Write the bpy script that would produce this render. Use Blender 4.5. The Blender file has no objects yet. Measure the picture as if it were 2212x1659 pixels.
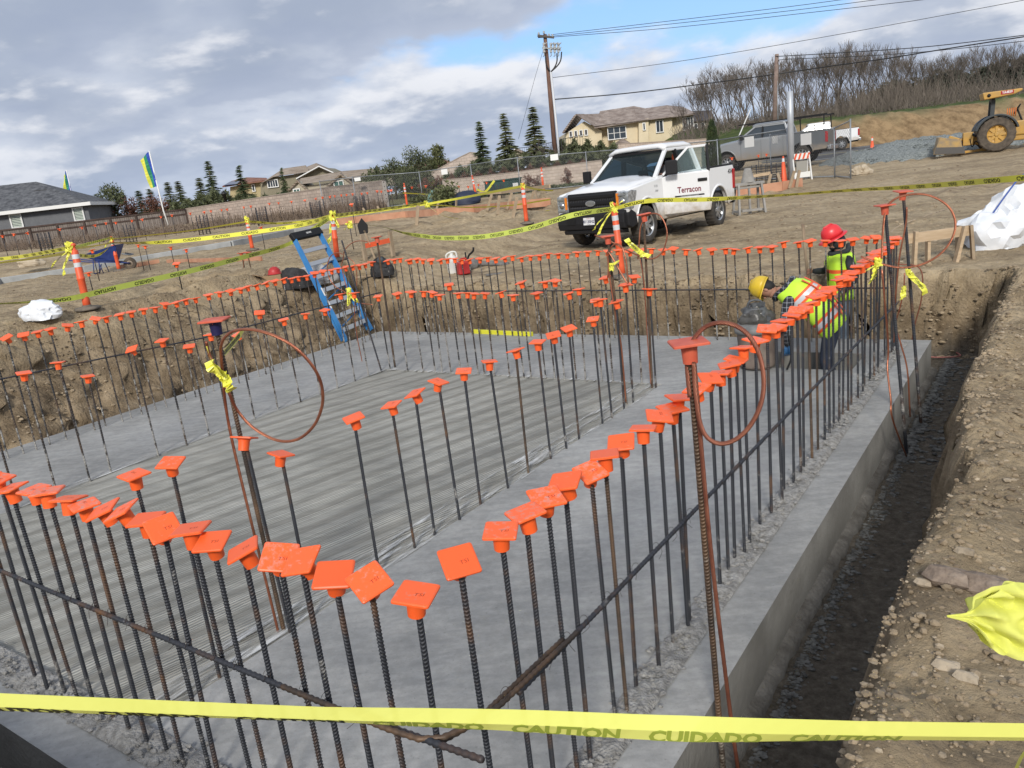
import bpy, bmesh, math, random
import numpy as np
from mathutils import Vector, Matrix, Quaternion
PI=math.pi; rnd=random.Random(7)
sc=bpy.context.scene; COL=sc.collection
# ---------------- camera ----------------
RM=[[0.82192807,-0.05003641,0.5673893],[0.55786941,0.27176729,-0.78417106],[-0.11496074,0.96106134,0.25128694]]
CAMH=2.5; FPX=1690.0
cd=bpy.data.cameras.new('camera'); cam=bpy.data.objects.new('camera',cd); COL.objects.link(cam)
M=Matrix([RM[0],RM[1],RM[2]]).to_4x4(); M.translation=(0,0,CAMH); cam.matrix_world=M
cd.sensor_width=36; cd.lens=FPX/2212*36; cd.clip_start=.05; cd.clip_end=6000
sc.camera=cam
# ---------------- sky and sun ----------------
SUN_EL=math.radians(31); SUN_AZ=(.45,-.89)   # sun stands behind the viewer, a little to the right
W=bpy.data.worlds.new("World"); sc.world=W; W.use_nodes=True
def build_world():
    nt=W.node_tree; n=nt.nodes; l=nt.links; n.clear()
    out=n.new('ShaderNodeOutputWorld'); bg=n.new('ShaderNodeBackground'); bg.inputs[1].default_value=.135
    sky=n.new('ShaderNodeTexSky'); sky.sky_type='NISHITA'; sky.sun_disc=False
    sky.sun_elevation=SUN_EL; sky.sun_rotation=math.atan2(SUN_AZ[0],SUN_AZ[1]); sky.air_density=1.2; sky.dust_density=1.2
    tc=n.new('ShaderNodeTexCoord'); sep=n.new('ShaderNodeSeparateXYZ'); l.new(tc.outputs['Generated'],sep.inputs[0])
    def mth(op,a,b=None,c=None):
        m=n.new('ShaderNodeMath'); m.operation=op
        for i,v in enumerate((a,b,c)):
            if v is None: continue
            if isinstance(v,(int,float)): m.inputs[i].default_value=v
            else: l.new(v,m.inputs[i])
        return m.outputs[0]
    zz=mth('ADD',mth('MAXIMUM',sep.outputs[2],0.0),.30)
    px=mth('DIVIDE',sep.outputs[0],zz); py=mth('DIVIDE',sep.outputs[1],zz)
    cmb=n.new('ShaderNodeCombineXYZ'); l.new(px,cmb.inputs[0]); l.new(py,cmb.inputs[1]); cmb.inputs[2].default_value=3.7
    def noise(scale,det,rough,dist=0,off=(0,0,0)):
        mp=n.new('ShaderNodeMapping'); l.new(cmb.outputs[0],mp.inputs[0]); mp.inputs['Location'].default_value=off
        t=n.new('ShaderNodeTexNoise'); l.new(mp.outputs[0],t.inputs['Vector'])
        t.inputs['Scale'].default_value=scale; t.inputs['Detail'].default_value=det; t.inputs['Roughness'].default_value=rough; t.inputs['Distortion'].default_value=dist
        return t.outputs[0]
    def ramp(v,pts):
        r=n.new('ShaderNodeValToRGB'); l.new(v,r.inputs[0]); e=r.color_ramp.elements
        while len(e)<len(pts): e.new(.5)
        for k,(p,c) in enumerate(pts): e[k].position=p; e[k].color=(c+(1,)) if isinstance(c,tuple) else (c,c,c,1)
        r.color_ramp.interpolation='EASE'
        return r.outputs[0]
    def mix(f,a,b):
        m=n.new('ShaderNodeMix'); m.data_type='RGBA'
        if isinstance(f,(int,float)): m.inputs[0].default_value=f
        else: l.new(f,m.inputs[0])
        for i,v in ((6,a),(7,b)):
            if isinstance(v,tuple): m.inputs[i].default_value=v+(1,)
            else: l.new(v,m.inputs[i])
        return m.outputs[2]
    S0=SKYOFF; d1=(.04,-.06)
    big=noise(1.38,9,.50,.1,(S0[0],S0[1],0)); big2=noise(1.38,9,.50,.1,(S0[0]+d1[0],S0[1]+d1[1],0))
    def blob(d,w):
        v=Vector(d).normalized(); dp=n.new('ShaderNodeVectorMath'); dp.operation='DOT_PRODUCT'
        nm=n.new('ShaderNodeVectorMath'); nm.operation='NORMALIZE'; l.new(tc.outputs['Generated'],nm.inputs[0])
        l.new(nm.outputs[0],dp.inputs[0]); dp.inputs[1].default_value=v
        mr=n.new('ShaderNodeMapRange'); l.new(dp.outputs['Value'],mr.inputs[0]); mr.inputs[1].default_value=math.cos(w); mr.inputs[2].default_value=1
        mr.interpolation_type='SMOOTHSTEP'
        return mr.outputs[0]
    cov=mth('ADD',big,.205)
    for d,w,a in BLUE: cov=mth('SUBTRACT',cov,mth('MULTIPLY',blob(d,w),a))
    mask=ramp(cov,[(.50,0.),(.60,1.)])
    rel=mth('ADD',mth('MULTIPLY',mth('SUBTRACT',big,big2),4.2),.5)           # relief: sunlit flank minus shaded flank
    thick=ramp(cov,[(.52,0.),(.80,1.)])
    body=mix(thick,(4.3,4.65,5.35),(2.45,2.85,3.65))
    fine=noise(3.3,9,.55,.2,(1,2,3))
    lit=mix(mth('MULTIPLY',ramp(rel,[(.47,0.),(.80,1.)]),.72),body,(6.0,6.05,6.25))
    lit=mix(mth('MULTIPLY',ramp(fine,[(.45,0.),(.75,1.)]),.22),lit,(5.3,5.45,5.8))
    lit=mix(mth('MULTIPLY',ramp(rel,[(.22,1.),(.52,0.)]),.6),lit,(2.3,2.7,3.6))
    skyc=mix(.65,sky.outputs[0],(1.5,3.4,7.0))
    fin=mix(mask,skyc,lit)
    hz=mth('SUBTRACT',1.0,mth('MULTIPLY',mth('MAXIMUM',sep.outputs[2],0.),9.0)); hz=mth('MULTIPLY',mth('MAXIMUM',hz,0.),.45)
    fin=mix(hz,fin,(2.6,3.2,4.3))
    l.new(fin,bg.inputs[0]); l.new(bg.outputs[0],out.inputs[0])
SKYOFF=(4.7,2.2)
def _d(x,y):
    c=(x-1106.,-(y-829.5),-FPX); return tuple(sum(RM[i][j]*c[j] for j in range(3)) for i in range(3))
BLUE=[(_d(1420,30),.15,.10),(_d(1620,10),.16,.09),(_d(2000,-80),.16,.12),(_d(1230,110),.08,.05),(_d(440,5),.07,.08),(_d(1000,130),.06,.06)]
build_world()
sd=bpy.data.lights.new('sun','SUN'); sd.energy=2.8; sd.angle=math.radians(10); sd.color=(1,.95,.87)
so=bpy.data.objects.new('sun',sd); COL.objects.link(so)
sdir=Vector((SUN_AZ[0]*math.cos(SUN_EL),SUN_AZ[1]*math.cos(SUN_EL),math.sin(SUN_EL)))
so.rotation_euler=sdir.to_track_quat('Z','Y').to_euler(); so.location=(0,-5,30)
vs=sc.view_settings; vs.view_transform='Standard'; vs.look='None'; vs.exposure=.24; vs.gamma=1
sc.render.engine='CYCLES'
# ---------------- pixel helpers: real positions from sight lines at a given distance ----------------
def ray(x,y):
    c=(x-1106.,-(y-829.5),-FPX); return Vector([sum(RM[i][j]*c[j] for j in range(3)) for i in range(3)])
def on_z(x,y,z): r=ray(x,y); return Vector((0,0,CAMH))+r*((z-CAMH)/r.z)
def on_x(x,y,X): r=ray(x,y); return Vector((0,0,CAMH))+r*(X/r.x)
def on_y(x,y,Y): r=ray(x,y); return Vector((0,0,CAMH))+r*(Y/r.y)
FH=Vector((-.5862,.8102,0)); RH=Vector((.8102,.5862,0)); VYAW=math.atan2(RH.y,RH.x)
def at(x,y,D):        # D = horizontal distance along the viewing direction
    r=ray(x,y); return Vector((0,0,CAMH))+r*(D/r.dot(FH))
# ---------------- materials ----------------
MATS={}
def mat(name,col,rough=.7,metal=0.,col2=None,scale=8.,bump=0.,bscale=40.,det=6,lo=.35,hi=.65,spec=None,trans=0.,emit=None,alpha=None,coat=0.,space='obj',ior=None,stretch=None,sss=0.):
    if name in MATS: return MATS[name]
    m=bpy.data.materials.new(name); m.use_nodes=True; nt=m.node_tree; n=nt.nodes; l=nt.links; b=n['Principled BSDF']
    b.inputs['Base Color'].default_value=tuple(col)+(1,); b.inputs['Roughness'].default_value=rough; b.inputs['Metallic'].default_value=metal
    if spec is not None: b.inputs['Specular IOR Level'].default_value=spec
    if trans: b.inputs['Transmission Weight'].default_value=trans
    if ior: b.inputs['IOR'].default_value=ior
    if coat: b.inputs['Coat Weight'].default_value=coat; b.inputs['Coat Roughness'].default_value=.08
    if alpha is not None: b.inputs['Alpha'].default_value=alpha
    if emit: b.inputs['Emission Color'].default_value=tuple(emit[:3])+(1,); b.inputs['Emission Strength'].default_value=emit[3]
    v=None
    if col2 is not None or bump:
        if space=='world': g=n.new('ShaderNodeNewGeometry'); v=g.outputs['Position']
        else: g=n.new('ShaderNodeTexCoord'); v=g.outputs['Object']
        if stretch: mp=n.new('ShaderNodeMapping'); l.new(v,mp.inputs[0]); mp.inputs['Scale'].default_value=stretch; v=mp.outputs[0]
    if col2 is not None:
        t=n.new('ShaderNodeTexNoise'); l.new(v,t.inputs['Vector']); t.inputs['Scale'].default_value=scale; t.inputs['Detail'].default_value=det; t.inputs['Roughness'].default_value=.6
        r=n.new('ShaderNodeValToRGB'); l.new(t.outputs[0],r.inputs[0]); r.color_ramp.elements[0].position=lo; r.color_ramp.elements[1].position=hi
        r.color_ramp.elements[0].color=tuple(col)+(1,); r.color_ramp.elements[1].color=tuple(col2)+(1,)
        l.new(r.outputs[0],b.inputs['Base Color'])
    if bump:
        t=n.new('ShaderNodeTexNoise'); l.new(v,t.inputs['Vector']); t.inputs['Scale'].default_value=bscale; t.inputs['Detail'].default_value=5
        bp=n.new('ShaderNodeBump'); bp.inputs['Strength'].default_value=min(1,bump); bp.inputs['Distance'].default_value=.02; l.new(t.outputs[0],bp.inputs['Height']); l.new(bp.outputs[0],b.inputs['Normal'])
    MATS[name]=m; return m
# ---------------- mesh builder ----------------
class MB:
    def __init__(s): s.v=[]; s.f=[]; s.m=[]; s.k=0; s.sm=[]
    def add(s,vs,fs,k=None,smooth=False):
        o=len(s.v); s.v+= [tuple(p) for p in vs]
        for f in fs: s.f.append([i+o for i in f]); s.m.append(s.k if k is None else k); s.sm.append(smooth)
        return s
    def box(s,c,d,rz=0,R=None,k=None,taper=1.):
        hx,hy,hz=d[0]/2,d[1]/2,d[2]/2; Q=R if R is not None else Matrix.Rotation(rz,3,'Z'); c=Vector(c); vs=[]
        for z in (-hz,hz):
            t=taper if z>0 else 1
            for x,y in ((-hx,-hy),(hx,-hy),(hx,hy),(-hx,hy)): vs.append(c+Q@Vector((x*t,y*t,z)))
        return s.add(vs,[(0,3,2,1),(4,5,6,7),(0,1,5,4),(1,2,6,5),(2,3,7,6),(3,0,4,7)],k)
    def beam(s,a,b,w,h,up=(0,0,1),k=None):
        a=Vector(a);b=Vector(b);d=(b-a);L=d.length; x=d/L; z=Vector(up); 
        if abs(x.dot(z))>.98: z=Vector((0,1,0))
        y=z.cross(x).normalized(); z=x.cross(y)
        return s.box((a+b)/2,(L,w,h),R=Matrix((x,y,z)).transposed(),k=k)
    def tube(s,pts,r,n=8,cap=True,k=None,smooth=True,closed=False):
        pts=[Vector(p) for p in pts]; N=len(pts); rs=r if isinstance(r,(list,tuple)) else [r]*N; vs=[]; prev=None
        for i in range(N):
            if closed: t=(pts[(i+1)%N]-pts[i-1])
            else: t=pts[min(i+1,N-1)]-pts[max(i-1,0)]
            if t.length<1e-9: t=Vector((0,0,1))
            t.normalize()
            if prev is None:
                u=Vector((0,0,1)) if abs(t.z)<.9 else Vector((1,0,0)); u=(u-t*u.dot(t)).normalized()
            else:
                u=prev-t*prev.dot(t); u=u.normalized() if u.length>1e-6 else t.orthogonal().normalized()
            prev=u; w=t.cross(u)
            for j in range(n):
                a=2*PI*j/n; vs.append(pts[i]+(u*math.cos(a)+w*math.sin(a))*rs[i])
        fs=[]
        for i in range(N if closed else N-1):
            a=i*n; b=((i+1)%N)*n
            for j in range(n): fs.append((a+j,a+(j+1)%n,b+(j+1)%n,b+j))
        if cap and not closed: fs.append(tuple(range(n-1,-1,-1))); fs.append(tuple((N-1)*n+j for j in range(n)))
        return s.add(vs,fs,k,smooth)
    def lathe(s,prof,c=(0,0,0),n=20,R=None,k=None,smooth=True,cap=True,sx=1,sy=1):
        Q=R if R is not None else Matrix.Identity(3); c=Vector(c); vs=[]
        for r,z in prof:
            for j in range(n): a=2*PI*j/n; vs.append(c+Q@Vector((r*math.cos(a)*sx,r*math.sin(a)*sy,z)))
        fs=[]
        for i in range(len(prof)-1):
            for j in range(n): fs.append((i*n+j,i*n+(j+1)%n,(i+1)*n+(j+1)%n,(i+1)*n+j))
        if cap: fs.append(tuple(range(n-1,-1,-1))); fs.append(tuple((len(prof)-1)*n+j for j in range(n)))
        return s.add(vs,fs,k,smooth)
    def prism(s,poly,a,b,axis='y',k=None):   # poly in the plane across the axis, from a to b
        def P(u,v,w): return {'y':(u,w,v),'x':(w,u,v),'z':(u,v,w)}[axis]
        n=len(poly); vs=[P(u,v,a) for u,v in poly]+[P(u,v,b) for u,v in poly]
        fs=[tuple(range(n)),tuple(range(2*n-1,n-1,-1))]+[(i,i+n,(i+1)%n+n,(i+1)%n) for i in range(n)]
        return s.add(vs,fs,k)
    def ball(s,c,r,n=12,m=8,k=None,R=None,jit=0,rg=None):
        rx,ry,rz=(r,r,r) if isinstance(r,(int,float)) else r; c=Vector(c); Q=R or Matrix.Identity(3); vs=[];
        for i in range(m+1):
            th=PI*i/m
            for j in range(n):
                a=2*PI*j/n; q=1+(jit*(rg.random()-.5) if jit else 0)
                vs.append(c+Q@Vector((rx*math.sin(th)*math.cos(a)*q,ry*math.sin(th)*math.sin(a)*q,rz*math.cos(th)*q)))
        fs=[(i*n+j,(i+1)*n+j,(i+1)*n+(j+1)%n,i*n+(j+1)%n) for i in range(m) for j in range(n)]
        return s.add(vs,fs,k,True)
    def rock(s,c,r,rg,k=None,flat=.7):
        # subdivided-octahedron-like lump
        Q=Quaternion((rg.random()-.5,rg.random()-.5,rg.random()-.5,rg.random()-.5)).normalized().to_matrix()
        sx,sy,sz=r*(.75+.5*rg.random()),r*(.6+.4*rg.random()),r*flat*(.6+.4*rg.random())
        vs=[]
        for d in ROCKV: q=.86+.28*rg.random(); p=Q@Vector(d)*q; vs.append((c[0]+p.x*sx,c[1]+p.y*sy,c[2]+p.z*sz))
        return s.add(vs,ROCKF,k,False)
    def build(s,name,mats,parent=None,loc=None,rz=None,bevel=0,segs=2,smooth_angle=None):
        me=bpy.data.meshes.new(name); me.from_pydata(s.v,[],s.f); me.update()
        if not isinstance(mats,(list,tuple)): mats=[mats]
        for m in mats: me.materials.append(m)
        me.polygons.foreach_set('material_index',s.m); me.polygons.foreach_set('use_smooth',s.sm); 
        bm=bmesh.new(); bm.from_mesh(me); bmesh.ops.recalc_face_normals(bm,faces=bm.faces); bm.to_mesh(me); bm.free()
        if smooth_angle:
            me.polygons.foreach_set('use_smooth',[True]*len(me.polygons)); me.set_sharp_from_angle(angle=math.radians(smooth_angle))
        me.update()
        o=bpy.data.objects.new(name,me); COL.objects.link(o)
        if parent: o.parent=parent
        if loc is not None: o.location=loc
        if rz is not None: o.rotation_euler=(0,0,rz)
        if bevel:
            b=o.modifiers.new('bevel','BEVEL'); b.width=bevel; b.segments=segs; b.limit_method='ANGLE'; b.angle_limit=math.radians(35); b.harden_normals=False
        return o
_bm=bmesh.new(); bmesh.ops.create_icosphere(_bm,subdivisions=1,radius=1); _bm.verts.ensure_lookup_table()
ROCKV=[tuple(v.co) for v in _bm.verts]; ROCKF=[tuple(v.index for v in f.verts) for f in _bm.faces]; _bm.free()
def tag(o,label=None,cat=None,group=None,kind=None):
    if label: o['label']=label
    if cat: o['category']=cat
    if group: o['group']=group
    if kind: o['kind']=kind
    return o
def thing(name,label,cat,loc=(0,0,0),rz=0,group=None):
    o=bpy.data.objects.new(name,None); COL.objects.link(o); o.location=loc; o.rotation_euler=(0,0,rz); o.empty_display_size=.1
    return tag(o,label,cat,group)
def kids(o): return [c for c in list(bpy.data.objects) if c.parent==o]
def dup(root,loc=None,rz=None,label=None,group=None,scale=None,KID={}):
    if root.name not in KID: KID[root.name]=[(c,kids(c)) for c in kids(root)]
    r=root.copy(); COL.objects.link(r)
    if loc is not None: r.location=loc
    if rz is not None: r.rotation_euler=(0,0,rz)
    if scale is not None: r.scale=scale if not isinstance(scale,(int,float)) else (scale,)*3
    if label: r['label']=label
    if group: r['group']=group
    for c,gs in KID[root.name]:
        d=c.copy(); COL.objects.link(d); d.parent=r
        for g in gs: e=g.copy(); COL.objects.link(e); e.parent=d
    return r
def smooth(pts,n=6,closed=False):
    P=[Vector(p) for p in pts]; N=len(P); out=[]
    for i in range(N if closed else N-1):
        p0=P[i-1] if (i>0 or closed) else P[0]*2-P[1]; p1=P[i]; p2=P[(i+1)%N]; p3=P[(i+2)%N] if (i+2<N or closed) else p2*2-p1
        for k in range(n):
            t=k/n; out.append(.5*((2*p1)+(p2-p0)*t+(2*p0-5*p1+4*p2-p3)*t*t+(3*p1-p0-3*p2+p3)*t*t*t))
    if not closed: out.append(P[-1])
    return out
ORD=['first','second','third','fourth','fifth','sixth','seventh','eighth','ninth','tenth','eleventh','twelfth','thirteenth','fourteenth','fifteenth','sixteenth','seventeenth','eighteenth','nineteenth']
TENS={2:'twent',3:'thirt',4:'fort',5:'fift',6:'sixt'}
def ordinal(n):
    if n<=19: return ORD[n-1]
    t,u=divmod(n,10); return TENS[t]+('ieth' if u==0 else 'y-'+ORD[u-1])
_txt={}
def text_geo(s,size=1.,bold=0.,shear=0.):
    key=(s,size,bold,shear)
    if key in _txt: return _txt[key]
    cu=bpy.data.curves.new('t','FONT'); cu.body=s; cu.size=size; cu.offset=bold; cu.shear=shear; cu.align_x='CENTER'; cu.align_y='CENTER'; cu.resolution_u=2
    o=bpy.data.objects.new('t',cu); me=o.to_mesh(); r=([tuple(v.co) for v in me.vertices],[tuple(p.vertices) for p in me.polygons]); o.to_mesh_clear()
    bpy.data.objects.remove(o); bpy.data.curves.remove(cu); _txt[key]=r; return r
def put_text(mb,s,size,c,xdir,ydir,k=None,bold=0.,shear=0.,stretch=1.):
    vs,fs=text_geo(s,size,bold,shear); c=Vector(c); X=Vector(xdir).normalized(); Y=Vector(ydir).normalized()
    mb.add([c+X*v[0]*stretch+Y*v[1] for v in vs],fs,k)
# ---------------- numpy noise ----------------
def _h(i,j,k,s):
    n=(i*374761393+j*668265263+k*2147483647+s*974711)&0xffffffff; n=((n^(n>>13))*1274126177)&0xffffffff; return ((n^(n>>16))&0xffff)/65535.
def vn(x,y,z=0.,s=0):
    x=np.asarray(x,float);y=np.asarray(y,float);z=np.zeros_like(x)+z
    i=np.floor(x).astype(np.int64);j=np.floor(y).astype(np.int64);k=np.floor(z).astype(np.int64)
    u=x-i;v=y-j;w=z-k;u=u*u*(3-2*u);v=v*v*(3-2*v);w=w*w*(3-2*w); r=0
    for a in (0,1):
        for b in (0,1):
            for c in (0,1): r=r+_h(i+a,j+b,k+c,s)*(u if a else 1-u)*(v if b else 1-v)*(w if c else 1-w)
    return r*2-1
def fbm(x,y,z=0.,o=4,s=0,g=.5):
    r=0;a=1.;f=1.
    for q in range(o): r=r+a*vn(x*f+q*3.1,y*f-q*1.7,z*f if not np.isscalar(z) else z,s+q); a*=g; f*=2.03
    return r
def sstep(a,b,x): t=np.clip((x-a)/(b-a),0,1); return t*t*(3-2*t)
def grade(x,y):
    D=np.hypot(x,y); side=x*RH.x+y*RH.y
    z=.68+.20*sstep(12.0,18,y)+.30*sstep(22,32,D)+.40*sstep(30,46,D)+.75*sstep(50,66,D)*sstep(-30,-5,side)+.30*sstep(48,60,D)*(1-sstep(-30,-5,side))
    z=z+.56*sstep(-10.6,-12.6,x)*(1-.8*sstep(22,30,D))
    return z
ROADN=Vector((-.5862,.8102,0)) # across-road direction is the viewing direction
def road_c(side): return 50.5+.00*side
def zf(x,y):
    z=grade(x,y); D=np.hypot(x,y); side=x*RH.x+y*RH.y; dep=x*FH.x+y*FH.y
    # embankment beyond the road on the right
    on=sstep(15,23,side); z=z*(1-on*sstep(42,46,dep))+on*sstep(42,46,dep)*(1.42+.03*(np.minimum(dep,60)-46))
    z=z+on*sstep(57.5,60.5,dep)*(2.2+.5*fbm(x*.4,y*.4,0,3,4)*.3)+on*sstep(60,90,dep)*1.4
    # near relief
    rough=.035*fbm(x*1.3,y*1.3,0,5,1)+.018*fbm(x*7,y*7,0,3,9)
    z=z+rough
    # tyre ruts and churned soil
    z=z+.03*np.sin(x*9+2*fbm(x*.3,y*.15,0,2,6))*sstep(.1,.5,fbm(x*.25+5,y*.12,0,2,7))
    for (cx,cy,rx,ry,a,dpt,rim) in PITS:
        c,s_=math.cos(a),math.sin(a); u=((x-cx)*c+(y-cy)*s_)/rx; v=(-(x-cx)*s_+(y-cy)*c)/ry
        r=np.sqrt(u*u+v*v)+.28*fbm(x*.9,y*.9,0,3,12)
        z=z-dpt*(1-sstep(.72,.95,r))+rim*np.exp(-((r-1.25)/.28)**2)*(1+.6*fbm(x*3,y*3,0,3,3))
    # excavation
    e=.10*fbm(x*1.1,y*1.1,0,4,21)+.03*fbm(x*6,y*6,0,3,22)
    dr=(x+.60)+e*.7; dl=(-11.0-x)+e*2; db=(y-11.42)+e*1.4; df=(.72-y)+e
    def prof(d,w): return sstep(0,w,d)
    out=np.maximum.reduce([dr/.16,dl/1.9,db/.22,df/.2])
    t=np.clip(out,0,1); t=t**.8
    fl=-.42+.018*fbm(x*5,y*5,0,3,31)
    inside=1-t
    z2=fl+(z-fl)*t
    # bank shoulder on the right: crumbly spoil
    sp=np.exp(-((x+.30)/.22)**2)*(y<11.5)*(y>-2)
    z2=z2+t*sp*(.05+.09*fbm(x*3,y*3,0,4,41)); 
    z2=np.where((x<-1.5)&(x>-10.4)&(y>1.5)&(y<10.4),-1.1,z2)
    return z2
PITS=[(-14.1,9.2,1.0,.75,.5,.6,.10),(-14.8,18.9,1.7,.9,.55,.8,.14),(-15.9,24.5,1.3,.8,.6,.5,.28),(-13.0,24.8,1.6,.9,.5,.5,.30),(-17.2,26.5,2.6,1.2,.6,.5,.2),(-9.0,11.95,.01,.01,0,0,0)]
def axis_pts(a,b,step,lo,hi,g):
    p=list(np.arange(a,b,step)); s=step; x=a
    L=[]
    while x>lo: s=min(s*g,40); x-=s; L.append(x)
    s=step; x=p[-1]; H=[]
    while x<hi: s=min(s*g,40); x+=s; H.append(x)
    return np.array(L[::-1]+p+H)
def ground():
    X=axis_pts(-13.6,3.0,.062,-900,900,1.028); Y=axis_pts(-.6,13.2,.062,-900,1100,1.028)
    gx,gy=np.meshgrid(X,Y,indexing='ij'); z=zf(gx,gy)
    gz=grade(gx,gy); wall=np.clip((gz-z-.06)/.2,0,1)*np.clip((z+.38)/.12,0,1)*((gx>-13)&(gx<0)&(gy>0)&(gy<13))
    ox=wall*(.10*fbm(gy*4,z*5,gx*0,3,51)+.035*vn(gy*17,z*15,0,52)); oy=wall*(.12*fbm(gx*4,z*5,gx*0,3,53)+.04*vn(gx*17,z*15,0,54))
    far=np.hypot(gx,gy)
    vx=gx+ox; vy=gy+oy; nx,ny=gx.shape
    co=np.stack([vx,vy,z],-1).reshape(-1,3)
    idx=np.arange(nx*ny).reshape(nx,ny); f=np.stack([idx[:-1,:-1],idx[1:,:-1],idx[1:,1:],idx[:-1,1:]],-1).reshape(-1,4)
    me=bpy.data.meshes.new('ground'); me.vertices.add(len(co)); me.vertices.foreach_set('co',co.ravel()); me.loops.add(f.size); me.loops.foreach_set('vertex_index',f.ravel())
    me.polygons.add(len(f)); me.polygons.foreach_set('loop_start',np.arange(0,f.size,4)); me.polygons.foreach_set('loop_total',np.full(len(f),4)); me.update(); me.validate()
    me.polygons.foreach_set('use_smooth',[True]*len(f))
    below_grade=np.clip((gz-z-.12)/.5,0,1); dg=np.clip((-.22-z)/.12,0,1)*((gx>-13)&(gx<1)&(gy>0)&(gy<13)); 
    side=gx*RH.x+gy*RH.y; dep=gx*FH.x+gy*FH.y
    grass=sstep(60.0,61.5,dep+.6*fbm(gx*.5,gy*.5,0,3,8))*sstep(15,20,side)
    lush=sstep(0,1,(dep-44)/6)*(1-sstep(8,12,side))*sstep(-12,-6,side)
    cut=sstep(56,57.5,dep)*(1-grass)*sstep(15,20,side)
    for nm,a in (('below_grade',below_grade),('gravelly',dg),('grassy',np.clip(grass+.7*lush,0,1)),('cutbank',cut)):
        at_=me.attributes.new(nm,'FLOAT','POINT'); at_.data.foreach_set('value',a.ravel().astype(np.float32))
    m=bpy.data.materials.new('soil'); m.use_nodes=True; nt=m.node_tree; n=nt.nodes; l=nt.links; b=n['Principled BSDF']; b.inputs['Roughness'].default_value=.93; b.inputs['Specular IOR Level'].default_value=.2
    geo=n.new('ShaderNodeNewGeometry'); P=geo.outputs['Position']
    def nz(sc_,det=6,r=.6,v=P): t=n.new('ShaderNodeTexNoise'); l.new(v,t.inputs['Vector']); t.inputs['Scale'].default_value=sc_; t.inputs['Detail'].default_value=det; t.inputs['Roughness'].default_value=r; return t.outputs[0]
    def rp(v,pts):
        r=n.new('ShaderNodeValToRGB'); l.new(v,r.inputs[0]); e=r.color_ramp.elements
        while len(e)<len(pts): e.new(.5)
        for k,(p,c) in enumerate(pts): e[k].position=p; e[k].color=(c+(1,)) if isinstance(c,tuple) else (c,c,c,1)
        return r.outputs[0]
    def mx(f,a,bb,mode='MIX'):
        q=n.new('ShaderNodeMix'); q.data_type='RGBA'; q.blend_type=mode
        if isinstance(f,(int,float)): q.inputs[0].default_value=f
        else: l.new(f,q.inputs[0])
        for i,v in ((6,a),(7,bb)):
            if isinstance(v,tuple): q.inputs[i].default_value=v+(1,)
            else: l.new(v,q.inputs[i])
        return q.outputs[2]
    def attr(nm): a=n.new('ShaderNodeAttribute'); a.attribute_name=nm; return a.outputs['Fac']
    base=rp(nz(.55,8,.65),[(.34,(.25,.188,.112)),(.5,(.39,.305,.190)),(.66,(.53,.425,.28))])
    base=mx(.45,base,rp(nz(6.5,8,.7),[(.36,(.18,.135,.085)),(.62,(.53,.42,.28))]))
    # crusted clods and small stones
    vo=n.new('ShaderNodeTexVoronoi'); l.new(P,vo.inputs['Vector']); vo.inputs['Scale'].default_value=26
    vo2=n.new('ShaderNodeTexVoronoi'); l.new(P,vo2.inputs['Vector']); vo2.inputs['Scale'].default_value=9
    base=mx(rp(vo.outputs['Distance'],[(.10,.55),(.26,0.)]),base,mx(vo.outputs['Color'],(.20,.165,.125),(.48,.42,.34)))
    # long dark wheel marks
    mp=n.new('ShaderNodeMapping'); l.new(P,mp.inputs[0]); mp.vector_type='TEXTURE'; mp.inputs['Rotation'].default_value=(0,0,math.radians(20)); mp.inputs['Scale'].default_value=(4.5,.6,1)
    base=mx(mx(1.0,rp(nz(1.3,6,.6,mp.outputs[0]),[(.48,0.),(.64,.55)]),(1,1,1),'MULTIPLY'),base,(.17,.128,.085))
    deepc=rp(nz(2.3,8,.65),[(.34,(.12,.088,.055)),(.50,(.225,.170,.108)),(.66,(.36,.28,.185))])
    base=mx(attr('below_grade'),base,deepc)  # soil colour turns darker with depth below the grade
    grv=rp(nz(14,8,.75),[(.38,(.10,.085,.066)),(.55,(.17,.146,.113)),(.7,(.26,.225,.18))])
    base=mx(attr('gravelly'),base,grv)
    cutc=rp(nz(1.4,8,.7),[(.35,(.16,.105,.055)),(.6,(.33,.23,.125))]); base=mx(attr('cutbank'),base,cutc)
    grs=rp(nz(1.2,8,.7),[(.35,(.035,.055,.015)),(.6,(.09,.115,.035))]); base=mx(attr('grassy'),base,grs)
    l.new(base,b.inputs['Base Color'])
    mm=n.new('ShaderNodeMath'); mm.operation='ADD'; l.new(nz(9,9,.72),mm.inputs[0])
    m2=n.new('ShaderNodeMath'); m2.operation='MULTIPLY_ADD'; l.new(vo2.outputs['Distance'],m2.inputs[0]); m2.inputs[1].default_value=-.18; l.new(mm.outputs[0],m2.inputs[2])
    m3=n.new('ShaderNodeMath'); m3.operation='MULTIPLY_ADD'; l.new(vo.outputs['Distance'],m3.inputs[0]); m3.inputs[1].default_value=-.22; l.new(m2.outputs[0],m3.inputs[2])
    bp=n.new('ShaderNodeBump'); bp.inputs['Strength'].default_value=.9; bp.inputs['Distance'].default_value=.075; l.new(m3.outputs[0],bp.inputs['Height']); l.new(bp.outputs[0],b.inputs['Normal'])
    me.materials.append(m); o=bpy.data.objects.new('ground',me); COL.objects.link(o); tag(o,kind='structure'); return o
ground()
_gx=np.arange(-150,150.01,.5); _T=None
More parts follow.
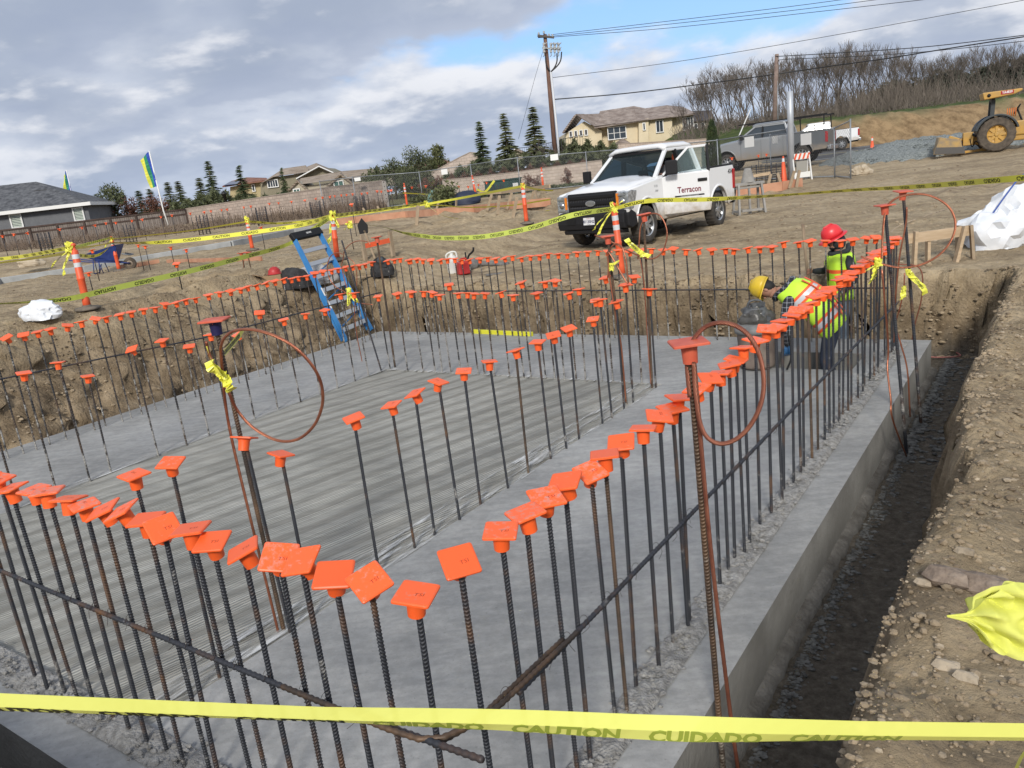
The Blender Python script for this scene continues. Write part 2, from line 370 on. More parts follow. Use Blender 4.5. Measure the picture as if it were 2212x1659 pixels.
def gz(x,y):   # ground height: exact near the camera, table look-up in the distance
    global _T
    if abs(x)<32 and abs(y)<34 and y>-3: return float(zf(np.array([x]),np.array([y]))[0])
    if _T is None: a,b=np.meshgrid(_gx,_gx+60,indexing='ij'); _T=zf(a,b)
    u=min(max((x+150)/.5,0),len(_gx)-2.01); v=min(max((y-60+150)/.5,0),len(_gx)-2.01); i=int(u);j=int(v);u-=i;v-=j
    return float((_T[i,j]*(1-u)+_T[i+1,j]*u)*(1-v)+(_T[i,j+1]*(1-u)+_T[i+1,j+1]*u)*v)
def on_ground(px,py,dmin=2.):
    r=ray(px,py); r=r/r.dot(FH); T=np.geomspace(dmin,140,900)
    for _ in range(3):
        d=(r.z*T+CAMH)-zf(r.x*T,r.y*T); k=int(np.argmax(d<=0)); k=max(k,1); T=np.linspace(T[k-1],T[k],40)
    return Vector((0,0,CAMH))+r*float(T[20])
# ================= concrete =================
def concrete_mat(name,c1,c2,broom=False):
    m=bpy.data.materials.new(name); m.use_nodes=True; nt=m.node_tree; n=nt.nodes; l=nt.links; b=n['Principled BSDF']; b.inputs['Roughness'].default_value=.62; b.inputs['Specular IOR Level'].default_value=.35
    g=n.new('ShaderNodeNewGeometry'); P=g.outputs['Position']
    def nz(s,d=6,r=.6,v=P): t=n.new('ShaderNodeTexNoise'); l.new(v,t.inputs['Vector']); t.inputs['Scale'].default_value=s; t.inputs['Detail'].default_value=d; t.inputs['Roughness'].default_value=r; return t.outputs[0]
    def rp(v,a,b2,p,q): r=n.new('ShaderNodeValToRGB'); l.new(v,r.inputs[0]); e=r.color_ramp.elements; e[0].position=p; e[1].position=q; e[0].color=a+(1,); e[1].color=b2+(1,); return r.outputs[0]
    def mx(f,a,bb,mode='MIX'):
        q=n.new('ShaderNodeMix'); q.data_type='RGBA'; q.blend_type=mode
        if isinstance(f,float): q.inputs[0].default_value=f
        else: l.new(f,q.inputs[0])
        l.new(a,q.inputs[6])
        if isinstance(bb,tuple): q.inputs[7].default_value=bb+(1,)
        else: l.new(bb,q.inputs[7])
        return q.outputs[2]
    col=rp(nz(1.1,5,.55),c1,c2,.38,.62)
    mp=n.new('ShaderNodeMapping'); l.new(P,mp.inputs[0]); mp.vector_type='TEXTURE'; mp.inputs['Rotation'].default_value=(0,0,math.radians(36)); mp.inputs['Scale'].default_value=(.5,.14,1)
    k1,k2=(.80,.81,.82),(1.,1.,1.)
    col=mx(.8,col,rp(nz(1.6,4,.6,mp.outputs[0]),k1,k2,.42,.6),'MULTIPLY')
    h=nz(60,4,.6)
    if broom:
        # trowel ridges run across the pad (along x), in soft bands
        mb=n.new('ShaderNodeMapping'); l.new(P,mb.inputs[0]); mb.vector_type='TEXTURE'; mb.inputs['Scale'].default_value=(.034,5,1); mb.inputs['Rotation'].default_value=(0,0,math.radians(-15))
        st=nz(1.6,8,.75,mb.outputs[0]); mb2=n.new('ShaderNodeMapping'); l.new(P,mb2.inputs[0]); mb2.vector_type='TEXTURE'; mb2.inputs['Scale'].default_value=(.22,7,1); mb2.inputs['Rotation'].default_value=(0,0,math.radians(-15))
        band=nz(1.0,3,.5,mb2.outputs[0])
        col=mx(.9,col,rp(st,(.72,.71,.68),(1.1,1.1,1.08),.40,.60),'MULTIPLY')
        col=mx(.8,col,rp(band,(.80,.79,.75),(1.12,1.12,1.1),.36,.64),'MULTIPLY')
        w2=n.new('ShaderNodeTexWave'); w2.bands_direction='X'; mb4=n.new('ShaderNodeMapping'); mb4.vector_type='TEXTURE'; mb4.inputs['Rotation'].default_value=(0,0,math.radians(-15)); l.new(P,mb4.inputs[0]); l.new(mb4.outputs[0],w2.inputs['Vector']); w2.inputs['Scale'].default_value=1.05; w2.inputs['Distortion'].default_value=1.1; w2.inputs['Detail'].default_value=2; w2.inputs['Detail Scale'].default_value=.4
        col=mx(.8,col,rp(w2.outputs[0],(.80,.785,.75),(1.06,1.06,1.05),.15,.6),'MULTIPLY')
        wv=n.new('ShaderNodeTexWave'); wv.wave_type='BANDS'; wv.bands_direction='X'; mb3=n.new('ShaderNodeMapping'); mb3.vector_type='TEXTURE'; mb3.inputs['Rotation'].default_value=(0,0,math.radians(-15)); l.new(P,mb3.inputs[0]); l.new(mb3.outputs[0],wv.inputs['Vector']); wv.inputs['Scale'].default_value=11.; wv.inputs['Distortion'].default_value=1.6; wv.inputs['Detail'].default_value=3; wv.inputs['Detail Scale'].default_value=.7
        gate=rp(band,(.15,.15,.15),(1.,1.,1.),.40,.58)
        wg=mx(gate,rp(st,(1.,1.,1.),(1.,1.,1.),.1,.9),rp(wv.outputs[0],(.66,.65,.62),(1.12,1.12,1.10),.15,.75)); col=mx(.85,col,wg,'MULTIPLY')
        ah=n.new('ShaderNodeMath'); ah.operation='MULTIPLY_ADD'; l.new(wv.outputs[0],ah.inputs[0]); l.new(gate,ah.inputs[1]); l.new(st,ah.inputs[2]); h=ah.outputs[0]
    else:
        col=mx(.6,col,rp(nz(16,5,.7),(.84,.84,.83),(1.08,1.08,1.08),.42,.6),'MULTIPLY'); col=mx(.7,col,rp(nz(55,3,.6),(.62,.60,.57),(1.,1.,1.),.30,.36),'MULTIPLY'); col=mx(.5,col,rp(nz(.45,4,.6),(.80,.79,.77),(1.05,1.05,1.05),.42,.60),'MULTIPLY')
    l.new(col,b.inputs['Base Color'])
    bp=n.new('ShaderNodeBump'); bp.inputs['Strength'].default_value=.55 if broom else .18; bp.inputs['Distance'].default_value=.02 if broom else .008; l.new(h,bp.inputs['Height']); l.new(bp.outputs[0],b.inputs['Normal'])
    return m
BROOM=0
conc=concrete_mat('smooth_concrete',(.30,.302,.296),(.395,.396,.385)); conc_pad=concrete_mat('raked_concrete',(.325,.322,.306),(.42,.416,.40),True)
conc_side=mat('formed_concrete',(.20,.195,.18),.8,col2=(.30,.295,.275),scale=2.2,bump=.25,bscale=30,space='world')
chips=mat('chipped_concrete',(.15,.145,.135),.95,col2=(.42,.415,.40),scale=24,bump=.9,bscale=70,space='world',lo=.3,hi=.75)
laitance=mat('white_laitance',(.40,.40,.385),.9,col2=(.66,.67,.66),scale=3,det=9,lo=.45,hi=.60,space='world')
X0,X1,Y0,Y1=-10.6,-1.25,1.27,10.6
SL=thing('concrete_slab','grey square concrete footing slab ringed by rows of orange-capped dowels','slab',((X0+X1)/2,(Y0+Y1)/2,0))
def sl(mb,name,mats,**k): 
    o=mb.build(name,mats,SL,**k); o.data.transform(Matrix.Translation(-SL.location)); return o
def grid_sheet(mb,x0,x1,y0,y1,nx,ny,zfn,k=None):
    vs=[(x0+(x1-x0)*i/nx,y0+(y1-y0)*j/ny) for i in range(nx+1) for j in range(ny+1)]; vs=[(x,y,zfn(x,y)) for x,y in vs]
    mb.add(vs,[(i*(ny+1)+j,(i+1)*(ny+1)+j,(i+1)*(ny+1)+j+1,i*(ny+1)+j+1) for i in range(nx) for j in range(ny)],k,True)
px0,px1,py0,py1=-8.16,-3.75,1.60,8.16
rx0,rx1,ry0,ry1=-3.08,-1.86,9.05,9.84
mb=MB()
def top(x0,x1,y0,y1): mb.add([(x0,y0,0),(x1,y0,0),(x1,y1,0),(x0,y1,0)],[(0,1,2,3)],0)
top(X0,px0,Y0,Y1); top(px1,X1,Y0,ry0); top(px0,px1,Y0,py0); top(px0,px1,py1,Y1); top(px1,rx0,ry0,Y1); top(rx1,X1,ry0,Y1); top(rx0,rx1,ry1,Y1)
def wallq(a,b,z0,z1,k=1): mb.add([(a[0],a[1],z0),(b[0],b[1],z0),(b[0],b[1],z1),(a[0],a[1],z1)],[(0,1,2,3)],k)
C=[(X0,Y0),(X1,Y0),(X1,Y1),(X0,Y1)]
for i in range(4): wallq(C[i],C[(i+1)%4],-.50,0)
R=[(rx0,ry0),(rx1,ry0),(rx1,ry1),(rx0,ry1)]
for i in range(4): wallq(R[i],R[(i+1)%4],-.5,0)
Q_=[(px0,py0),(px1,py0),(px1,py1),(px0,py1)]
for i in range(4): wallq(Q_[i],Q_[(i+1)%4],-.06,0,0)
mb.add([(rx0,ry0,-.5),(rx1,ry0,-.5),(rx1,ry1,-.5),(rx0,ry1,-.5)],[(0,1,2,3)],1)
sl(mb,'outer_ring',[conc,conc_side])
mb=MB(); 
def padz(x,y):
    u=x*.966-y*.259; return -.012+.005*math.sin(u*2*PI/.30+.6*math.sin(y*1.3))+.003*math.sin(x*3+y*5)
grid_sheet(mb,px0-.012,px1+.012,py0-.012,py1+.012,110,60,padz); sl(mb,'raked_pad',conc_pad)
# chipped joint along the right and front dowel rows, with loose crumbs set in it
rg=random.Random(5); mb=MB()
def joint(x0,x1,y0,y1,nx,ny,amp):
    grid_sheet(mb,x0,x1,y0,y1,nx,ny,lambda x,y:.006+amp*max(0,.5+float(fbm(x*9,y*9,0,3,61)))*min(1,6*min((x-x0),(x1-x),(y-y0),(y1-y))/.1+.02) )
joint(-1.66,-1.48,1.46,10.5,8,260,.026); joint(-7.5,-1.66,1.46,1.65,160,7,.026)
for i in range(2300):
    if rg.random()<.62: x=-1.572+rg.gauss(0,.045); y=1.5+8.9*rg.random()**1.3
    else: x=-1.7-5.6*rg.random(); y=1.555+rg.gauss(0,.048)
    mb.rock((x,y,.016+.012*rg.random()),.005+.019*rg.random()**2.2,rg)
o=sl(mb,'chipped_joint',chips)
mb=MB()
for (x,y0,y1,w) in ((-3.75,1.7,8.1,.30),(-8.16,1.7,8.1,.10)):
    grid_sheet(mb,x-w,x+.03,y0,y1,3,60,lambda X,Y:.006)
grid_sheet(mb,-8.1,-3.8,8.10,8.19,60,2,lambda X,Y:.0085)
o=sl(mb,'white_residue',laitance)
# mask residue with noise transparency
nt=laitance.node_tree; b=nt.nodes['Principled BSDF']; t=nt.nodes.new('ShaderNodeTexNoise'); g=nt.nodes.new('ShaderNodeNewGeometry'); mp=nt.nodes.new('ShaderNodeMapping'); mp.inputs['Scale'].default_value=(17,1.5,1)
nt.links.new(g.outputs['Position'],mp.inputs[0]); nt.links.new(mp.outputs[0],t.inputs['Vector']); t.inputs['Scale'].default_value=1.; t.inputs['Detail'].default_value=8; t.inputs['Roughness'].default_value=.7
r=nt.nodes.new('ShaderNodeValToRGB'); nt.links.new(t.outputs[0],r.inputs[0]); r.color_ramp.elements[0].position=.50; r.color_ramp.elements[1].position=.62; nt.links.new(r.outputs[0],b.inputs['Alpha'])
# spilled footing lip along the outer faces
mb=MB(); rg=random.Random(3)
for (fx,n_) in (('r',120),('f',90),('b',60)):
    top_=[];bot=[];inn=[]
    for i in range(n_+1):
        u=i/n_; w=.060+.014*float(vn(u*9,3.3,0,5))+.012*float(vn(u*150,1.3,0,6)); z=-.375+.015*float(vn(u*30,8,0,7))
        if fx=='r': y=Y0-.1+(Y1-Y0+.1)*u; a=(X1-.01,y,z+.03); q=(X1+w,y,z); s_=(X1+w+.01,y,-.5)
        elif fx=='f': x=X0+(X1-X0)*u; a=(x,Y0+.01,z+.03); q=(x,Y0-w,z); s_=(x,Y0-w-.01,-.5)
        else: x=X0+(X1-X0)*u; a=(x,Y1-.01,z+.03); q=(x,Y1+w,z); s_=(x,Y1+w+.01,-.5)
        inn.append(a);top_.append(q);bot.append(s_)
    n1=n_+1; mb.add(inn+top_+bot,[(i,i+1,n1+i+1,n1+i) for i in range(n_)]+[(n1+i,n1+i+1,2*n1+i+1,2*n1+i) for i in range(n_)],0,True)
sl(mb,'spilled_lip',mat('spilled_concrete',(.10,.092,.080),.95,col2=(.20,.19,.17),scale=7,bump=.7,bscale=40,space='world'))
# ================= rebar dowels =================
def rebar_mat(name,dark,rust,cement,lo,hi,cl=.60,ch=.70):
    m=bpy.data.materials.new(name); m.use_nodes=True; nt=m.node_tree; n=nt.nodes; l=nt.links; b=n['Principled BSDF']; b.inputs['Roughness'].default_value=.55; b.inputs['Metallic'].default_value=.25
    g=n.new('ShaderNodeNewGeometry'); oi=n.new('ShaderNodeObjectInfo')
    ad=n.new('ShaderNodeVectorMath'); ad.operation='ADD'; l.new(g.outputs['Position'],ad.inputs[0]); cb=n.new('ShaderNodeCombineXYZ'); l.new(oi.outputs['Random'],cb.inputs[2]); l.new(cb.outputs[0],ad.inputs[1])
    mp=n.new('ShaderNodeMapping'); l.new(ad.outputs[0],mp.inputs[0]); mp.inputs['Scale'].default_value=(2.2,2.2,2.6)
    t=n.new('ShaderNodeTexNoise'); l.new(mp.outputs[0],t.inputs['Vector']); t.inputs['Scale'].default_value=1.3; t.inputs['Detail'].default_value=6; t.inputs['Roughness'].default_value=.65
    r=n.new('ShaderNodeValToRGB'); l.new(t.outputs[0],r.inputs[0]); e=r.color_ramp.elements; e[0].position=lo; e[0].color=dark+(1,); e[1].position=hi; e[1].color=rust+(1,)
    t2=n.new('ShaderNodeTexNoise'); l.new(mp.outputs[0],t2.inputs['Vector']); t2.inputs['Scale'].default_value=2.7; t2.inputs['Detail'].default_value=8; t2.inputs['Roughness'].default_value=.75; 
    sp=n.new('ShaderNodeSeparateXYZ'); l.new(g.outputs['Position'],sp.inputs[0]); mr=n.new('ShaderNodeMapRange'); l.new(sp.outputs[2],mr.inputs[0]); mr.inputs[1].default_value=.0; mr.inputs[2].default_value=.45; mr.inputs[3].default_value=.12; mr.inputs[4].default_value=0.
    a=n.new('ShaderNodeMath'); a.operation='ADD'; l.new(t2.outputs[0],a.inputs[0]); l.new(mr.outputs[0],a.inputs[1])
    r2=n.new('ShaderNodeValToRGB'); l.new(a.outputs[0],r2.inputs[0]); r2.color_ramp.elements[0].position=cl; r2.color_ramp.elements[1].position=ch
    q=n.new('ShaderNodeMix'); q.data_type='RGBA'; l.new(r2.outputs[0],q.inputs[0]); l.new(r.outputs[0],q.inputs[6]); q.inputs[7].default_value=cement+(1,)
    l.new(q.outputs[2],b.inputs['Base Color']); return m
steel=rebar_mat('rebar_steel',(.036,.039,.047),(.16,.080,.035),(.32,.31,.29),.52,.74,.62,.72)
steel_far=rebar_mat('cement_splashed_rebar',(.035,.035,.038),(.12,.075,.045),(.33,.32,.30),.45,.72,.53,.62)
rusty=rebar_mat('rusty_rebar',(.05,.038,.03),(.17,.10,.055),(.27,.24,.20),.42,.70,.60,.72)
def rib_mesh(name,L,r,pitch,n=8,mats=None,along=None):
    # deformed bar: two opposed rows of slanted ribs
    mb=MB(); N=int(L/pitch); vs=[];ring=0
    for i in range(N):
        for q,rr in ((0,r*.90),(.40,r*.90),(.52,r*1.16),(.80,r*1.16),(.92,r*.9)):
            for j in range(n):
                a=2*PI*j/n; sl_=pitch*.55*math.sin(a)
                vs.append((rr*math.cos(a),rr*math.sin(a),(i+q)*pitch+sl_))
            ring+=1
    fs=[(k*n+j,k*n+(j+1)%n,(k+1)*n+(j+1)%n,(k+1)*n+j) for k in range(ring-1) for j in range(n)]
    fs+=[tuple(range(n-1,-1,-1)),tuple((ring-1)*n+j for j in range(n))]
    mb.add(vs,fs,0,True); o=mb.build(name,mats or steel); me=o.data; bpy.data.objects.remove(o); return me
BARL=1.26
bar_near=rib_mesh('bar',BARL,.0098,.0135,8); bar_far=rib_mesh('bar',BARL,.0100,.030,6,steel_far); bar_rusty=rib_mesh('bar',BARL,.0098,.0135,8,rusty)
capm=bpy.data.materials.new('orange_plastic'); capm.use_nodes=True
def _cap():
    nt=capm.node_tree;n=nt.nodes;l=nt.links;b=n['Principled BSDF']; b.inputs['Roughness'].default_value=.42; b.inputs['Subsurface Weight'].default_value=.08; b.inputs['Subsurface Radius'].default_value=(.02,.006,.002)
    oi=n.new('ShaderNodeObjectInfo'); g=n.new('ShaderNodeNewGeometry'); sp=n.new('ShaderNodeSeparateXYZ'); l.new(g.outputs['Normal'],sp.inputs[0])
    t=n.new('ShaderNodeTexNoise'); l.new(g.outputs['Position'],t.inputs['Vector']); t.inputs['Scale'].default_value=38; t.inputs['Detail'].default_value=6; t.inputs['Roughness'].default_value=.7
    # dusty tops on some caps
    m=n.new('ShaderNodeMath'); m.operation='MULTIPLY_ADD'; l.new(oi.outputs['Random'],m.inputs[0]); m.inputs[1].default_value=.20; l.new(t.outputs[0],m.inputs[2])
    r=n.new('ShaderNodeValToRGB'); l.new(m.outputs[0],r.inputs[0]); r.color_ramp.elements[0].position=.66; r.color_ramp.elements[1].position=.84
    mm=n.new('ShaderNodeMath'); mm.operation='MULTIPLY'; l.new(r.outputs[0],mm.inputs[0]); mz=n.new('ShaderNodeMapRange'); l.new(sp.outputs[2],mz.inputs[0]); mz.inputs[1].default_value=.6; mz.inputs[2].default_value=.85; mz.inputs[4].default_value=.75; l.new(mz.outputs[0],mm.inputs[1])
    hs=n.new('ShaderNodeHueSaturation'); hs.inputs['Color'].default_value=(.95,.135,.028,1); mv=n.new('ShaderNodeMapRange'); l.new(oi.outputs['Random'],mv.inputs[0]); mv.inputs[3].default_value=.88; mv.inputs[4].default_value=1.08; l.new(mv.outputs[0],hs.inputs['Value'])
    q=n.new('ShaderNodeMix'); q.data_type='RGBA'; l.new(mm.outputs[0],q.inputs[0]); l.new(hs.outputs[0],q.inputs[6]); q.inputs[7].default_value=(.44,.33,.29,1); l.new(q.outputs[2],b.inputs['Base Color'])
_cap()
ink=mat('marker_ink',(.28,.03,.012),.6); bluep=mat('blue_spray_paint',(.012,.012,.07),.5); redp=mat('dull_red_plastic',(.50,.075,.035),.55,col2=(.62,.13,.07),scale=9)
def cap_mesh(word=True,half=.063,mats=None,blue=False,low=False):
    mb=MB(); h=half; t=.0058
    # slightly dished square plate with rounded corners
    def outline(hh,rr,z,n=3):
        pts=[]
        for (sx,sy,a0) in ((1,1,0),(-1,1,90),(-1,-1,180),(1,-1,270)):
            for q in range(n+1): a=math.radians(a0+90*q/n); pts.append((sx*(hh-rr)+rr*math.cos(a),sy*(hh-rr)+rr*math.sin(a),z))
        return pts
    n_=1 if low else 3
    rings=[outline(h-.004,.007,t,n_),outline(h,.009,t*.4,n_),outline(h,.009,-t*.6,n_),outline(h*.62,.012,-t*1.4,n_)]
    c=len(rings[0]); vs=[p for r in rings for p in r]; fs=[tuple(range(c))]
    for k in range(3): fs+=[(k*c+j,k*c+(j+1)%c,(k+1)*c+(j+1)%c,(k+1)*c+j) for j in range(c)]
    fs.append(tuple(3*c+j for j in range(c-1,-1,-1)))
    mb.add(vs,fs,0)
    n=8 if low else 18
    mb.lathe([(.046,-.0055),(.0345,-.014),(.0325,-.024),(.0295,-.076),(.0275,-.0765)],n=n,k=1 if blue else 0)
    if not low: 
        for a in (0,PI/2,PI,1.5*PI): mb.box((.030*math.cos(a),.030*math.sin(a),-.011),(.014,.003,.014),rz=a)
    if word: put_text(mb,'TSI',.021,(.014,-.010,t+.0007),(1,.12,0),(-.12,1,0),k=2,bold=-.0002,shear=.15,stretch=1.25)
    o=mb.build('safety_cap',mats or [capm,bluep,ink],smooth_angle=38); me=o.data; bpy.data.objects.remove(o); return me
cap_near=cap_mesh(); cap_plain=cap_mesh(False); cap_low=cap_mesh(False,low=True)
LP='orange-capped vertical rebar dowel'
def dowel(x,y,zt,label,group,near=True,rust=False,tilt=(0,0),caprot=None,lean=None,cap=True):
    o=thing('rebar_dowel',label,'rebar dowel',(x,y,-.02),0,group)
    zt=zt-.002; L=zt+.02-.012
    if lean is None: lean=(rnd.gauss(0,.010),rnd.gauss(0,.010))
    b=bpy.data.objects.new('bar',(bar_rusty if rust else bar_near) if near else bar_far); COL.objects.link(b); b.parent=o
    d=Vector((lean[0],lean[1],1)).normalized(); b.location=(-d.x*L,-d.y*L,0); b.rotation_mode='QUATERNION'; b.rotation_quaternion=Vector((0,0,1)).rotation_difference(d)@Quaternion((0,0,1),rnd.random()*6)
    b.scale=(1,1,L/BARL)
    if cap:
        c=bpy.data.objects.new('safety_cap',cap_near if near==True and rnd.random()<.6 else (cap_plain if near else cap_low)); COL.objects.link(c); c.parent=o
        c.location=(0,0,zt+.02); tw=Vector((-x,-y,0)).normalized(); sd_=Vector((-tw.y,tw.x,0)); a_,b_=tilt if tilt!=(0,0) else (rnd.gauss(.05,.11),rnd.gauss(0,.12)); nv=(Vector((0,0,1))+tw*a_+sd_*b_).normalized(); c.rotation_mode='QUATERNION'; c.rotation_quaternion=Vector((0,0,1)).rotation_difference(nv)@Quaternion((0,0,1),caprot if caprot is not None else rnd.random()*6.28); q_=.94+.1*rnd.random(); c.scale=(q_,q_,q_)
    return o
R_RIGHT=[(1.77,1.31),(2.01,1.31),(2.17,1.31),(2.32,1.31),(2.46,1.32),(2.67,1.28),(2.80,1.31),(2.96,1.31),(3.19,1.30),(3.38,1.30),(3.54,1.29),(3.63,1.32),(3.87,1.30),(4.08,1.30),(4.23,1.29),(4.39,1.30),(4.51,1.30),(4.65,1.34),(4.89,1.33),(5.14,1.35),(5.33,1.32),(5.49,1.33),(5.73,1.32),(5.87,1.33),(6.02,1.31),(6.18,1.32),(6.43,1.33),(6.67,1.32),(6.84,1.31),(6.99,1.31),(7.23,1.33),(7.42,1.31),(7.56,1.29),(7.72,1.31),(7.98,1.33),(8.15,1.31),(8.37,1.33),(8.65,1.32),(8.79,1.34),(8.94,1.34),(9.15,1.31),(9.36,1.31),(9.59,1.29),(9.82,1.32),(9.98,1.35),(10.15,1.32)]
R_FRONT=[(-1.59,1.30),(-1.79,1.30),(-1.96,1.29),(-2.12,1.31),(-2.24,1.30),(-2.45,1.29),(-2.64,1.29),(-2.77,1.32),(-2.97,1.29),(-3.09,1.31),(-3.28,1.32),(-3.44,1.30),(-3.60,1.30),(-3.74,1.31),(-3.94,1.32),(-4.08,1.31),(-4.35,1.28),(-4.46,1.32),(-4.62,1.31),(-4.80,1.30)]
R_INR=[(1.89,1.30),(2.09,1.29),(2.55,1.27),(2.77,1.09),(3.06,1.10),(3.38,1.12),(3.74,1.10),(3.99,1.11),(4.26,1.12),(4.57,1.12),(4.91,1.11),(5.29,1.11),(5.64,1.10),(5.91,1.10),(6.19,1.10),(6.66,1.09),(6.84,1.25),(7.18,1.16),(7.42,1.29),(8.00,1.15)]
R_INR.pop(4)
R_INB=[(-8.10,1.10),(-7.72,1.13),(-7.45,1.15),(-7.21,1.15),(-7.06,1.14),(-6.94,1.10),(-6.75,1.24),(-6.61,1.12),(-6.45,1.12),(-6.34,1.11),(-6.16,1.11),(-5.91,1.12),(-5.72,1.08),(-5.58,1.24),(-5.36,1.10),(-5.22,1.24),(-5.07,1.25),(-4.90,1.09),(-4.75,1.14),(-4.54,1.00),(-4.38,1.27),(-4.26,.99),(-4.12,1.18),(-4.00,1.27)]
R_BACK=[(-9.95,1.36),(-9.78,1.37),(-9.64,1.38),(-9.45,1.35),(-9.40,1.35),(-9.25,1.36),(-9.11,1.34),(-8.93,1.33),(-8.72,1.32),(-8.56,1.33),(-8.40,1.33),(-8.26,1.30),(-8.10,1.30),(-7.87,1.31),(-7.71,1.32),(-7.56,1.30),(-7.38,1.30),(-7.22,1.32),(-7.05,1.29),(-6.87,1.31),(-6.70,1.31),(-6.54,1.33),(-6.36,1.32),(-6.20,1.31),(-6.02,1.33),(-5.84,1.33),(-5.66,1.33),(-5.50,1.32),(-5.34,1.33),(-5.15,1.31),(-4.97,1.31),(-4.80,1.32),(-4.62,1.30),(-4.47,1.31),(-4.28,1.28),(-4.11,1.28),(-3.91,1.27),(-3.72,1.27),(-3.60,1.26),(-3.42,1.27),(-3.26,1.27),(-3.10,1.27),(-2.95,1.32),(-2.76,1.31),(-2.62,1.32),(-2.43,1.31),(-2.25,1.30),(-2.11,1.31),(-1.95,1.32),(-1.84,1.32)]
R_LEFT=[(3.55,1.39),(3.72,1.40),(3.88,1.39),(4.05,1.40),(4.24,1.39),(4.40,1.39),(4.55,1.39),(4.77,1.39),(4.94,1.40),(5.13,1.40),(5.26,1.39),(5.45,1.39),(5.61,1.39),(5.79,1.39),(5.96,1.38),(6.12,1.40),(6.28,1.39),(6.43,1.40),(6.59,1.39),(6.81,1.40),(7.00,1.40),(7.19,1.39),(7.37,1.39),(7.50,1.40),(7.66,1.39),(7.85,1.40),(8.02,1.40),(8.19,1.40),(8.35,1.38),(8.50,1.38),(8.67,1.37),(8.85,1.39),(9.03,1.39),(9.23,1.38),(9.38,1.38),(9.55,1.38),(9.72,1.37),(9.88,1.36),(10.03,1.36),(10.2,1.37)]
R_INL=[(2.95,1.10),(3.32,1.25),(3.65,1.27),(3.90,1.06),(4.42,1.22),(4.78,1.23),(5.09,1.09),(5.39,1.16),(5.75,1.08),(6.13,1.27),(6.47,1.11),(6.84,1.11),(7.18,1.09),(7.50,1.25),(7.76,1.22)]
# cap tilts/turns read from the photograph for the nearest ones
CT_={'f0':((.10,-.22),.25),'r0':((-.35,.10),1.0),'f1':((.30,-.15),.75),'f2':((.12,0),1.15),'f3':((-.10,-.35),.3),'f4':((.22,.1),.58),'f5':((-.25,-.12),.9),'f6':((.15,-.12),.55),'f7':((.02,.02),.62),'f8':((.42,-.2),1.1),'f9':((.12,.03),.6)}
CT={'f0':((.12,.10),.35),'r0':((.55,.12),.95),'f1':((.55,-.02),1.25),'f2':((.30,.0),.62),'f3':((.25,-.40),.35),'f4':((.55,.05),.60),'f5':((-.02,-.35),.9),'f6':((.22,-.10),.55),'f7':((-.05,.0),.62),'f8':((.65,.1),1.3),'f9':((.05,0),.6),'f10':((-.1,-.4),.5),'f11':((-.05,-.35),.7),'r1':((.10,.05),.5),'r2':((.02,-.12),1.0),'r3':((.22,.1),.9),'r4':((.15,-.2),.3),'r5':((.38,.1),1.1),'r6':((-.05,-.05),.5),'r7':((.3,-.12),.4)}
def row(R,f,lab,grp,near,fr=0.):
    for i,(a,z) in enumerate(R):
        x,y=f(a); key=lab[0]+str(i); tl,cr=CT.get(key,((0,0),None)) if near else ((0,0),None)
        dowel(x,y,z,lab[1]%ordinal(i+1),grp,near,rust=near and rnd.random()<fr,tilt=tl,caprot=cr)
row(R_FRONT,lambda a:(a,1.56),('f','%s orange-capped rebar dowel from the near corner along the left-hand front row'),'capped dowels of the front row',True,.03)
row(R_RIGHT,lambda a:(-1.58,a),('r','%s orange-capped rebar dowel from the near corner along the right-hand row'),'capped dowels of the right-hand row',True,.08)
row(R_INR,lambda a:(-3.75,a),('i','%s capped dowel from the camera on the right edge of the raked inner pad'),'capped dowels along the right edge of the inner pad',True,.10)
row(R_INB,lambda a:(a,8.16),('b','%s capped dowel from the left on the far edge of the raked inner pad'),'capped dowels along the far edge of the inner pad',False)
row(R_INL,lambda a:(-8.16,a),('l','%s capped dowel from the camera on the left edge of the raked inner pad'),'capped dowels along the left edge of the inner pad',False)
row(R_LEFT,lambda a:(-10.15,a),('L','%s capped dowel from the camera in the outer left row beside the dirt slope'),'capped dowels of the outer left row',False)
row(R_BACK,lambda a:(a,10.4),('B','%s capped dowel from the left in the far row before the cut bank'),'capped dowels of the far row',False)
# ================= horizontal tie bars =================
wire=mat('tie_wire',(.05,.035,.03),.6,.4)
def hbar(name,label,pts,r=.0105,m=None,ties=(),n=8,grp=None):
    P=[Vector(p) for p in pts]; mb=MB(); L=0; out=[];rs=[]
    for a,b in zip(P[:-1],P[1:]):
        d=(b-a).length; N=max(2,int(d/.0075))
        for i in range(N): out.append(a.lerp(b,i/N)); rs.append(r*(1.13 if (len(out)//2)%2 else .92))
    out.append(P[-1]); rs.append(r); mb.tube(out,rs,n)
    o=mb.build(name,m or steel); tag(o,label,'rebar',grp)
    o['_t']=0; del o['_t']
    if ties:
        r_=thing(name,label,'rebar',tuple(P[0]),0,grp); o.parent=r_; o.name='bar'; o.data.transform(Matrix.Translation(-P[0])); del o['label']; del o['category']
        if grp: del o['group']
        for tpt in ties:
            t=Vector(tpt)-P[0]; mb=MB(); rg=random.Random(int(abs(tpt[0]*1000+tpt[1]*777)))
            q=[t+Vector((.02*math.cos(a),.02*math.sin(a*.9),.02*math.sin(a)+.004*a)) for a in [k*.8 for k in range(9)]]
            q+=[q[-1]+Vector((rg.uniform(-.02,.02),rg.uniform(-.02,.02),-.03)),q[-1]+Vector((rg.uniform(-.03,.03),rg.uniform(-.04,.01),-.055))]
            mb.tube(smooth(q,2),.0011,4); mb.build('tie_wire',wire,r_)
    return o
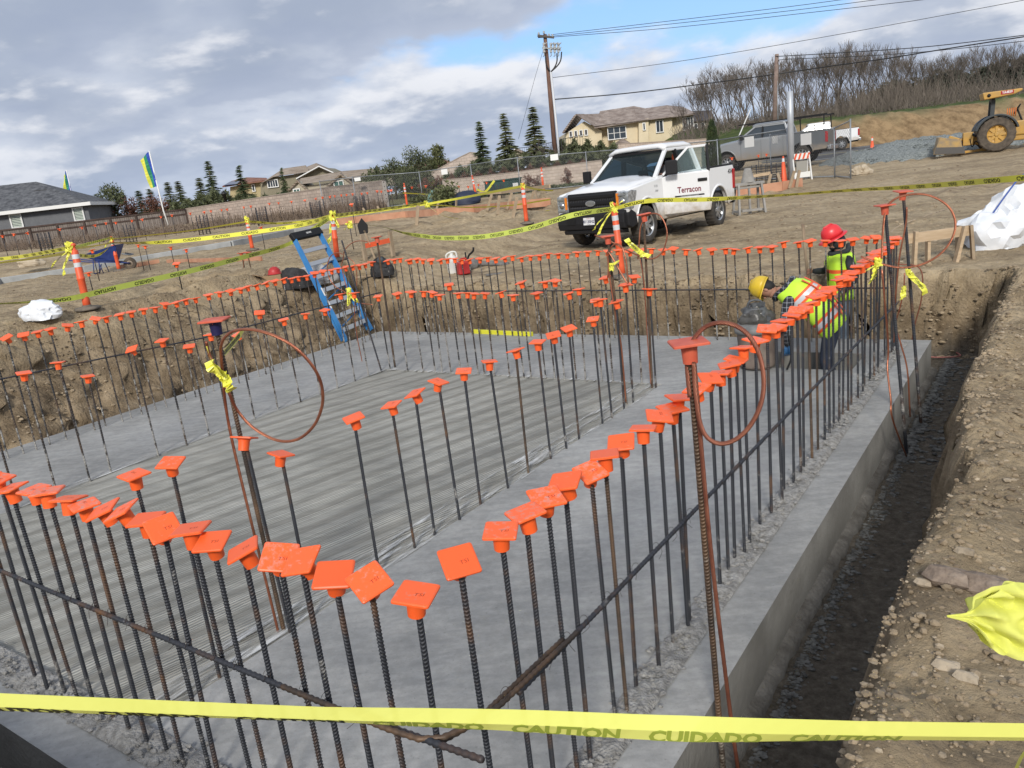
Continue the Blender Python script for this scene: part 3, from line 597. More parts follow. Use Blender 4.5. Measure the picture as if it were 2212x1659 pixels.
hbar('tie_bar','long tie bar running through the right-hand dowel row',[(-1.55,1.95,.69),(-1.555,3.2,.672),(-1.555,5.5,.645),(-1.56,8,.60),(-1.56,10.2,.56)],.0108,ties=[(-1.56,y,.69-.016*(y-2)) for y,_ in R_RIGHT[2:20]])
hbar('tie_bar','long tie bar running through the left-hand front dowel row',[(-1.36,1.50,.82),(-2.05,1.53,.752),(-3.2,1.53,.75),(-4.9,1.53,.75)],.0108,ties=[(x,1.54,.75) for x,_ in R_FRONT[2:16]])
hbar('corner_bar','bent L-shaped rebar splice tied at the near corner of the dowel rows',[(-2.30,1.50,.785),(-1.75,1.49,.80),(-1.62,1.50,.80),(-1.555,1.54,.80),(-1.525,1.62,.79),(-1.52,1.8,.75),(-1.525,2.35,.715)],.0098,rusty,ties=[(-1.9,1.5,.79),(-1.53,1.85,.75)])
hbar('tie_bar','short lapped rebar stub ending above the near corner',[(-1.58,1.52,.775),(-1.56,1.7,.735),(-1.565,2.3,.70)],.0100,rusty)
hbar('tie_bar','tie bar running through the outer left dowel row',[(-10.13,2.5,1.0),(-10.13,3.86,.94),(-10.13,6.57,.81),(-10.13,10.3,.80)],.010,n=6)
hbar('tie_bar','tie bar running through the far dowel row before the cut bank',[(-8.9,10.37,.79),(-7.38,10.37,.76),(-3.25,10.37,.71),(-1.7,10.37,.70)],.010,n=6)
# ================= big grounding bars, copper loops =================
copper=mat('bare_copper',(.52,.205,.115),.38,.75,col2=(.33,.12,.07),scale=7,bump=.2); copper_dark=mat('tarnished_copper',(.20,.07,.045),.5,.6,col2=(.33,.13,.08),scale=9)
big_cap=cap_mesh(False,.072,[redp,bluep,ink],False); big_cap_blue=cap_mesh(False,.072,[redp,bluep,ink],True)
def ground_bar(base,topp,label,r=.017,blue=False,m=None):
    base=Vector(base); topp=Vector(topp); o=thing('grounding_bar',label,'rebar',base); L=(topp-base).length
    me=rib_mesh('bar',L-.012,r,.0165,8,m or rusty); b=bpy.data.objects.new('bar',me); COL.objects.link(b); b.parent=o; b.rotation_mode='QUATERNION'; b.rotation_quaternion=Vector((0,0,1)).rotation_difference((topp-base).normalized())
    c=bpy.data.objects.new('safety_cap',big_cap_blue if blue else big_cap); COL.objects.link(c); c.parent=o; c.location=topp-base; c.rotation_euler=(rnd.gauss(0,.05),rnd.gauss(0,.05),.6); c.scale=(1.,1.,1.1)
    return o
def strand(mb,pts,r,n=6,twist=60,k=0):
    # stranded cable: a bundle of helical wires
    P=smooth(pts,10); L=[0]
    for a,b in zip(P[:-1],P[1:]): L.append(L[-1]+(b-a).length)
    tot=L[-1]; N=int(tot/.012); Q=[];j=0
    for i in range(N+1):
        s=tot*i/N
        while j<len(L)-2 and L[j+1]<s: j+=1
        t=(s-L[j])/max(1e-6,L[j+1]-L[j]); Q.append(P[j].lerp(P[j+1],t))
    fr=[];u=None
    for i,p in enumerate(Q):
        t=(Q[min(i+1,N)]-Q[max(i-1,0)]).normalized()
        u=t.orthogonal().normalized() if u is None else (u-t*u.dot(t)).normalized(); fr.append((p,u,t.cross(u)))
    for q in range(n):
        line=[p+(u*math.cos(2*PI*q/n+i*.012*twist)+w*math.sin(2*PI*q/n+i*.012*twist))*r*.62 for i,(p,u,w) in enumerate(fr)]
        mb.tube(line,r*.40,5,k=k)
def copper_wire(label,pts,r=.0085,m=None,near=True,twist=55):
    mb=MB()
    if near: strand(mb,pts,r,7,twist)
    else: mb.tube(smooth(pts,6),r,6)
    o=mb.build('ground_wire',m or copper); return tag(o,label,'copper wire')
def plane_pts(L,Y,amp=0.):   # picture loop lying in the upright plane y = Y
    n=len(L); return [on_y(x,y,Y+amp*math.sin(2*PI*i/n)) for i,(x,y) in enumerate(L)]
ground_bar((-3.81,2.58,-.02),(-3.84,2.58,1.94),'thick rusty grounding bar with blue-painted cap on the near side of the pad',.0125,True)
copper_wire('large bright copper cable loop beside the blue-capped grounding bar',[on_y(445,738,2.50),on_y(452,765,2.52),on_y(468,800,2.53),on_y(482,822,2.54)]+plane_pts([(495,850),(512,885),(545,922),(595,950),(640,950),(676,922),(695,880),(696,840),(684,805),(660,772),(628,744),(590,724),(545,712),(508,714),(487,727),(478,745),(478,775)],2.54,.10)+[Vector((-3.87,2.55,1.35)),Vector((-3.86,2.55,.8)),Vector((-3.85,2.56,.25)),Vector((-3.84,2.56,-.02))],.0085)
ground_bar((-1.17,2.93,-.44),(-1.19,2.86,1.80),'thick rusty grounding bar with orange cap standing against the right slab face',.0125,False)
copper_wire('heavy dark copper cable ring tied to the grounding bar beside the right dowel row',[(-1.19,2.84,1.58)]+plane_pts([(1484,790),(1487,760),(1500,730),(1524,706),(1555,697),(1587,703),(1615,722),(1637,757),(1648,800),(1649,845),(1637,890),(1612,930),(1582,953),(1552,958),(1526,943),(1512,912),(1505,870),(1501,830),(1500,790)],2.86,.05)+[(-1.16,2.86,1.3),(-1.15,2.87,.9),(-1.13,2.89,.4),(-1.10,2.90,-.1),(-1.07,2.90,-.43)],.0095,copper_dark)
ground_bar((-1.10,7.72,-.42),(-1.30,7.72,1.90),'orange-capped grounding bar leaning on the right slab edge nearer the camera',.014,False,steel)
ground_bar((-1.10,8.63,-.42),(-1.29,8.63,1.95),'taller orange-capped grounding bar at the far end of the right slab edge',.014,False,steel)
copper_wire('very wide copper loop hanging between the two far-right grounding bars',plane_pts([(1905,560),(1906,520),(1909,480),(1915,448),(1933,430),(1960,421),(1997,420),(2030,432),(2054,453),(2064,484),(2056,516),(2036,544),(2008,564),(1977,575),(1944,578),(1911,572),(1880,562),(1860,554)],7.66,.05),.0095)
copper_wire('copper wire running down the nearer right-hand grounding bar',[on_x(1905,582,-1.22),on_x(1911,650,-1.2),on_x(1919,748,-1.19),on_x(1917,797,-1.19),on_x(1924,860,-1.14),on_x(1928,905,-1.12),(-1.08,7.6,-.42)],.008,near=False)
copper_wire('long copper wire bowed against the farther right-hand grounding bar',plane_pts([(1959,447),(1957,483),(1944,549),(1937,615),(1932,691),(1945,740),(1960,800),(1966,900)],8.60),.008,near=False)
copper_wire('reddish copper wire drooping behind the far-right grounding bar',plane_pts([(1912,556),(1940,570),(1968,572),(1985,578),(1993,600),(1990,648),(1977,698),(1970,735)],10.9),.008,copper_dark,False)
copper_wire('bright copper wire slanting behind the far-right grounding bar',plane_pts([(1954,590),(1952,625),(1944,665),(1934,700),(1931,740)],9.2),.007,near=False)
ground_bar((-3.82,8.03,-.02),(-3.77,8.03,1.97),'orange-capped grounding bar at the far right corner of the raked pad',.013)
copper_wire('round copper ring tied at the far right corner of the raked pad',plane_pts([(1378,560),(1381,520),(1384,490),(1396,468),(1412,461),(1427,467),(1438,487),(1441,510),(1434,537),(1422,553),(1407,559),(1390,556),(1357,542),(1320,522),(1285,508)],8.0,.03),.0085,near=False)
copper_wire('copper tail running down beside the far right pad corner bar',plane_pts([(1382,556),(1390,600),(1394,650),(1398,720),(1403,790),(1406,830)],7.99),.007,near=False)
ground_bar((-3.82,7.36,-.02),(-3.88,7.36,1.82),'grounding bar with a faded orange and blue cap left of the ringed bar',.013)
copper_wire('narrow copper hoop left of the round copper ring',plane_pts([(1313,600),(1316,555),(1320,535),(1332,527),(1344,535),(1352,560),(1355,590),(1354,610)],7.34,.03)+plane_pts([(1315,545),(1314,570),(1320,620),(1330,680),(1341,740),(1347,800),(1352,868)],7.33),.0085,near=False)
mbx=ground_bar((-8.10,8.28,-.02),(-8.06,8.28,1.93),'orange-capped grounding bar at the far left corner of the raked pad',.014)
copper_wire('twin copper hoops tied beside the blue stepladder',plane_pts([(800,530),(797,524),(790,521),(770,521),(756,528),(745,540),(742,552)],8.9)+plane_pts([(741,560),(738,575),(743,600),(751,628)],8.9),.008,near=False)
copper_wire('small copper loop left of the far left grounding bar',plane_pts([(740,550),(732,546),(718,550),(710,562),(707,580),(712,602),(726,620),(744,630),(757,642),(776,654),(805,658)],8.85),.008,near=False)
copper_wire('copper wire dropping beside the stepladder to the slab',plane_pts([(752,556),(766,570),(771,600),(768,640),(766,680),(772,730),(782,780),(786,818)],8.5),.007,near=False)
hbar('bare_bar','bare dark rebar without a cap tied beside the stepladder',[(-8.16,8.05,-.02),on_y(738,519,8.05)],.012,n=6)
for k,(cx,cy) in enumerate(((521,547),(534,545))):
    p=on_y(cx,cy,10.6); ground_bar((p.x+.05,p.y,.4),tuple(p),('left' if k==0 else 'right')+' bar of the capped pair standing beyond the outer left dowel row',.013,False)
copper_wire('copper wire strapped to the capped pair beyond the left row',plane_pts([(527,560),(526,590),(530,640),(538,680),(545,715)],10.5),.007,near=False)
# ================= view-frame helper for the distance =================
def A(px,py,Zd): p=at(px,py,Zd); return p.dot(RH),p.z
def W(a,Zd,z=0.): p=RH*a+FH*Zd; return Vector((p.x,p.y,z))
def gzv(a,Zd): p=W(a,Zd); return gz(p.x,p.y)
# ================= road =================
asph=mat('asphalt',(.060,.060,.063),.85,col2=(.10,.10,.105),scale=3,bump=.15,space='world'); asph2=mat('fresh_asphalt',(.035,.035,.038),.85,col2=(.055,.055,.058),scale=4,space='world')
paint=mat('road_paint',(.62,.62,.60),.7); ypaint=mat('yellow_road_paint',(.45,.38,.16),.7); shoulder=mat('road_shoulder',(.13,.115,.10),.9,col2=(.22,.19,.15),scale=2,space='world',bump=.3)
def road():
    def strip(mb,z0,z1,off,k,a0=16,a1=160,n=60):
        vs=[]
        for i in range(n+1):
            a=a0+(a1-a0)*i/n
            for d in (z0,z1): p=W(a,d); vs.append((p.x,p.y,ROADZ(a,d)+off))
        mb.add(vs,[(2*i,2*i+2,2*i+3,2*i+1) for i in range(n)],k)
    global ROADZ
    ROADZ=lambda a,d:1.50+.030*(d-46)+.10
    mb=MB(); strip(mb,44.6,56.6,0,0); strip(mb,44.6,49.4,.004,1)
    strip(mb,45.3,45.5,.010,2); strip(mb,54.9,55.1,.010,2); strip(mb,50.3,50.45,.010,3); strip(mb,50.65,50.8,.010,3)
    for d in (44.6,56.6):
        vs=[]
        for i in range(61):
            a=16+144*i/60
            for zz in (0,-.8): p=W(a,d); vs.append((p.x,p.y,ROADZ(a,d)+zz))
        mb.add(vs,[(2*i,2*i+2,2*i+3,2*i+1) for i in range(60)],0)
    tag(mb.build('road',[asph,asph2,paint,ypaint]),kind='structure')
road()
# ================= foliage makers =================
def leafm(name,a,b,c=None): return mat(name,a,.75,col2=b,scale=2.2,det=4,lo=.36,hi=.64,space='world')
needle=leafm('dark_needles',(.030,.052,.024),(.10,.13,.05)); needle2=leafm('olive_needles',(.06,.075,.028),(.15,.16,.065)); leaf=leafm('olive_leaves',(.040,.052,.022),(.13,.145,.065)); rusty_leaf=leafm('russet_leaves',(.08,.030,.020),(.17,.075,.045))
cypress=leafm('cypress_leaves',(.014,.028,.010),(.05,.075,.02)); bark=mat('grey_brown_bark',(.075,.06,.048),.95,col2=(.17,.145,.12),scale=3,space='world'); dry=mat('dry_weeds',(.085,.062,.048),.95,col2=(.20,.15,.11),scale=.8,space='world')
def leafcard(mb,p,d,L,w,rg,k=0):
    n=d.orthogonal().normalized(); q=Quaternion(d,rg.random()*6.28); n=q@n
    mb.add([p-n*w*.5,p+d*L*.5+n*w*.1,p+d*L,p+n*w*.5],[(0,1,2,3)],k)
def conifer_mesh(seed,H=6.,Rb=1.25,dens=1.,tip=1.):
    rg=random.Random(seed); tr=MB(); tr.tube([(0,0,0),(.03,0,H*.5),(0,.02,H*.98)],[.13,.08,.015],6); cr=MB(); z=H*.10; 
    while z<H*.985:
        f=1-z/H; R=Rb*(f**.85)*(.50+.85*rg.random())+.05; nb=max(3,int(7*dens*(.5+f)))
        for q in range(nb):
            a=rg.random()*6.28; d=Vector((math.cos(a),math.sin(a),0)); L=R*(.6+.5*rg.random())
            tr.tube([(0,0,z),tuple(d*L*.6+Vector((0,0,z-.02*L))),tuple(d*L+Vector((0,0,z-.16*L)))],[.018,.012,.004],3,cap=False)
            m=int(15*dens*L/.9)+6
            for i in range(m):
                t=(i+.6)/m; p=d*L*t+Vector((0,0,z-.16*L*t*t+.02))
                for s in (-1,1):
                    dd=(d*.7+Vector((-d.y,d.x,0))*s*(.5+.5*rg.random())+Vector((0,0,-.30+.35*rg.random()))).normalized()
                    leafcard(cr,p,dd,.24+.26*rg.random(),.11+.07*rg.random(),rg)
        z+=H*.028*(.7+.6*rg.random())
    return tr,cr
def broad(seed,H,R,n=1600,trunk=.3,leafsz=.16):
    rg=random.Random(seed); tr=MB(); cr=MB(); cl=[]
    tr.tube([(0,0,0),(.05,0,H*.3),(0,.05,H*.55)],[.10,.08,.04],6)
    for i in range(22):
        a=rg.random()*6.28; rr=R*math.sqrt(rg.random())*.8; z=H*(trunk+(1-trunk)*rg.random()); f=1-abs(z/H-.55)*1.1; c=Vector((rr*math.cos(a)*f,rr*math.sin(a)*f,z)); cl.append((c,R*(.22+.25*rg.random())))
        tr.tube([(0,0,H*.25),tuple(c*.5+Vector((0,0,H*.2))),tuple(c)],[.035,.02,.006],3,cap=False)
    for i in range(n):
        c,r=rg.choice(cl); v=Vector((rg.gauss(0,1),rg.gauss(0,1),rg.gauss(0,1))).normalized()*r*rg.random()**.4; d=(v+Vector((rg.gauss(0,.5),rg.gauss(0,.5),rg.gauss(0,.6)))*r).normalized(); leafcard(cr,c+v,d,leafsz*1.35*(.6+.8*rg.random()),leafsz*.75,rg)
    return tr,cr
def plant(name,label,cat,p,tr,cr,cm,group=None,s=1.,rz=0.,sz=None,tb=None):
    o=thing(name,label,cat,p,rz,group); 
    if tr: tr.build('trunk',tb or bark,o)
    cr.build('crown',cm,o); o.scale=(s,s,sz or s); return o
C1=plant('conifer_tree','tallest dark conifer standing over the shorter spruces left of the streetlamp','tree',(0,0,0),*conifer_mesh(1),needle,'slender conifers along the neighbourhood edge')
C2=plant('conifer_tree','x','tree',(0,0,0),*conifer_mesh(5,6,1.5,1.25),needle2,'slender conifers along the neighbourhood edge')
def putc(proto,px,ytop,Zd,label,base=None,wid=1.,first=False,group=None):
    a,zt=A(px,ytop,Zd); g=gzv(a,Zd)-.1 if base is None else base; s=(zt-g)/6.
    loc=W(a,Zd,g)
    if first: proto.location=loc; proto.rotation_euler=(0,0,rnd.random()*6); proto.scale=(s*wid,s*wid,s); proto['label']=label; return proto
    return dup(proto,loc,rnd.random()*6,label,group,(s*wid,s*wid,s))
putc(C1,447,348,74,'tallest dark conifer in the left group, above the tan block wall',first=True,wid=1.0)
putc(C1,515,357,76,'dark conifer standing before the red-roofed house',wid=1.1); putc(C1,607,362,70,'small dark conifer in front of the olive house windows',wid=.75)
putc(C2,428,384,72,'olive conifer just left of the tallest dark conifer',first=True,wid=1.15); putc(C2,383,391,72,'pale olive conifer second to the right of the big striped flag',wid=1.2); putc(C2,360,393,73,'pale olive conifer nearest the big striped flagpole',wid=1.1)
putc(C1,322,408,76,'dark round-shouldered conifer just left of the big flagpole',wid=1.4); putc(C1,297,412,76,'low dark conifer between the green tree and the flagpole',wid=1.5)
putc(C1,1034,262,60,'left spruce of the three tall ones beside the utility pole',wid=.95); putc(C2,1087,244,60,'middle spruce of the three tall ones beside the utility pole',wid=.9); putc(C2,1149,230,60,'right spruce of the three tall ones, next to the utility pole',wid=.95)
def putb(px,ytop,Zd,R,label,cm,seed,n=1500,name='leafy_tree',cat='tree',trunk=.25,leafsz=.16,base=None,group=None):
    a,zt=A(px,ytop,Zd); g=(gzv(a,Zd)-.1) if base is None else base; H=zt-g
    return plant(name,label,cat,W(a,Zd,g),*broad(seed,H,R,n,trunk,leafsz),cm,group)
putb(232,410,66,1.7,'bushy dark green tree behind the fence beside the grey house',leaf,11,2600,trunk=.1,leafsz=.2)
putb(845,352,58,2.1,'wide grey-green olive tree right of the block wall end',leaf,12,5200,leafsz=.15); putb(893,333,60,1.7,'rounded olive tree in the middle of the three by the streetlamp',leaf,13,4200,leafsz=.15); putb(938,322,62,1.1,'thin wind-bent tree right of the olive trees',needle2,14,2200,leafsz=.17)
putb(805,372,62,1.3,'low olive shrub tree beside the black streetlamp',leaf,15,1200)
for i,(px,y,Zd,R,lb) in enumerate(((272,440,66,1.6,'russet hedge shrub left of the flagpole base'),(330,436,67,1.6,'russet hedge shrub right of the flagpole base'),(205,432,70,1.2,'low green shrub at the grey house corner'))): putb(px,y,Zd,R,lb,rusty_leaf if i<2 else leaf,20+i,1300,'garden_shrub','shrub',.05,.18)
# dense hedge masses behind the block wall and on the bank by the pole
def bush_mass(name,label,pts,Zd,hw,n,cm,seed,leafsz=.2,thick=1.5):
    rg=random.Random(seed); mb=MB()
    for i in range(n):
        t=rg.random()*(len(pts)-1); j=int(t); f=t-j; px=pts[j][0]*(1-f)+pts[j+1][0]*f; py=pts[j][1]*(1-f)+pts[j+1][1]*f; d=Zd+rg.uniform(-thick,thick)
        a,zt=A(px,py,d); g=gzv(a,d)-.1; h=(zt-g)*(1-abs(rg.gauss(0,.10))) if rg.random()<.5 else (zt-g)*rg.random(); lump=1-.22*abs(math.sin(px*.11+seed))-.15*rg.random()
        p=W(a,d,g+h*lump); dd=Vector((rg.gauss(0,1),rg.gauss(0,1),rg.gauss(0,.8))).normalized(); leafcard(mb,p,dd,leafsz*(.6+.9*rg.random()),leafsz*.55,rg)
    o=mb.build(name,cm); return tag(o,label,'hedge')
bush_mass('hedge','long dark green hedge behind the tan block wall',[(270,455),(330,448),(400,425),(460,400),(500,415),(560,420),(650,415)],69,2,9000,leaf,3,.36,2.5)
bush_mass('hedge','dark ivy hedge on the raised bank under the three spruces',[(905,400),(960,375),(1010,345),(1080,335),(1140,325),(1200,322),(1260,318),(1330,320)],57,2,9000,leaf,4,.34,1.5)
bush_mass('hedge','mixed green hedge before the beige two-storey house',[(1195,300),(1230,296),(1270,300),(1330,306)],63,2,4500,leaf,5,.34,1)
bush_mass('red_groundcover','reddish ground cover running along the top of the low retaining wall',[(900,385),(960,372),(1030,365),(1120,352),(1200,345),(1270,338)],55,2,5000,rusty_leaf,6,.13,.8)
bush_mass('planting_strip','low grey-green planting between the fence and the retaining wall',[(880,425),(960,415),(1040,412),(1120,405),(1200,400),(1270,395),(1330,385)],47,2,7000,leaf,7,.22,2.)
for i,(px,y,lb) in enumerate(((1138,384,'left one of the two round dark red shrubs before the low wall'),(1160,381,'right one of the two round dark red shrubs before the low wall'),(1224,369,'dark red shrub right of the wooden utility pole'))): putb(px,y-4,50,.45,lb,rusty_leaf,40+i,500,'red_shrub','shrub',.15,.10,group='round red shrubs')
putb(955,398,40,1.0,'spiky green shrub standing inside the taped formwork area',needle2,50,900,'garden_shrub','shrub',.05,.17)
# cypress column
rg=random.Random(8); cr=MB(); tr=MB(); tr.tube([(0,0,0),(0,0,3.2)],[.06,.02],5)
a,zt=A(1537,262,37); g=gzv(a,37); H=zt-g
for i in range(3400): z=H*rg.random(); r=.34*(1-(z/H)**2.2)**.6*(.75+.35*rg.random()); t=rg.random()*6.28; leafcard(cr,Vector((r*math.cos(t),r*math.sin(t),z)),Vector((.25*math.cos(t),.25*math.sin(t),1)).normalized(),.16,.05,rg)
plant('cypress_tree','narrow dark column cypress behind the tail of the white pickup','tree',W(a,37,g),tr,cr,cypress)
# ---- bare winter trees ----
def bare_mesh(seed,H=9.):
    rg=random.Random(seed); mb=MB()
    def br(p,d,L,r,dep):
        n=3; pts=[p]; q=p; dd=d
        for i in range(n):
            dd=(dd+Vector((rg.gauss(0,.16),rg.gauss(0,.16),.10+rg.gauss(0,.08)))).normalized(); q=q+dd*L/n; pts.append(q)
        mb.tube(pts,[max(.015,r*(1-.45*i/n)) for i in range(n+1)],3 if r<.05 else 5,cap=False)
        if dep<=0: return
        for c in range(rg.choice((2,3,3)) if dep>1 else 3):
            t=rg.uniform(.45,1.0); k=min(n-1,int(t*n)); s=pts[k].lerp(pts[k+1],t*n-k); a=rg.random()*6.28; sp=rg.uniform(.25,.62)
            nd=(dd+dd.orthogonal().normalized()*0+Vector((math.cos(a),math.sin(a),rg.uniform(-.1,.35)))*sp).normalized(); br(s,nd,L*rg.uniform(.6,.86),r*.55,dep-1)
    for s in range(rg.choice((2,3,4))):
        a=rg.random()*6.28; br(Vector((.15*math.cos(a),.15*math.sin(a),0)),Vector((.22*math.cos(a),.22*math.sin(a),1)).normalized(),H*.36,.11,5)
    return mb
barebark=mat('bare_bark',(.075,.062,.052),.95,col2=(.20,.168,.14),scale=1.2,space='world')
BT=[]
GB='bare winter trees along the far side of the road'
for s in range(5): 
    me=bare_mesh(100+s).build('branches',barebark); m_=me.data; zmax=max(v.co.z for v in m_.vertices); bpy.data.objects.remove(me); BT.append((m_,zmax))
tops=[(1483,222,78),(1505,180,84),(1528,160,76),(1550,150,90),(1572,148,80),(1600,136,74),(1625,132,86),(1648,128,78),(1672,124,92),(1700,120,80),(1722,122,74),(1748,112,84),(1775,110,78),(1800,104,90),(1826,95,76),(1850,104,82),(1876,108,92),(1900,104,76),(1925,102,86),(1948,120,80),(1972,128,92),(1996,124,78),(2022,118,86),(2050,126,80),(2080,112,76),(2105,108,90),(2132,118,82),(2160,112,78),(2190,112,88),(2212,116,80),(2240,110,84),(1590,190,70),(1660,185,72),(1740,180,71),(1830,178,72),(1930,180,71)]
tops+=[(x_,y_-6,z_) for x_,y_,z_ in ((1512,165,82),(1560,140,86),(1612,128,82),(1660,118,80),(1712,112,88),(1762,106,82),(1812,96,86),(1862,98,80),(1912,98,90),(1960,112,82),(2008,112,88),(2064,112,82),(2118,106,86),(2175,104,82))]; tops.sort()
for i,(px,y,Zd) in enumerate(tops):
    a,zt=A(px,y+rnd.uniform(-14,4),Zd); g=gzv(a,Zd)-.1; m_,zm=BT[i%5]; s=(zt-g)/zm
    o=thing('bare_tree','%s bare winter tree from the left in the thicket beyond the road'%ordinal(i+1),'tree',W(a,Zd,g),rnd.random()*6,GB); o.scale=(s*.85,s*.85,s)
    c=bpy.data.objects.new('branches',m_); COL.objects.link(c); c.parent=o
putx=at(1200,300,58); a,zt=A(1199,292,58); g=gzv(a,58)-.1; m_,zm=BT[2]; s=(zt-g)/zm
o=thing('bare_tree','small bare tree in front of the beige house gable','tree',W(a,58,g),1.); o.scale=(s*1.3,s*1.3,s); c=bpy.data.objects.new('branches',m_); COL.objects.link(c); c.parent=o
# thicket of twigs and dark evergreen masses behind
rg=random.Random(9); mb=MB()
for i in range(10500):
    px=rg.uniform(1462,2300); Zd=rg.uniform(70,96); t=(px-1480)/730; 
    y=(262-95*min(1,max(0,t*1.6)))+rg.uniform(0,70); 
    a,zt=A(px,y,Zd); g=gzv(a,Zd)-.2; p=W(a,Zd,g); h=(zt-g)*(.35+1.0*rg.random()**.8); q=p+Vector((rg.gauss(0,.5),rg.gauss(0,.5),h)); mid=p.lerp(q,.5)+Vector((rg.gauss(0,.3),rg.gauss(0,.3),0)); mb.tube([p,mid,q],[.030,.019,.008],3,cap=False)
tag(mb.build('brushwood',mat('brush_twigs',(.10,.083,.068),.95,col2=(.22,.185,.15),scale=.6,space='world')),kind='stuff')
dk=leafm('dark_evergreen',(.024,.030,.020),(.060,.066,.042))  # dark leaf colours of the evergreens behind the thicket
for i,(px,y,Zd,R,n) in enumerate(((1890,185,98,2.4,2200),(1960,160,100,4,2800),(2040,150,98,3.4,2600),(2075,165,96,3,2200),(2120,140,98,2.6,2600),(2160,130,97,2.8,2800),(2215,120,95,3.4,3200),(2260,120,97,4,2600))):
    putb(px,y+22,Zd,R,'%s dark evergreen from the left behind the bare thicket'%ordinal(i+1),dk,60+i,int(n*1.4),'evergreen_tree','tree',.0,.55,group='dark evergreens behind the thicket')
# ================= houses =================
def M_(n,c,r=.85,**k): return mat(n,c,r,**k)
white_trim=M_('white_trim',(.72,.72,.70),.6); glass_dark=mat('window_glass',(.035,.045,.055),.08,spec=.8); tile_brown=M_('brown_roof_tiles',(.17,.13,.11),.9,col2=(.33,.275,.24),scale=1.2,space='world'); shingle=M_('grey_shingles',(.045,.048,.055),.95,col2=(.13,.135,.145),scale=3,space='world',bump=.5,bscale=6)
tile_red=M_('red_roof_tiles',(.16,.065,.045),.9,col2=(.26,.13,.09),scale=1.5,space='world'); tile_tan=M_('tan_roof_tiles',(.22,.17,.125),.9,col2=(.34,.28,.22),scale=1,space='world')
def rooftiles(m,sz=.34):   # courses of tiles as bump and faint lines
    nt=m.node_tree;n=nt.nodes;l=nt.links;b=n['Principled BSDF']; g=n.new('ShaderNodeNewGeometry'); w=n.new('ShaderNodeTexWave'); w.bands_direction='Z'; w.inputs['Scale'].default_value=1.6; w.inputs['Distortion'].default_value=.6; w.inputs['Detail'].default_value=2; w.inputs['Detail Scale'].default_value=3
    l.new(g.outputs['Position'],w.inputs['Vector']); bp=n.new('ShaderNodeBump'); bp.inputs['Strength'].default_value=.8; bp.inputs['Distance'].default_value=.08; l.new(w.outputs[1],bp.inputs['Height']); l.new(bp.outputs[0],b.inputs['Normal'])
for m in (tile_brown,tile_red,tile_tan): rooftiles(m)
class House:
    def __init__(s,name,label,Zd,px,py,cat='house'):
        s.Zd=Zd; s.a0,_=A(px,py,Zd); s.g=gzv(s.a0,Zd); s.o=thing(name,label,cat,W(s.a0,Zd,s.g-.3),VYAW); s.z0=s.g-.3
    def p(s,px,py,dy=0.): a,z=A(px,py,s.Zd+dy); return (a-s.a0,z-s.z0)
    def window(s,px0,py0,px1,py1,cols=2,rows=1,frame=white_trim,pane=glass_dark,slats=0,dy=0.):
        x0,z1=s.p(px0,py0,dy); x1,z0=s.p(px1,py1,dy); z1,z0=max(z0,z1),min(z0,z1); t=.09; mb=MB(); y=dy-.06
        mb.box(((x0+x1)/2,y,z1+t/2),(x1-x0+2*t,.10,t)); mb.box(((x0+x1)/2,y,z0-t/2),(x1-x0+2*t,.12,t))
        for x in (x0-t/2,x1+t/2): mb.box((x,y+.001,(z0+z1)/2),(t,.10,z1-z0-.004))
        for i in range(1,cols): mb.box((x0+(x1-x0)*i/cols,y+.002,(z0+z1)/2),(.06,.07,z1-z0-.004))
        for i in range(1,rows): mb.box(((x0+x1)/2,y+.004,z0+(z1-z0)*i/rows),(x1-x0-.004,.05,.05))
        f=mb.build('window',frame,s.o)
        mb=MB(); mb.box(((x0+x1)/2,dy-.02,(z0+z1)/2),(x1-x0,.03,z1-z0)); mb.build('pane',pane,f)
        if slats:
            mb=MB()
            for i in range(slats): mb.box(((x0+x1)/2,dy-.045,z0+(z1-z0)*(i+.5)/slats),(x1-x0-.04,.02,(z1-z0)/slats*.6))
            mb.build('shutter_slats',M_('pale_green_slats',(.50,.56,.48),.7),f)
    def wall(s,poly,depth,m,name='wall',dy=0.):
        mb=MB(); mb.prism([s.p(x,y,dy) for x,y in poly],dy,dy+depth,'y'); return mb.build(name,m,s.o)
    def slab(s,quad,m,name='roof',th=.14):   # quad of (px,py,dy) corners
        V=[]; 
        for (x,y,dy) in quad: a,z=s.p(x,y,dy); V.append(Vector((a,dy,z)))
        n=(V[1]-V[0]).cross(V[2]-V[0]).normalized(); n=n if n.z>0 else -n; mb=MB(); N=len(V)
        mb.add([v for v in V]+[v-n*th for v in V],[tuple(range(N)),tuple(range(2*N-1,N-1,-1))]+[(i,i+N,(i+1)%N+N,(i+1)%N) for i in range(N)]); return mb.build(name,m,s.o)
grey_stucco=M_('grey_stucco',(.125,.13,.14),.9,col2=(.155,.16,.17),scale=2); beige=M_('beige_stucco',(.60,.51,.35),.9,col2=(.66,.57,.40),scale=.8); olive=M_('olive_stucco',(.20,.18,.125),.9,col2=(.25,.225,.16),scale=1); cream=M_('cream_stucco',(.42,.38,.30),.9)
def off(px,slope=-.1196): return slope*px
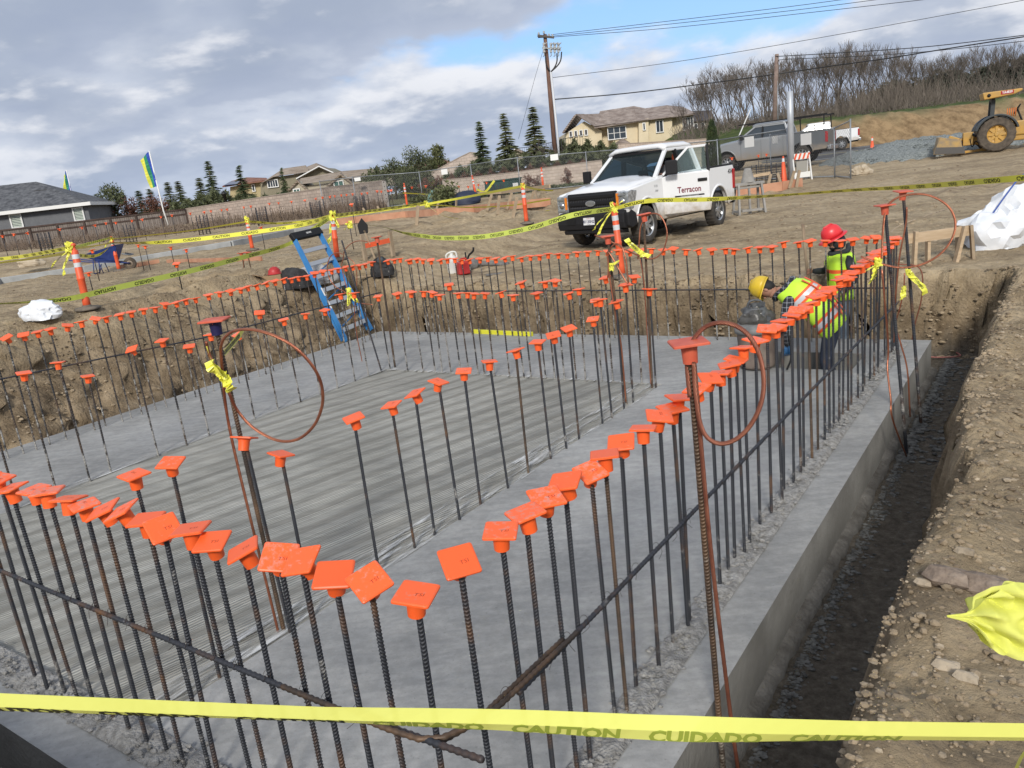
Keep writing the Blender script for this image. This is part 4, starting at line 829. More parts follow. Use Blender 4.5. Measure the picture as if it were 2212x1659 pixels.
# grey single-storey house, far left
H=House('grey_house','grey single-storey house with dark shingle hip roof at the far left',58,60,520)
H.o.rotation_euler=(0,0,VYAW+math.radians(11)); xl,xr=-9.5,H.p(184,470)[0]; ze=H.p(100,448)[1]; zp=H.p(45,389)[1]
mb=MB(); mb.box(((xl+xr)/2,3.5,ze/2),(xr-xl,7,ze)); mb.build('wall',grey_stucco,H.o)
mb=MB(); x0,x1=xl-.5,xr+.35; y0,y1=-.5,7.5; rx1=H.p(38,389)[0]; rxl=rx1-6
V=[(x0,y0,ze),(x1,y0,ze),(x1,y1,ze),(x0,y1,ze),(rxl,3.5,zp),(rx1,3.5,zp)]; mb.add(V,[(0,1,5,4),(1,2,5),(2,3,4,5),(3,0,4),(0,3,2,1)]); rf=mb.build('roof',shingle,H.o)
mb=MB(); mb.box(((x0+x1)/2,y0-.03,ze-.06),(x1-x0+.1,.06,.24)); mb.box((x1+.03,3.5,ze-.06),(.06,8.05,.24)); mb.build('fascia',white_trim,H.o); mb=MB(); mb.box((H.p(67,428)[0],2.2,ze+1.28),(.9,.3,.12)); mb.build('roof_vent',M_('black_vent',(.02,.02,.02),.6),rf)
H.window(24,465,50,489,1,1,slats=8); H.window(150,452,173,475,1,1,slats=8)
# beige two-storey house
H=House('beige_house','large beige two-storey house with brown tiled roofs behind the white pickup',92,1370,300)
H.wall([(1222,288),(1262,236+26),(1300,262+21),(1300,330),(1222,340)],9,beige,'gable_wall',1.2)
H.wall([(1262,270),(1296,268),(1336,262),(1392,254),(1392,330),(1262,335)],8,beige,'wall',2.)
H.wall([(1325,272),(1381,262),(1381,322),(1325,330)],8,beige,'front_wall',.8)
H.wall([(1380,260),(1401,255),(1401,335),(1380,335)],6,beige,'bay_wall',.0); H.wall([(1400,258),(1452,250),(1452,335),(1400,335)],9,beige,'right_wall',.6); H.wall([(1452,250),(1498,246),(1498,330),(1452,332)],8,beige,'side_wall',1.6)
H.slab([(1241,248,.4),(1215,285,.4),(1215,285,.4+.01),(1241,248,9)],tile_brown,'gable_rake'); 
H.slab([(1243,247,.5),(1284,273,.2),(1330,266,.2),(1326,243,5.5),(1290,246,4.)],tile_brown)
H.slab([(1214,287,.3),(1244,246,.3),(1262,246,10),(1232,284,10)],tile_brown)
H.slab([(1284,275,.3),(1378,261,-.1),(1369,229,5.),(1296,240,5.)],tile_brown)
H.slab([(1376,261,-.3),(1404,257,-.3),(1395,234,4.5),(1369,229,5.)],tile_brown,'bay_roof')
H.slab([(1400,258,0),(1454,251,0),(1441,227,5),(1393,234,5)],tile_brown); H.slab([(1452,252,0),(1503,244,1.),(1476,231,6),(1440,227,5)],tile_brown)
H.slab([(1303,326,-2.2),(1397,322,-2.2),(1377,318,.7),(1345,296+2,.7)],tile_brown,'porch_roof')
H.window(1313,277,1352,297,3,2,dy=.75); H.window(1389,267,1393,280,1,1,dy=-.05); H.window(1417,262,1432,284,2,1,dy=.55); H.window(1475,256,1497,278,4,1,dy=1.55)
for x in (1230,1241,1252,1263): H.window(x,285-(x-1230)*.12,x+5.5,295-(x-1230)*.12,1,1,dy=1.15,pane=M_('dark_shutter',(.05,.05,.06),.5))
# olive house, cream gable and red-roofed house on the left
H=House('olive_house','olive two-storey house with white-trimmed gable and roof solar panel on the left',88,640,400)
H.wall([(563,398),(590,383),(668,372),(690,361),(735,380),(735,430),(563,440)],9,olive,'wall',.8)
H.slab([(560,398,.2),(590,382,.2),(668,371,.2),(660,357,4.),(612,364,4.)],tile_tan); H.slab([(640,386,.1),(689,359,.1),(683,352,8.5),(632,372,8.5)],tile_tan); H.slab([(689,359,.1),(738,381,.1),(732,372,8.5),(683,352,8.5)],tile_tan)
H.slab([(595,379,1.6),(640,373,1.6),(648,367,3.),(604,372,3.)],mat('solar_panel',(.015,.03,.09),.15,spec=.8),'solar_panel',.06)
mb=MB(); 
for q in (((640,386),(689,359)),((689,359),(738,381))):
    a=H.p(*q[0]);b=H.p(*q[1]); mb.beam((a[0],0.0,a[1]),(b[0],0.0,b[1]),.1,.22,up=(0,1,0))
mb.build('white_rake_board',white_trim,H.o)
H.window(578,391,601,402,4,1,dy=.75)
H=House('cream_house','low cream house with tan tiled roof right of the olive house',80,720,400)
H.wall([(620,416),(642,392),(665,413),(665,440),(620,445)],6,cream,'gable_wall',.0); H.wall([(700,408),(735,378),(762,398),(762,430),(700,438)],5,cream,'right_gable_wall',-.4); H.wall([(640,405),(735,392),(808,383),(808,425),(640,440)],7,cream,'wall',1.5)
H.slab([(640,399,.9),(735,388,.9),(812,382,.9),(806,364,5),(735,370,5),(650,385,5)],tile_tan); H.slab([(616,417,-.3),(642,389,-.3),(646,386,6),(622,411,6)],tile_tan); H.slab([(642,389,-.3),(668,413,-.3),(671,410,6),(646,386,6)],tile_tan); H.slab([(735,375,-.8),(767,399,-.8),(769,396,5),(737,372,5)],tile_tan); H.slab([(698,409,-.8),(735,375,-.8),(737,372,5),(701,405,5)],tile_tan)
H.window(635,410,648,418,2,1,dy=-.05,pane=M_('green_glass',(.06,.14,.12),.2)); H.window(722,393,742,402,2,1,dy=-.45,pane=M_('green_glass',(.06,.14,.12),.2))
H=House('red_roofed_house','yellowish house with red tiled roof and blue solar panels behind the conifers',90,530,410)
H.wall([(497,404),(577,388),(577,430),(497,440)],8,M_('yellow_stucco',(.42,.35,.20),.9),'wall',.8); H.slab([(480,402,0),(580,388,0),(575,384,4),(532,383,4.5),(500,391,4)],tile_red); H.slab([(484,400,-.2),(512,397,-.2),(519,390,1.5),(497,392,1.5)],mat('solar_panel',(.015,.03,.09),.15),'solar_panel',.06); H.window(545,400,551,412,1,1,dy=.75)
H=House('distant_house','small far dark-roofed house seen through bare trees right of the beige house',110,1510,280)
H.wall([(1490,262),(1540,258),(1540,300),(1490,305)],6,cream,'wall',.5); H.slab([(1486,263,0),(1545,257,0),(1535,238,4),(1495,240,4)],M_('dark_tiles',(.05,.045,.05),.9),'roof'); H.window(1500,268,1506,276,1,1,dy=.45); H.window(1515,266,1521,275,1,1,dy=.45)
H=House('distant_house','far red-tiled rooftop peeking over the olive trees',105,915,360); H.wall([(890,365),(950,357),(950,400),(890,405)],6,cream,'wall',.5); H.slab([(885,366,0),(985,352,0),(960,345,4),(900,350,4)],tile_red,'roof')
H=House('distant_house','far pale rooftop behind the streetlamp',100,830,375); H.wall([(770,383),(850,375),(850,400),(770,410)],6,cream,'wall',.5); H.slab([(765,384,0),(905,366,0),(890,360,4),(790,370,4)],tile_tan,'roof')
H=House('distant_house','tiny white-gabled rooftop behind the iron fence left of the pole',100,1115,330); H.wall([(1095,338),(1112,322),(1130,330),(1130,350),(1095,350)],6,cream,'wall',.5); H.slab([(1090,340,0),(1112,320,0),(1114,318,6),(1093,338,6)],white_trim,'roof'); H.slab([(1112,320,0),(1134,331,0),(1136,329,6),(1114,318,6)],tile_tan,'roof_slope')
# ================= walls and fences =================
def brickm(name,c1,c2,mort,sc_,bw=.4,bh=.2,bump=True):
    m=bpy.data.materials.new(name); m.use_nodes=True; nt=m.node_tree;n=nt.nodes;l=nt.links;b=n['Principled BSDF']; b.inputs['Roughness'].default_value=.9
    t=n.new('ShaderNodeTexCoord'); sp=n.new('ShaderNodeSeparateXYZ'); cb=n.new('ShaderNodeCombineXYZ'); l.new(t.outputs['Object'],sp.inputs[0]); l.new(sp.outputs[0],cb.inputs[0]); l.new(sp.outputs[2],cb.inputs[1])
    k=n.new('ShaderNodeTexBrick'); l.new(cb.outputs[0],k.inputs[0]); k.inputs['Color1'].default_value=c1+(1,); k.inputs['Color2'].default_value=c2+(1,); k.inputs['Mortar'].default_value=mort+(1,); k.inputs['Scale'].default_value=1; k.inputs['Brick Width'].default_value=bw; k.inputs['Row Height'].default_value=bh; k.inputs['Mortar Size'].default_value=.014; k.inputs['Bias'].default_value=0
    nz=n.new('ShaderNodeTexNoise'); l.new(t.outputs['Object'],nz.inputs['Vector']); nz.inputs['Scale'].default_value=1.4; q=n.new('ShaderNodeMix'); q.data_type='RGBA'; q.blend_type='MULTIPLY'; q.inputs[0].default_value=.5; l.new(k.outputs[0],q.inputs[6]); l.new(nz.outputs[0],q.inputs[7]); g=n.new('ShaderNodeBrightContrast'); l.new(q.outputs[2],g.inputs[0]); g.inputs['Bright'].default_value=.015; l.new(g.outputs[0],b.inputs['Base Color']); return m
block=brickm('tan_block',(.42,.335,.275),(.52,.425,.355),(.26,.21,.18),1); block2=brickm('split_block',(.58,.47,.39),(.68,.56,.47),(.40,.33,.27),1)
def wall_run(name,label,P,top,thick,m,cap=None,down=.4,cat='wall'):
    # P list of (px,py_top,Zd): wall follows straight runs between them
    o=None; pts=[]
    for px,py,Zd in P: a,z=A(px,py,Zd); p=W(a,Zd,0); pts.append((p,z,gz(p.x,p.y)))
    p0=pts[0][0]; d=(pts[-1][0]-p0).normalized(); rz=math.atan2(d.y,d.x); o=thing(name,label,cat,(p0.x,p0.y,pts[0][2]),rz); Ri=Matrix.Rotation(-rz,3,'Z')
    L=[]; 
    for p,z,g in pts: q=Ri@(p-p0); L.append((q.x,z-pts[0][2],min(g-pts[0][2],z-pts[0][2]-.6)-down))
    mb=MB(); mb.prism([(x,t) for x,t,b in L]+[(x,b) for x,t,b in reversed(L)],0,thick); mb.build('wall_face',m,o)
    if cap: 
        mb=MB()
        for (x,t,b),(x2,t2,b2) in zip(L[:-1],L[1:]): mb.beam((x,thick/2,t+.03),(x2,thick/2,t2+.03),thick+.06,.06)
        mb.build('wall_cap',cap,o)
    return o,L
wood=mat('weathered_fence_boards',(.13,.105,.09),.95,col2=(.27,.235,.21),scale=1,stretch=(7,1,.5),lo=.3,hi=.7,bump=.3); wood_dark=mat('dark_fence_rail',(.045,.03,.025),.9,col2=(.09,.06,.05),scale=3); wood_new=mat('pale_lumber',(.40,.29,.18),.85,col2=(.52,.40,.27),scale=3,stretch=(1,6,6)); wood_form=mat('orange_form_board',(.42,.20,.12),.85,col2=(.54,.30,.19),scale=2); wood_stake=mat('weathered_stake',(.27,.20,.13),.9,col2=(.38,.30,.21),scale=4)
wall_run('block_wall','long tan concrete block wall with a pale end pillar left of centre',[(400,452,60),(700,407,54),(826,391,51)],0,.2,block,M_('pale_wall_cap',(.30,.25,.21),.9))
a,z=A(829,391,50.8); mb=MB(); g=gzv(a,50.8); mb.box((0,0,(z-g)/2-.2),(.24,.24,z-g+.4)); 
for i in range(7): mb.box((0,-.13,.3+i*.25),(.06,.03,.06),k=1)
tag(mb.build('wall_end_pillar',[M_('pale_pillar',(.42,.38,.34),.9),M_('dark_hole',(.05,.04,.04),.9)],loc=W(a,50.8,g),rz=VYAW),'pale notched end pillar of the tan block wall','pillar')
wall_run('retaining_wall','low tan retaining block wall behind the chain-link fence',[(955,390,53),(1020,384,53),(1120,372,53),(1268,351,53),(1300,347,53)],0,.25,block2,M_('tan_cap',(.34,.28,.23),.9))
wall_run('stepped_wall','tall tan block wall that slopes up towards the three spruces',[(880,398,60),(935,372,60),(990,342,60),(1015,330,60),(1040,332,60)],0,.25,block2,M_('tan_cap',(.34,.28,.23),.9))
wall_run('garden_wall','tan garden wall at the foot of the beige house',[(1335,312,66),(1352,311,66),(1440,306,66),(1532,300,66)],0,.25,block2,M_('tan_cap',(.34,.28,.23),.9))
# wood fence of boards with posts
o,L=wall_run('wood_fence','weathered grey board fence with dark top rail in front of the grey house',[(-60,505,55),(0,497,55),(400,452,60)],0,.03,wood)
mb=MB(); mb.beam((L[0][0],-.03,L[0][1]),(L[-1][0],-.03,L[-1][1]),.12,.10); mb.beam((L[0][0],-.05,L[0][1]-.35),(L[-1][0],-.05,L[-1][1]-.35),.04,.10); mb.build('top_rail',wood_dark,o)
n=9
for i in range(n):
    f=i/(n-1); x=L[0][0]+(L[-1][0]-L[0][0])*f; t=L[0][1]+(L[-1][1]-L[0][1])*f; mb=MB(); mb.box((x,-.07,t/2-.2),(.11,.10,t+.3)); mb.build('fence_post',wood_dark,o)
mb=MB(); x=L[0][0]; rg=random.Random(4)
while x<L[-1][0]: f=(x-L[0][0])/(L[-1][0]-L[0][0]); t=L[0][1]*(1-f)+L[-1][1]*f; mb.box((x,-.018,t/2-.1),(.125,.012+.004*rg.random(),t+.1-.04*rg.random())); x+=.142
mb.build('boards',wood,o)
# black iron fence on the bank
iron=M_('black_iron',(.012,.012,.012),.5)
def iron_fence(label,P,h):
    o=thing('iron_fence',label,'fence',at(*P[0])); p0=at(*P[0]); mb=MB()
    for (q0,q1) in zip(P[:-1],P[1:]):
        a=at(*q0)-p0;b=at(*q1)-p0; n=int((b-a).length/.16); mb.beam(a,b,.04,.04); dn=Vector((0,0,-h)); mb.beam(a+dn,b+dn,.04,.04)
        for i in range(n): c=a.lerp(b,i/n); mb.tube([c+Vector((0,0,.05)),c+dn],.012 if i%14 else .04,4)
    mb.build('railings',iron,o)
iron_fence('black iron picket fence on the bank beside the utility pole',[(1100,322,61),(1160,316,61),(1200,305,61),(1212,301,61),(1262,291,61)],1.3)
# chain link
galv=mat('galvanised_pipe',(.24,.26,.28),.5,.4,col2=(.32,.34,.36),scale=5); linkm=mat('chain_link_wire',(.22,.23,.24),.4,.7); signw=M_('white_sign',(.78,.78,.76),.5)
def chain_panel(label,p0,p1,h0,h1,signs=(),rz=None,grp='chain-link fence panels'):
    p0=Vector(p0);p1=Vector(p1); d=p1-p0; L=Vector((d.x,d.y,0)).length; rz=math.atan2(d.y,d.x); o=thing('chain_link_panel',label,'fence panel',p0,rz,grp); dz=d.z
    f=lambda x,t:(x,0,dz*x/L+(h0+(h1-h0)*x/L)*t)
    mb=MB()
    for t in (.03,1.): mb.tube([f(0,t),f(L,t)],.022,6)
    for x in (.0,L): mb.tube([f(x,-.05 if x==0 else -.05),f(x,1.03)],.026,6)
    mb.build('pipe_frame',galv,o); mb=MB(); s=.13; H=(h0+h1)/2; n=int((L+H)/s)
    for i in range(n):
        u=-H+i*s
        for sg in (1,-1):
            a=(max(u,0),max(0,-u)/H); b=(min(u+H,L),min(H,L-u)/H)
            if b[0]<=a[0]: continue
            A_,B_=(a,b) if sg>0 else ((a[0],1-a[1]),(b[0],1-b[1]))
            mb.tube([f(*A_),f(*B_)],.0045,3,cap=False)
    mb.build('wire_mesh',linkm,o)
    for (sx,t,w,h) in signs:
        mb=MB(); c=f(sx*L,t); mb.box((c[0],-.035,c[2]),(w,.012,h)); mb.build('sign',signw,o)
    return o
FP=[(690,392,53),(761,383,51),(905,372,49),(1016,356,47.5),(1117,341,45.5),(1265,329,44),(1395,318,42),(1549,303,36),(1700,279,31.5)]
SG={1:[(.05,.9,.5,.3)],2:[(.8,.72,.4,.3)],4:[(.9,.82,.42,.28),],6:[],7:[(.42,.86,.42,.34)]}
for i in range(len(FP)-1):
    q0=at(*FP[i]);q1=at(*FP[i+1]); g0=gz(q0.x,q0.y);g1=gz(q1.x,q1.y); sg=[]
    if i==1: sg=[(.08,.93,.45,.22)]
    if i==2: sg=[(.50,.90,.42,.30)]
    if i==4: sg=[(.55,.93,.45,.32)]
    if i==7: sg=[(.50,.85,.62,.42)]
    chain_panel('%s chain-link fence panel counted from the block wall towards the gate'%ordinal(i+1),(q0.x,q0.y,g0),(q1.x,q1.y,g1),q0.z-g0,q1.z-g1,sg)
q0=at(1663,293,33.2);q1=at(1802,277,29.4); g0=gz(q0.x,q0.y);g1=gz(q1.x,q1.y)
chain_panel('wide chain-link gate leaf with a white sign in front of the grey pickup tailgate',(q0.x,q0.y,g0),(q1.x,q1.y,g1),q0.z-g0,q1.z-g1,[(.60,.84,.62,.42),(.1,.9,.35,.3)],grp=None)
q2=at(1817,263,28.2); g2=gz(q2.x,q2.y); chain_panel('narrow end-on chain-link gate leaf swung open by the road cone',(q1.x,q1.y,g1),(q2.x+.3,q2.y,g2),q1.z-g1,q2.z-g2-.0,grp=None)
# ================= utility poles and wires =================
pole_wood=mat('creosote_pole',(.10,.05,.035),.9,col2=(.19,.11,.08),scale=3,stretch=(3,3,.4)); grey_cer=M_('grey_insulator',(.35,.37,.38),.4); blackc=M_('black_cable',(.015,.015,.015),.5)
ZP=60; b0=at(1204,386,ZP); t0=at(1177,74,ZP); g=gz(b0.x,b0.y); po=thing('utility_pole','tall brown wooden utility pole with crossarm and hanging transformer cables','utility pole',(b0.x,b0.y,g-.2),VYAW)
def lp(px,py,dy=0.): p=at(px,py,ZP+dy); d=p-Vector((b0.x,b0.y,g-.2)); return Vector((d.dot(RH),d.dot(FH),d.z))
mb=MB(); mb.tube([(0,0,0),lp(1177,74)],[.19,.13],10); mb.build('pole',pole_wood,po)
mb=MB(); mb.beam(lp(1161,77,-.2),lp(1197,81,-.2),.12,.14); mb.beam(lp(1162,80,.2),lp(1180,79,.2),.12,.12); ca=mb.build('crossarm',M_('weathered_arm',(.09,.08,.075),.9),po); 
mb=MB()
for x,y in ((1164,73),(1175,70),(1186,76),(1194,77)): mb.lathe([(.05,0),(.09,.06),(.05,.10),(.09,.14),(.03,.2)],lp(x,y+3,-.2),8)
mb.build('insulator',grey_cer,ca)
mb=MB(); mb.beam(lp(1171,103,-.2),lp(1212,108,-.2),.09,.09)
for x in (1175,1190,1198,1206):
    for y in (98,108): mb.box(lp(x,y,-.35),(.16,.16,.34)); mb.tube([lp(x,y,-.4),lp(x+6,y-6,-.6)],.04,5)
    mb.tube([lp(x,112,-.35),lp(x+1,120,-.35),lp(x-2,122,-.35)],.035,4)
mb.build('cutout_rack',grey_cer,po)
for q,pp in enumerate(([(1213,112),(1211,130),(1203,143),(1190,155)],[(1203,115),(1203,132),(1198,145),(1190,155)],[(1178,120),(1180,140),(1188,154)])): mb=MB(); mb.tube(smooth([lp(x,y,-.35) for x,y in pp],5),.05,5); mb.build('drop_cable',blackc,po)
mb=MB(); mb.tube([lp(1190,155,-.3),lp(1205,300,-.3),lp(1210,388,-.3)],.085,8); mb.build('white_conduit',M_('pale_conduit',(.55,.57,.60),.5),po)
mb=MB(); 
for i in range(5): mb.lathe([(.2,0),(.2,.07)],lp(1200+i*.4,360+i*3.5),10)
mb.build('yellow_band',M_('yellow_band',(.5,.42,.05),.6),po)
b1=at(1673,290,62); g=gz(b1.x,b1.y); p2=thing('utility_pole','shorter weathered wooden utility pole at the thicket edge','utility pole',(b1.x,b1.y,g-.2),VYAW); T1=at(1678,117,62)-b1+Vector((0,0,b1.z-g+.2)); mb=MB(); mb.tube([(0,0,0),(T1.dot(RH),0,T1.z)],[.2,.15],10); mb.build('pole',mat('grey_brown_pole',(.17,.12,.10),.9,col2=(.26,.20,.17),scale=3),p2); mb=MB(); mb.tube([(.25,-.1,0),(.28,-.1,3.6)],.06,6); mb.build('conduit',galv,p2)
def cable(label,P,r=.02,Z0=60,Z1=None):
    mb=MB(); pts=[at(x,y,z) for x,y,z in P]; mb.tube(smooth(pts,5),r,5); tag(mb.build('overhead_wire',blackc),label,'overhead wire')
cable('topmost power line running from the crossarm to the upper right',[(1190,75,60),(1390,52,58),(1700,15,54),(1900,-12,52)],.018); cable('second power line running from the crossarm to the upper right',[(1194,78,60),(1400,57,58),(1700,24,54),(1980,-12,51)],.018); cable('third power line running from the crossarm to the upper right',[(1197,80,60),(1450,60,58),(1760,26,54),(2060,-8,50)],.018)
cable('lone thin wire crossing the sky from mid-pole towards the top right corner',[(1192,168,60),(1450,135,58),(1700,94,56),(2000,40,53),(2240,-5,51)],.018)
cable('thick dark telephone cable between the two wooden poles',[(1194,215,60),(1350,202,60),(1530,180,61),(1677,160,62),(1800,142,60),(1911,127,58),(2060,103,55),(2260,72,51)],.04)
cable('upper dark cable leaving the shorter pole to the right',[(1680,120,62),(1695,121,61.5),(1911,108,58),(2050,96,55),(2260,70,52)],.028); cable('lower dark cable leaving the shorter pole to the right',[(1682,132,62),(1700,128,61),(1886,120,58),(2060,106,55),(2260,83,51)],.022)
cable('left guy wire dropping from the tall pole towards the spruces',[(1173,110,60),(1155,170,61),(1120,300,62)],.012)
# lamps
for (px,yt,yb,Zd,lb) in ((813,357,400,62,'black lantern streetlamp beside the olive trees'),(482,411,440,66,'black lantern streetlamp between the left conifers')):
    t=at(px,yt,Zd); g=gz(t.x,t.y); o=thing('street_lamp',lb,'streetlamp',(t.x,t.y,g)); h=t.z-g; mb=MB(); mb.lathe([(.09,0),(.05,.3),(.04,h-.9),(.05,h-.85)],n=8); mb.build('post',iron,o); mb=MB(); mb.lathe([(.08,h-.85),(.17,h-.35),(.26,h-.32),(.20,h-.2),(.05,h-.05),(.02,h)],n=8); mb.build('lantern',iron,o)
# flags
fl_b=M_('flag_blue',(.02,.07,.40),.7); fl_g=M_('flag_green',(.02,.23,.12),.7); fl_y=M_('flag_yellow',(.66,.66,.08),.7)
def flag(label,Zd,top,bot,tri,hpole):
    b=at(*bot,Zd); t=at(*top,Zd); g=gz(b.x,b.y)-.1; o=thing('feather_flag',label,'flag',(b.x,b.y,g),VYAW); base=Vector((b.x,b.y,g)); f=lambda px,py,dy=0.:(lambda d:Vector((d.dot(RH),d.dot(FH)+dy,d.z)))(at(px,py,Zd)-base)
    mb=MB(); mb.tube([Vector((f(*bot).x+.15,0,0)),f(*bot),f(*top)],.05,6); mb.build('pole',white_trim,o)
    L,Rr=tri; names=[fl_y,fl_g,fl_b]; mb=MB(); n=10
    for k in range(3):
        vs=[]
        for i in range(n+1):
            t=i/n; l=Vector(f(*L[0])).lerp(f(*L[1]),t); r=Vector(f(*Rr[0])).lerp(f(*Rr[1]),t)
            for q in (k/3,(k+1)/3): p=l.lerp(r,q); vs.append(p+Vector((0,.07*math.sin(q*6+t*7),0)))
        fs=[(2*i,2*i+1,2*i+3,2*i+2) for i in range(n)]; mb.add(vs,fs,k); mb.add([v+Vector((0,.012,0)) for v in vs],fs,k)
    mb.build('banner',names,o)
flag('tall striped yellow green and blue banner flag on a white pole beyond the fence',57,(322,326),(353,455),(((303,347),(325,407)),((322,326),(341,402))),0)
flag('small striped banner flag showing over the grey house roof',72,(143,367),(160,440),(((138,380),(137,414)),((143,367),(157,419))),0)
# ================= vehicles =================
white_car=mat('white_car_paint',(.74,.75,.76),.28,coat=.6); silver_car=mat('silver_car_paint',(.33,.345,.36),.3,.3,coat=.5); grey_car=mat('dark_grey_bed_paint',(.10,.11,.12),.4,coat=.3)
blk=mat('black_trim',(.010,.010,.011),.55,spec=.3); blk2=mat('satin_black_plastic',(.014,.014,.016),.7,spec=.3); chrome=mat('bright_alloy',(.45,.46,.47),.3,.85); rubber=mat('tyre_rubber',(.028,.027,.026),.85,col2=(.06,.052,.044),scale=9,bump=.5,bscale=60)
tint=mat('tinted_glass',(.035,.055,.058),.03,trans=.75,ior=1.1); clearg=mat('pale_door_glass',(.62,.78,.78),.03,trans=.9,ior=1.05); lampg=mat('headlamp_lens',(.16,.17,.18),.1,.4,coat=.6,col2=(.50,.52,.54),scale=13); amber=mat('amber_lens',(.75,.22,.02),.25); redl=mat('red_lens',(.35,.012,.015),.2,coat=.5); cloth=mat('dark_seat_cloth',(.03,.03,.032),.9); maroon=mat('maroon_lettering',(.16,.005,.02),.5); bluel=mat('oval_blue',(.01,.03,.16),.3,coat=.5); platem=mat('plate_white',(.72,.73,.74),.5)
def muddy(m):
    nt=m.node_tree;n=nt.nodes;l=nt.links;b=n['Principled BSDF']; t=n.new('ShaderNodeTexCoord'); sp=n.new('ShaderNodeSeparateXYZ'); l.new(t.outputs['Object'],sp.inputs[0]); z=n.new('ShaderNodeTexNoise'); l.new(t.outputs['Object'],z.inputs['Vector']); z.inputs['Scale'].default_value=5; z.inputs['Detail'].default_value=8; z.inputs['Roughness'].default_value=.7
    a=n.new('ShaderNodeMath'); a.operation='MULTIPLY_ADD'; l.new(z.outputs[0],a.inputs[0]); a.inputs[1].default_value=.9; c=n.new('ShaderNodeMath'); c.operation='MULTIPLY'; l.new(sp.outputs[2],c.inputs[0]); c.inputs[1].default_value=-1; l.new(c.outputs[0],a.inputs[2])
    r=n.new('ShaderNodeValToRGB'); mr=n.new('ShaderNodeMapRange'); l.new(a.outputs[0],mr.inputs[0]); mr.inputs[1].default_value=-.42; mr.inputs[2].default_value=.10; l.new(mr.outputs[0],r.inputs[0]); r.color_ramp.elements[0].color=tuple(b.inputs['Base Color'].default_value); r.color_ramp.elements[1].color=(.34,.27,.19,1); l.new(r.outputs[0],b.inputs['Base Color'])
for _m in (white_car,silver_car,grey_car): muddy(_m)
def wheel_meshes(R=.40,w=.27,rim=.24,spokes=7,rimm=None,lug=28):
    mb=MB(); n=lug*2; prof=[(rim+.005,-w*.42),(rim+.05,-w*.5),(R-.06,-w*.5),(R-.015,-w*.42),(R,-w*.3),(R,w*.3),(R-.015,w*.42),(R-.06,w*.5),(rim+.05,w*.5),(rim+.005,w*.42)]
    Q=Matrix.Rotation(PI/2,3,'X'); vs=[]
    for r,z in prof:
        for j in range(n):
            a=2*PI*j/n; rr=r-(.011*R/.4 if (j%2 and r>R-.03) else 0); vs.append(Q@Vector((rr*math.cos(a),rr*math.sin(a),z)))
    mb.add(vs,[(i*n+j,i*n+(j+1)%n,(i+1)*n+(j+1)%n,(i+1)*n+j) for i in range(len(prof)-1) for j in range(n)],0)
    t=mb; mb=MB(); mb.lathe([(rim+.012,w*.44),(rim+.012,w*.40),(rim-.012,w*.38),(rim-.025,w*.1),(rim-.025,-w*.42)],R=Q,n=28,cap=False); mb.lathe([(rim+.012,-w*.44),(rim-.012,-w*.38)],R=Q,n=28,cap=False); mb.lathe([(.0,w*.33),(.05,w*.36),(.085,w*.33),(.09,w*.2)],R=Q,n=16,cap=False); mb.lathe([(.0,-w*.33),(.05,-w*.36),(.085,-w*.33),(.09,-w*.2)],R=Q,n=16,cap=False)
    for s in (-1,1):
        for i in range(spokes): a=2*PI*i/spokes; c=Q@Vector((math.cos(a)*(rim*.55),math.sin(a)*(rim*.55),s*w*.30)); d=Q@Vector((math.cos(a),math.sin(a),0)); y=Q@Vector((-math.sin(a),math.cos(a),0)); zz=d.cross(y); mb.box(c,(rim*.95,rim*.30,.022),R=Matrix((d,y,zz)).transposed())
    r_=mb; mb=MB(); mb.lathe([(.0,0.),(rim-.03,0.)],R=Q,n=20,cap=False); return t,r_,mb
def wheel(parent,x,y,z,steer=0,R=.40,w=.27,rim=.235,spokes=7,rm=None,lug=28,name='wheel'):
    t,r_,d=wheel_meshes(R,w,rim,spokes,lug=lug); o=t.build(name,rubber,parent,loc=(x,y,z),rz=steer); r_.build('rim',rm or chrome,o); d.build('brake_disc',blk2,o); return o
def arc(cx,cz,r,a0,a1,n=12): return [(cx+r*math.cos(math.radians(a0+(a1-a0)*i/n)),cz+r*math.sin(math.radians(a0+(a1-a0)*i/n))) for i in range(n+1)]
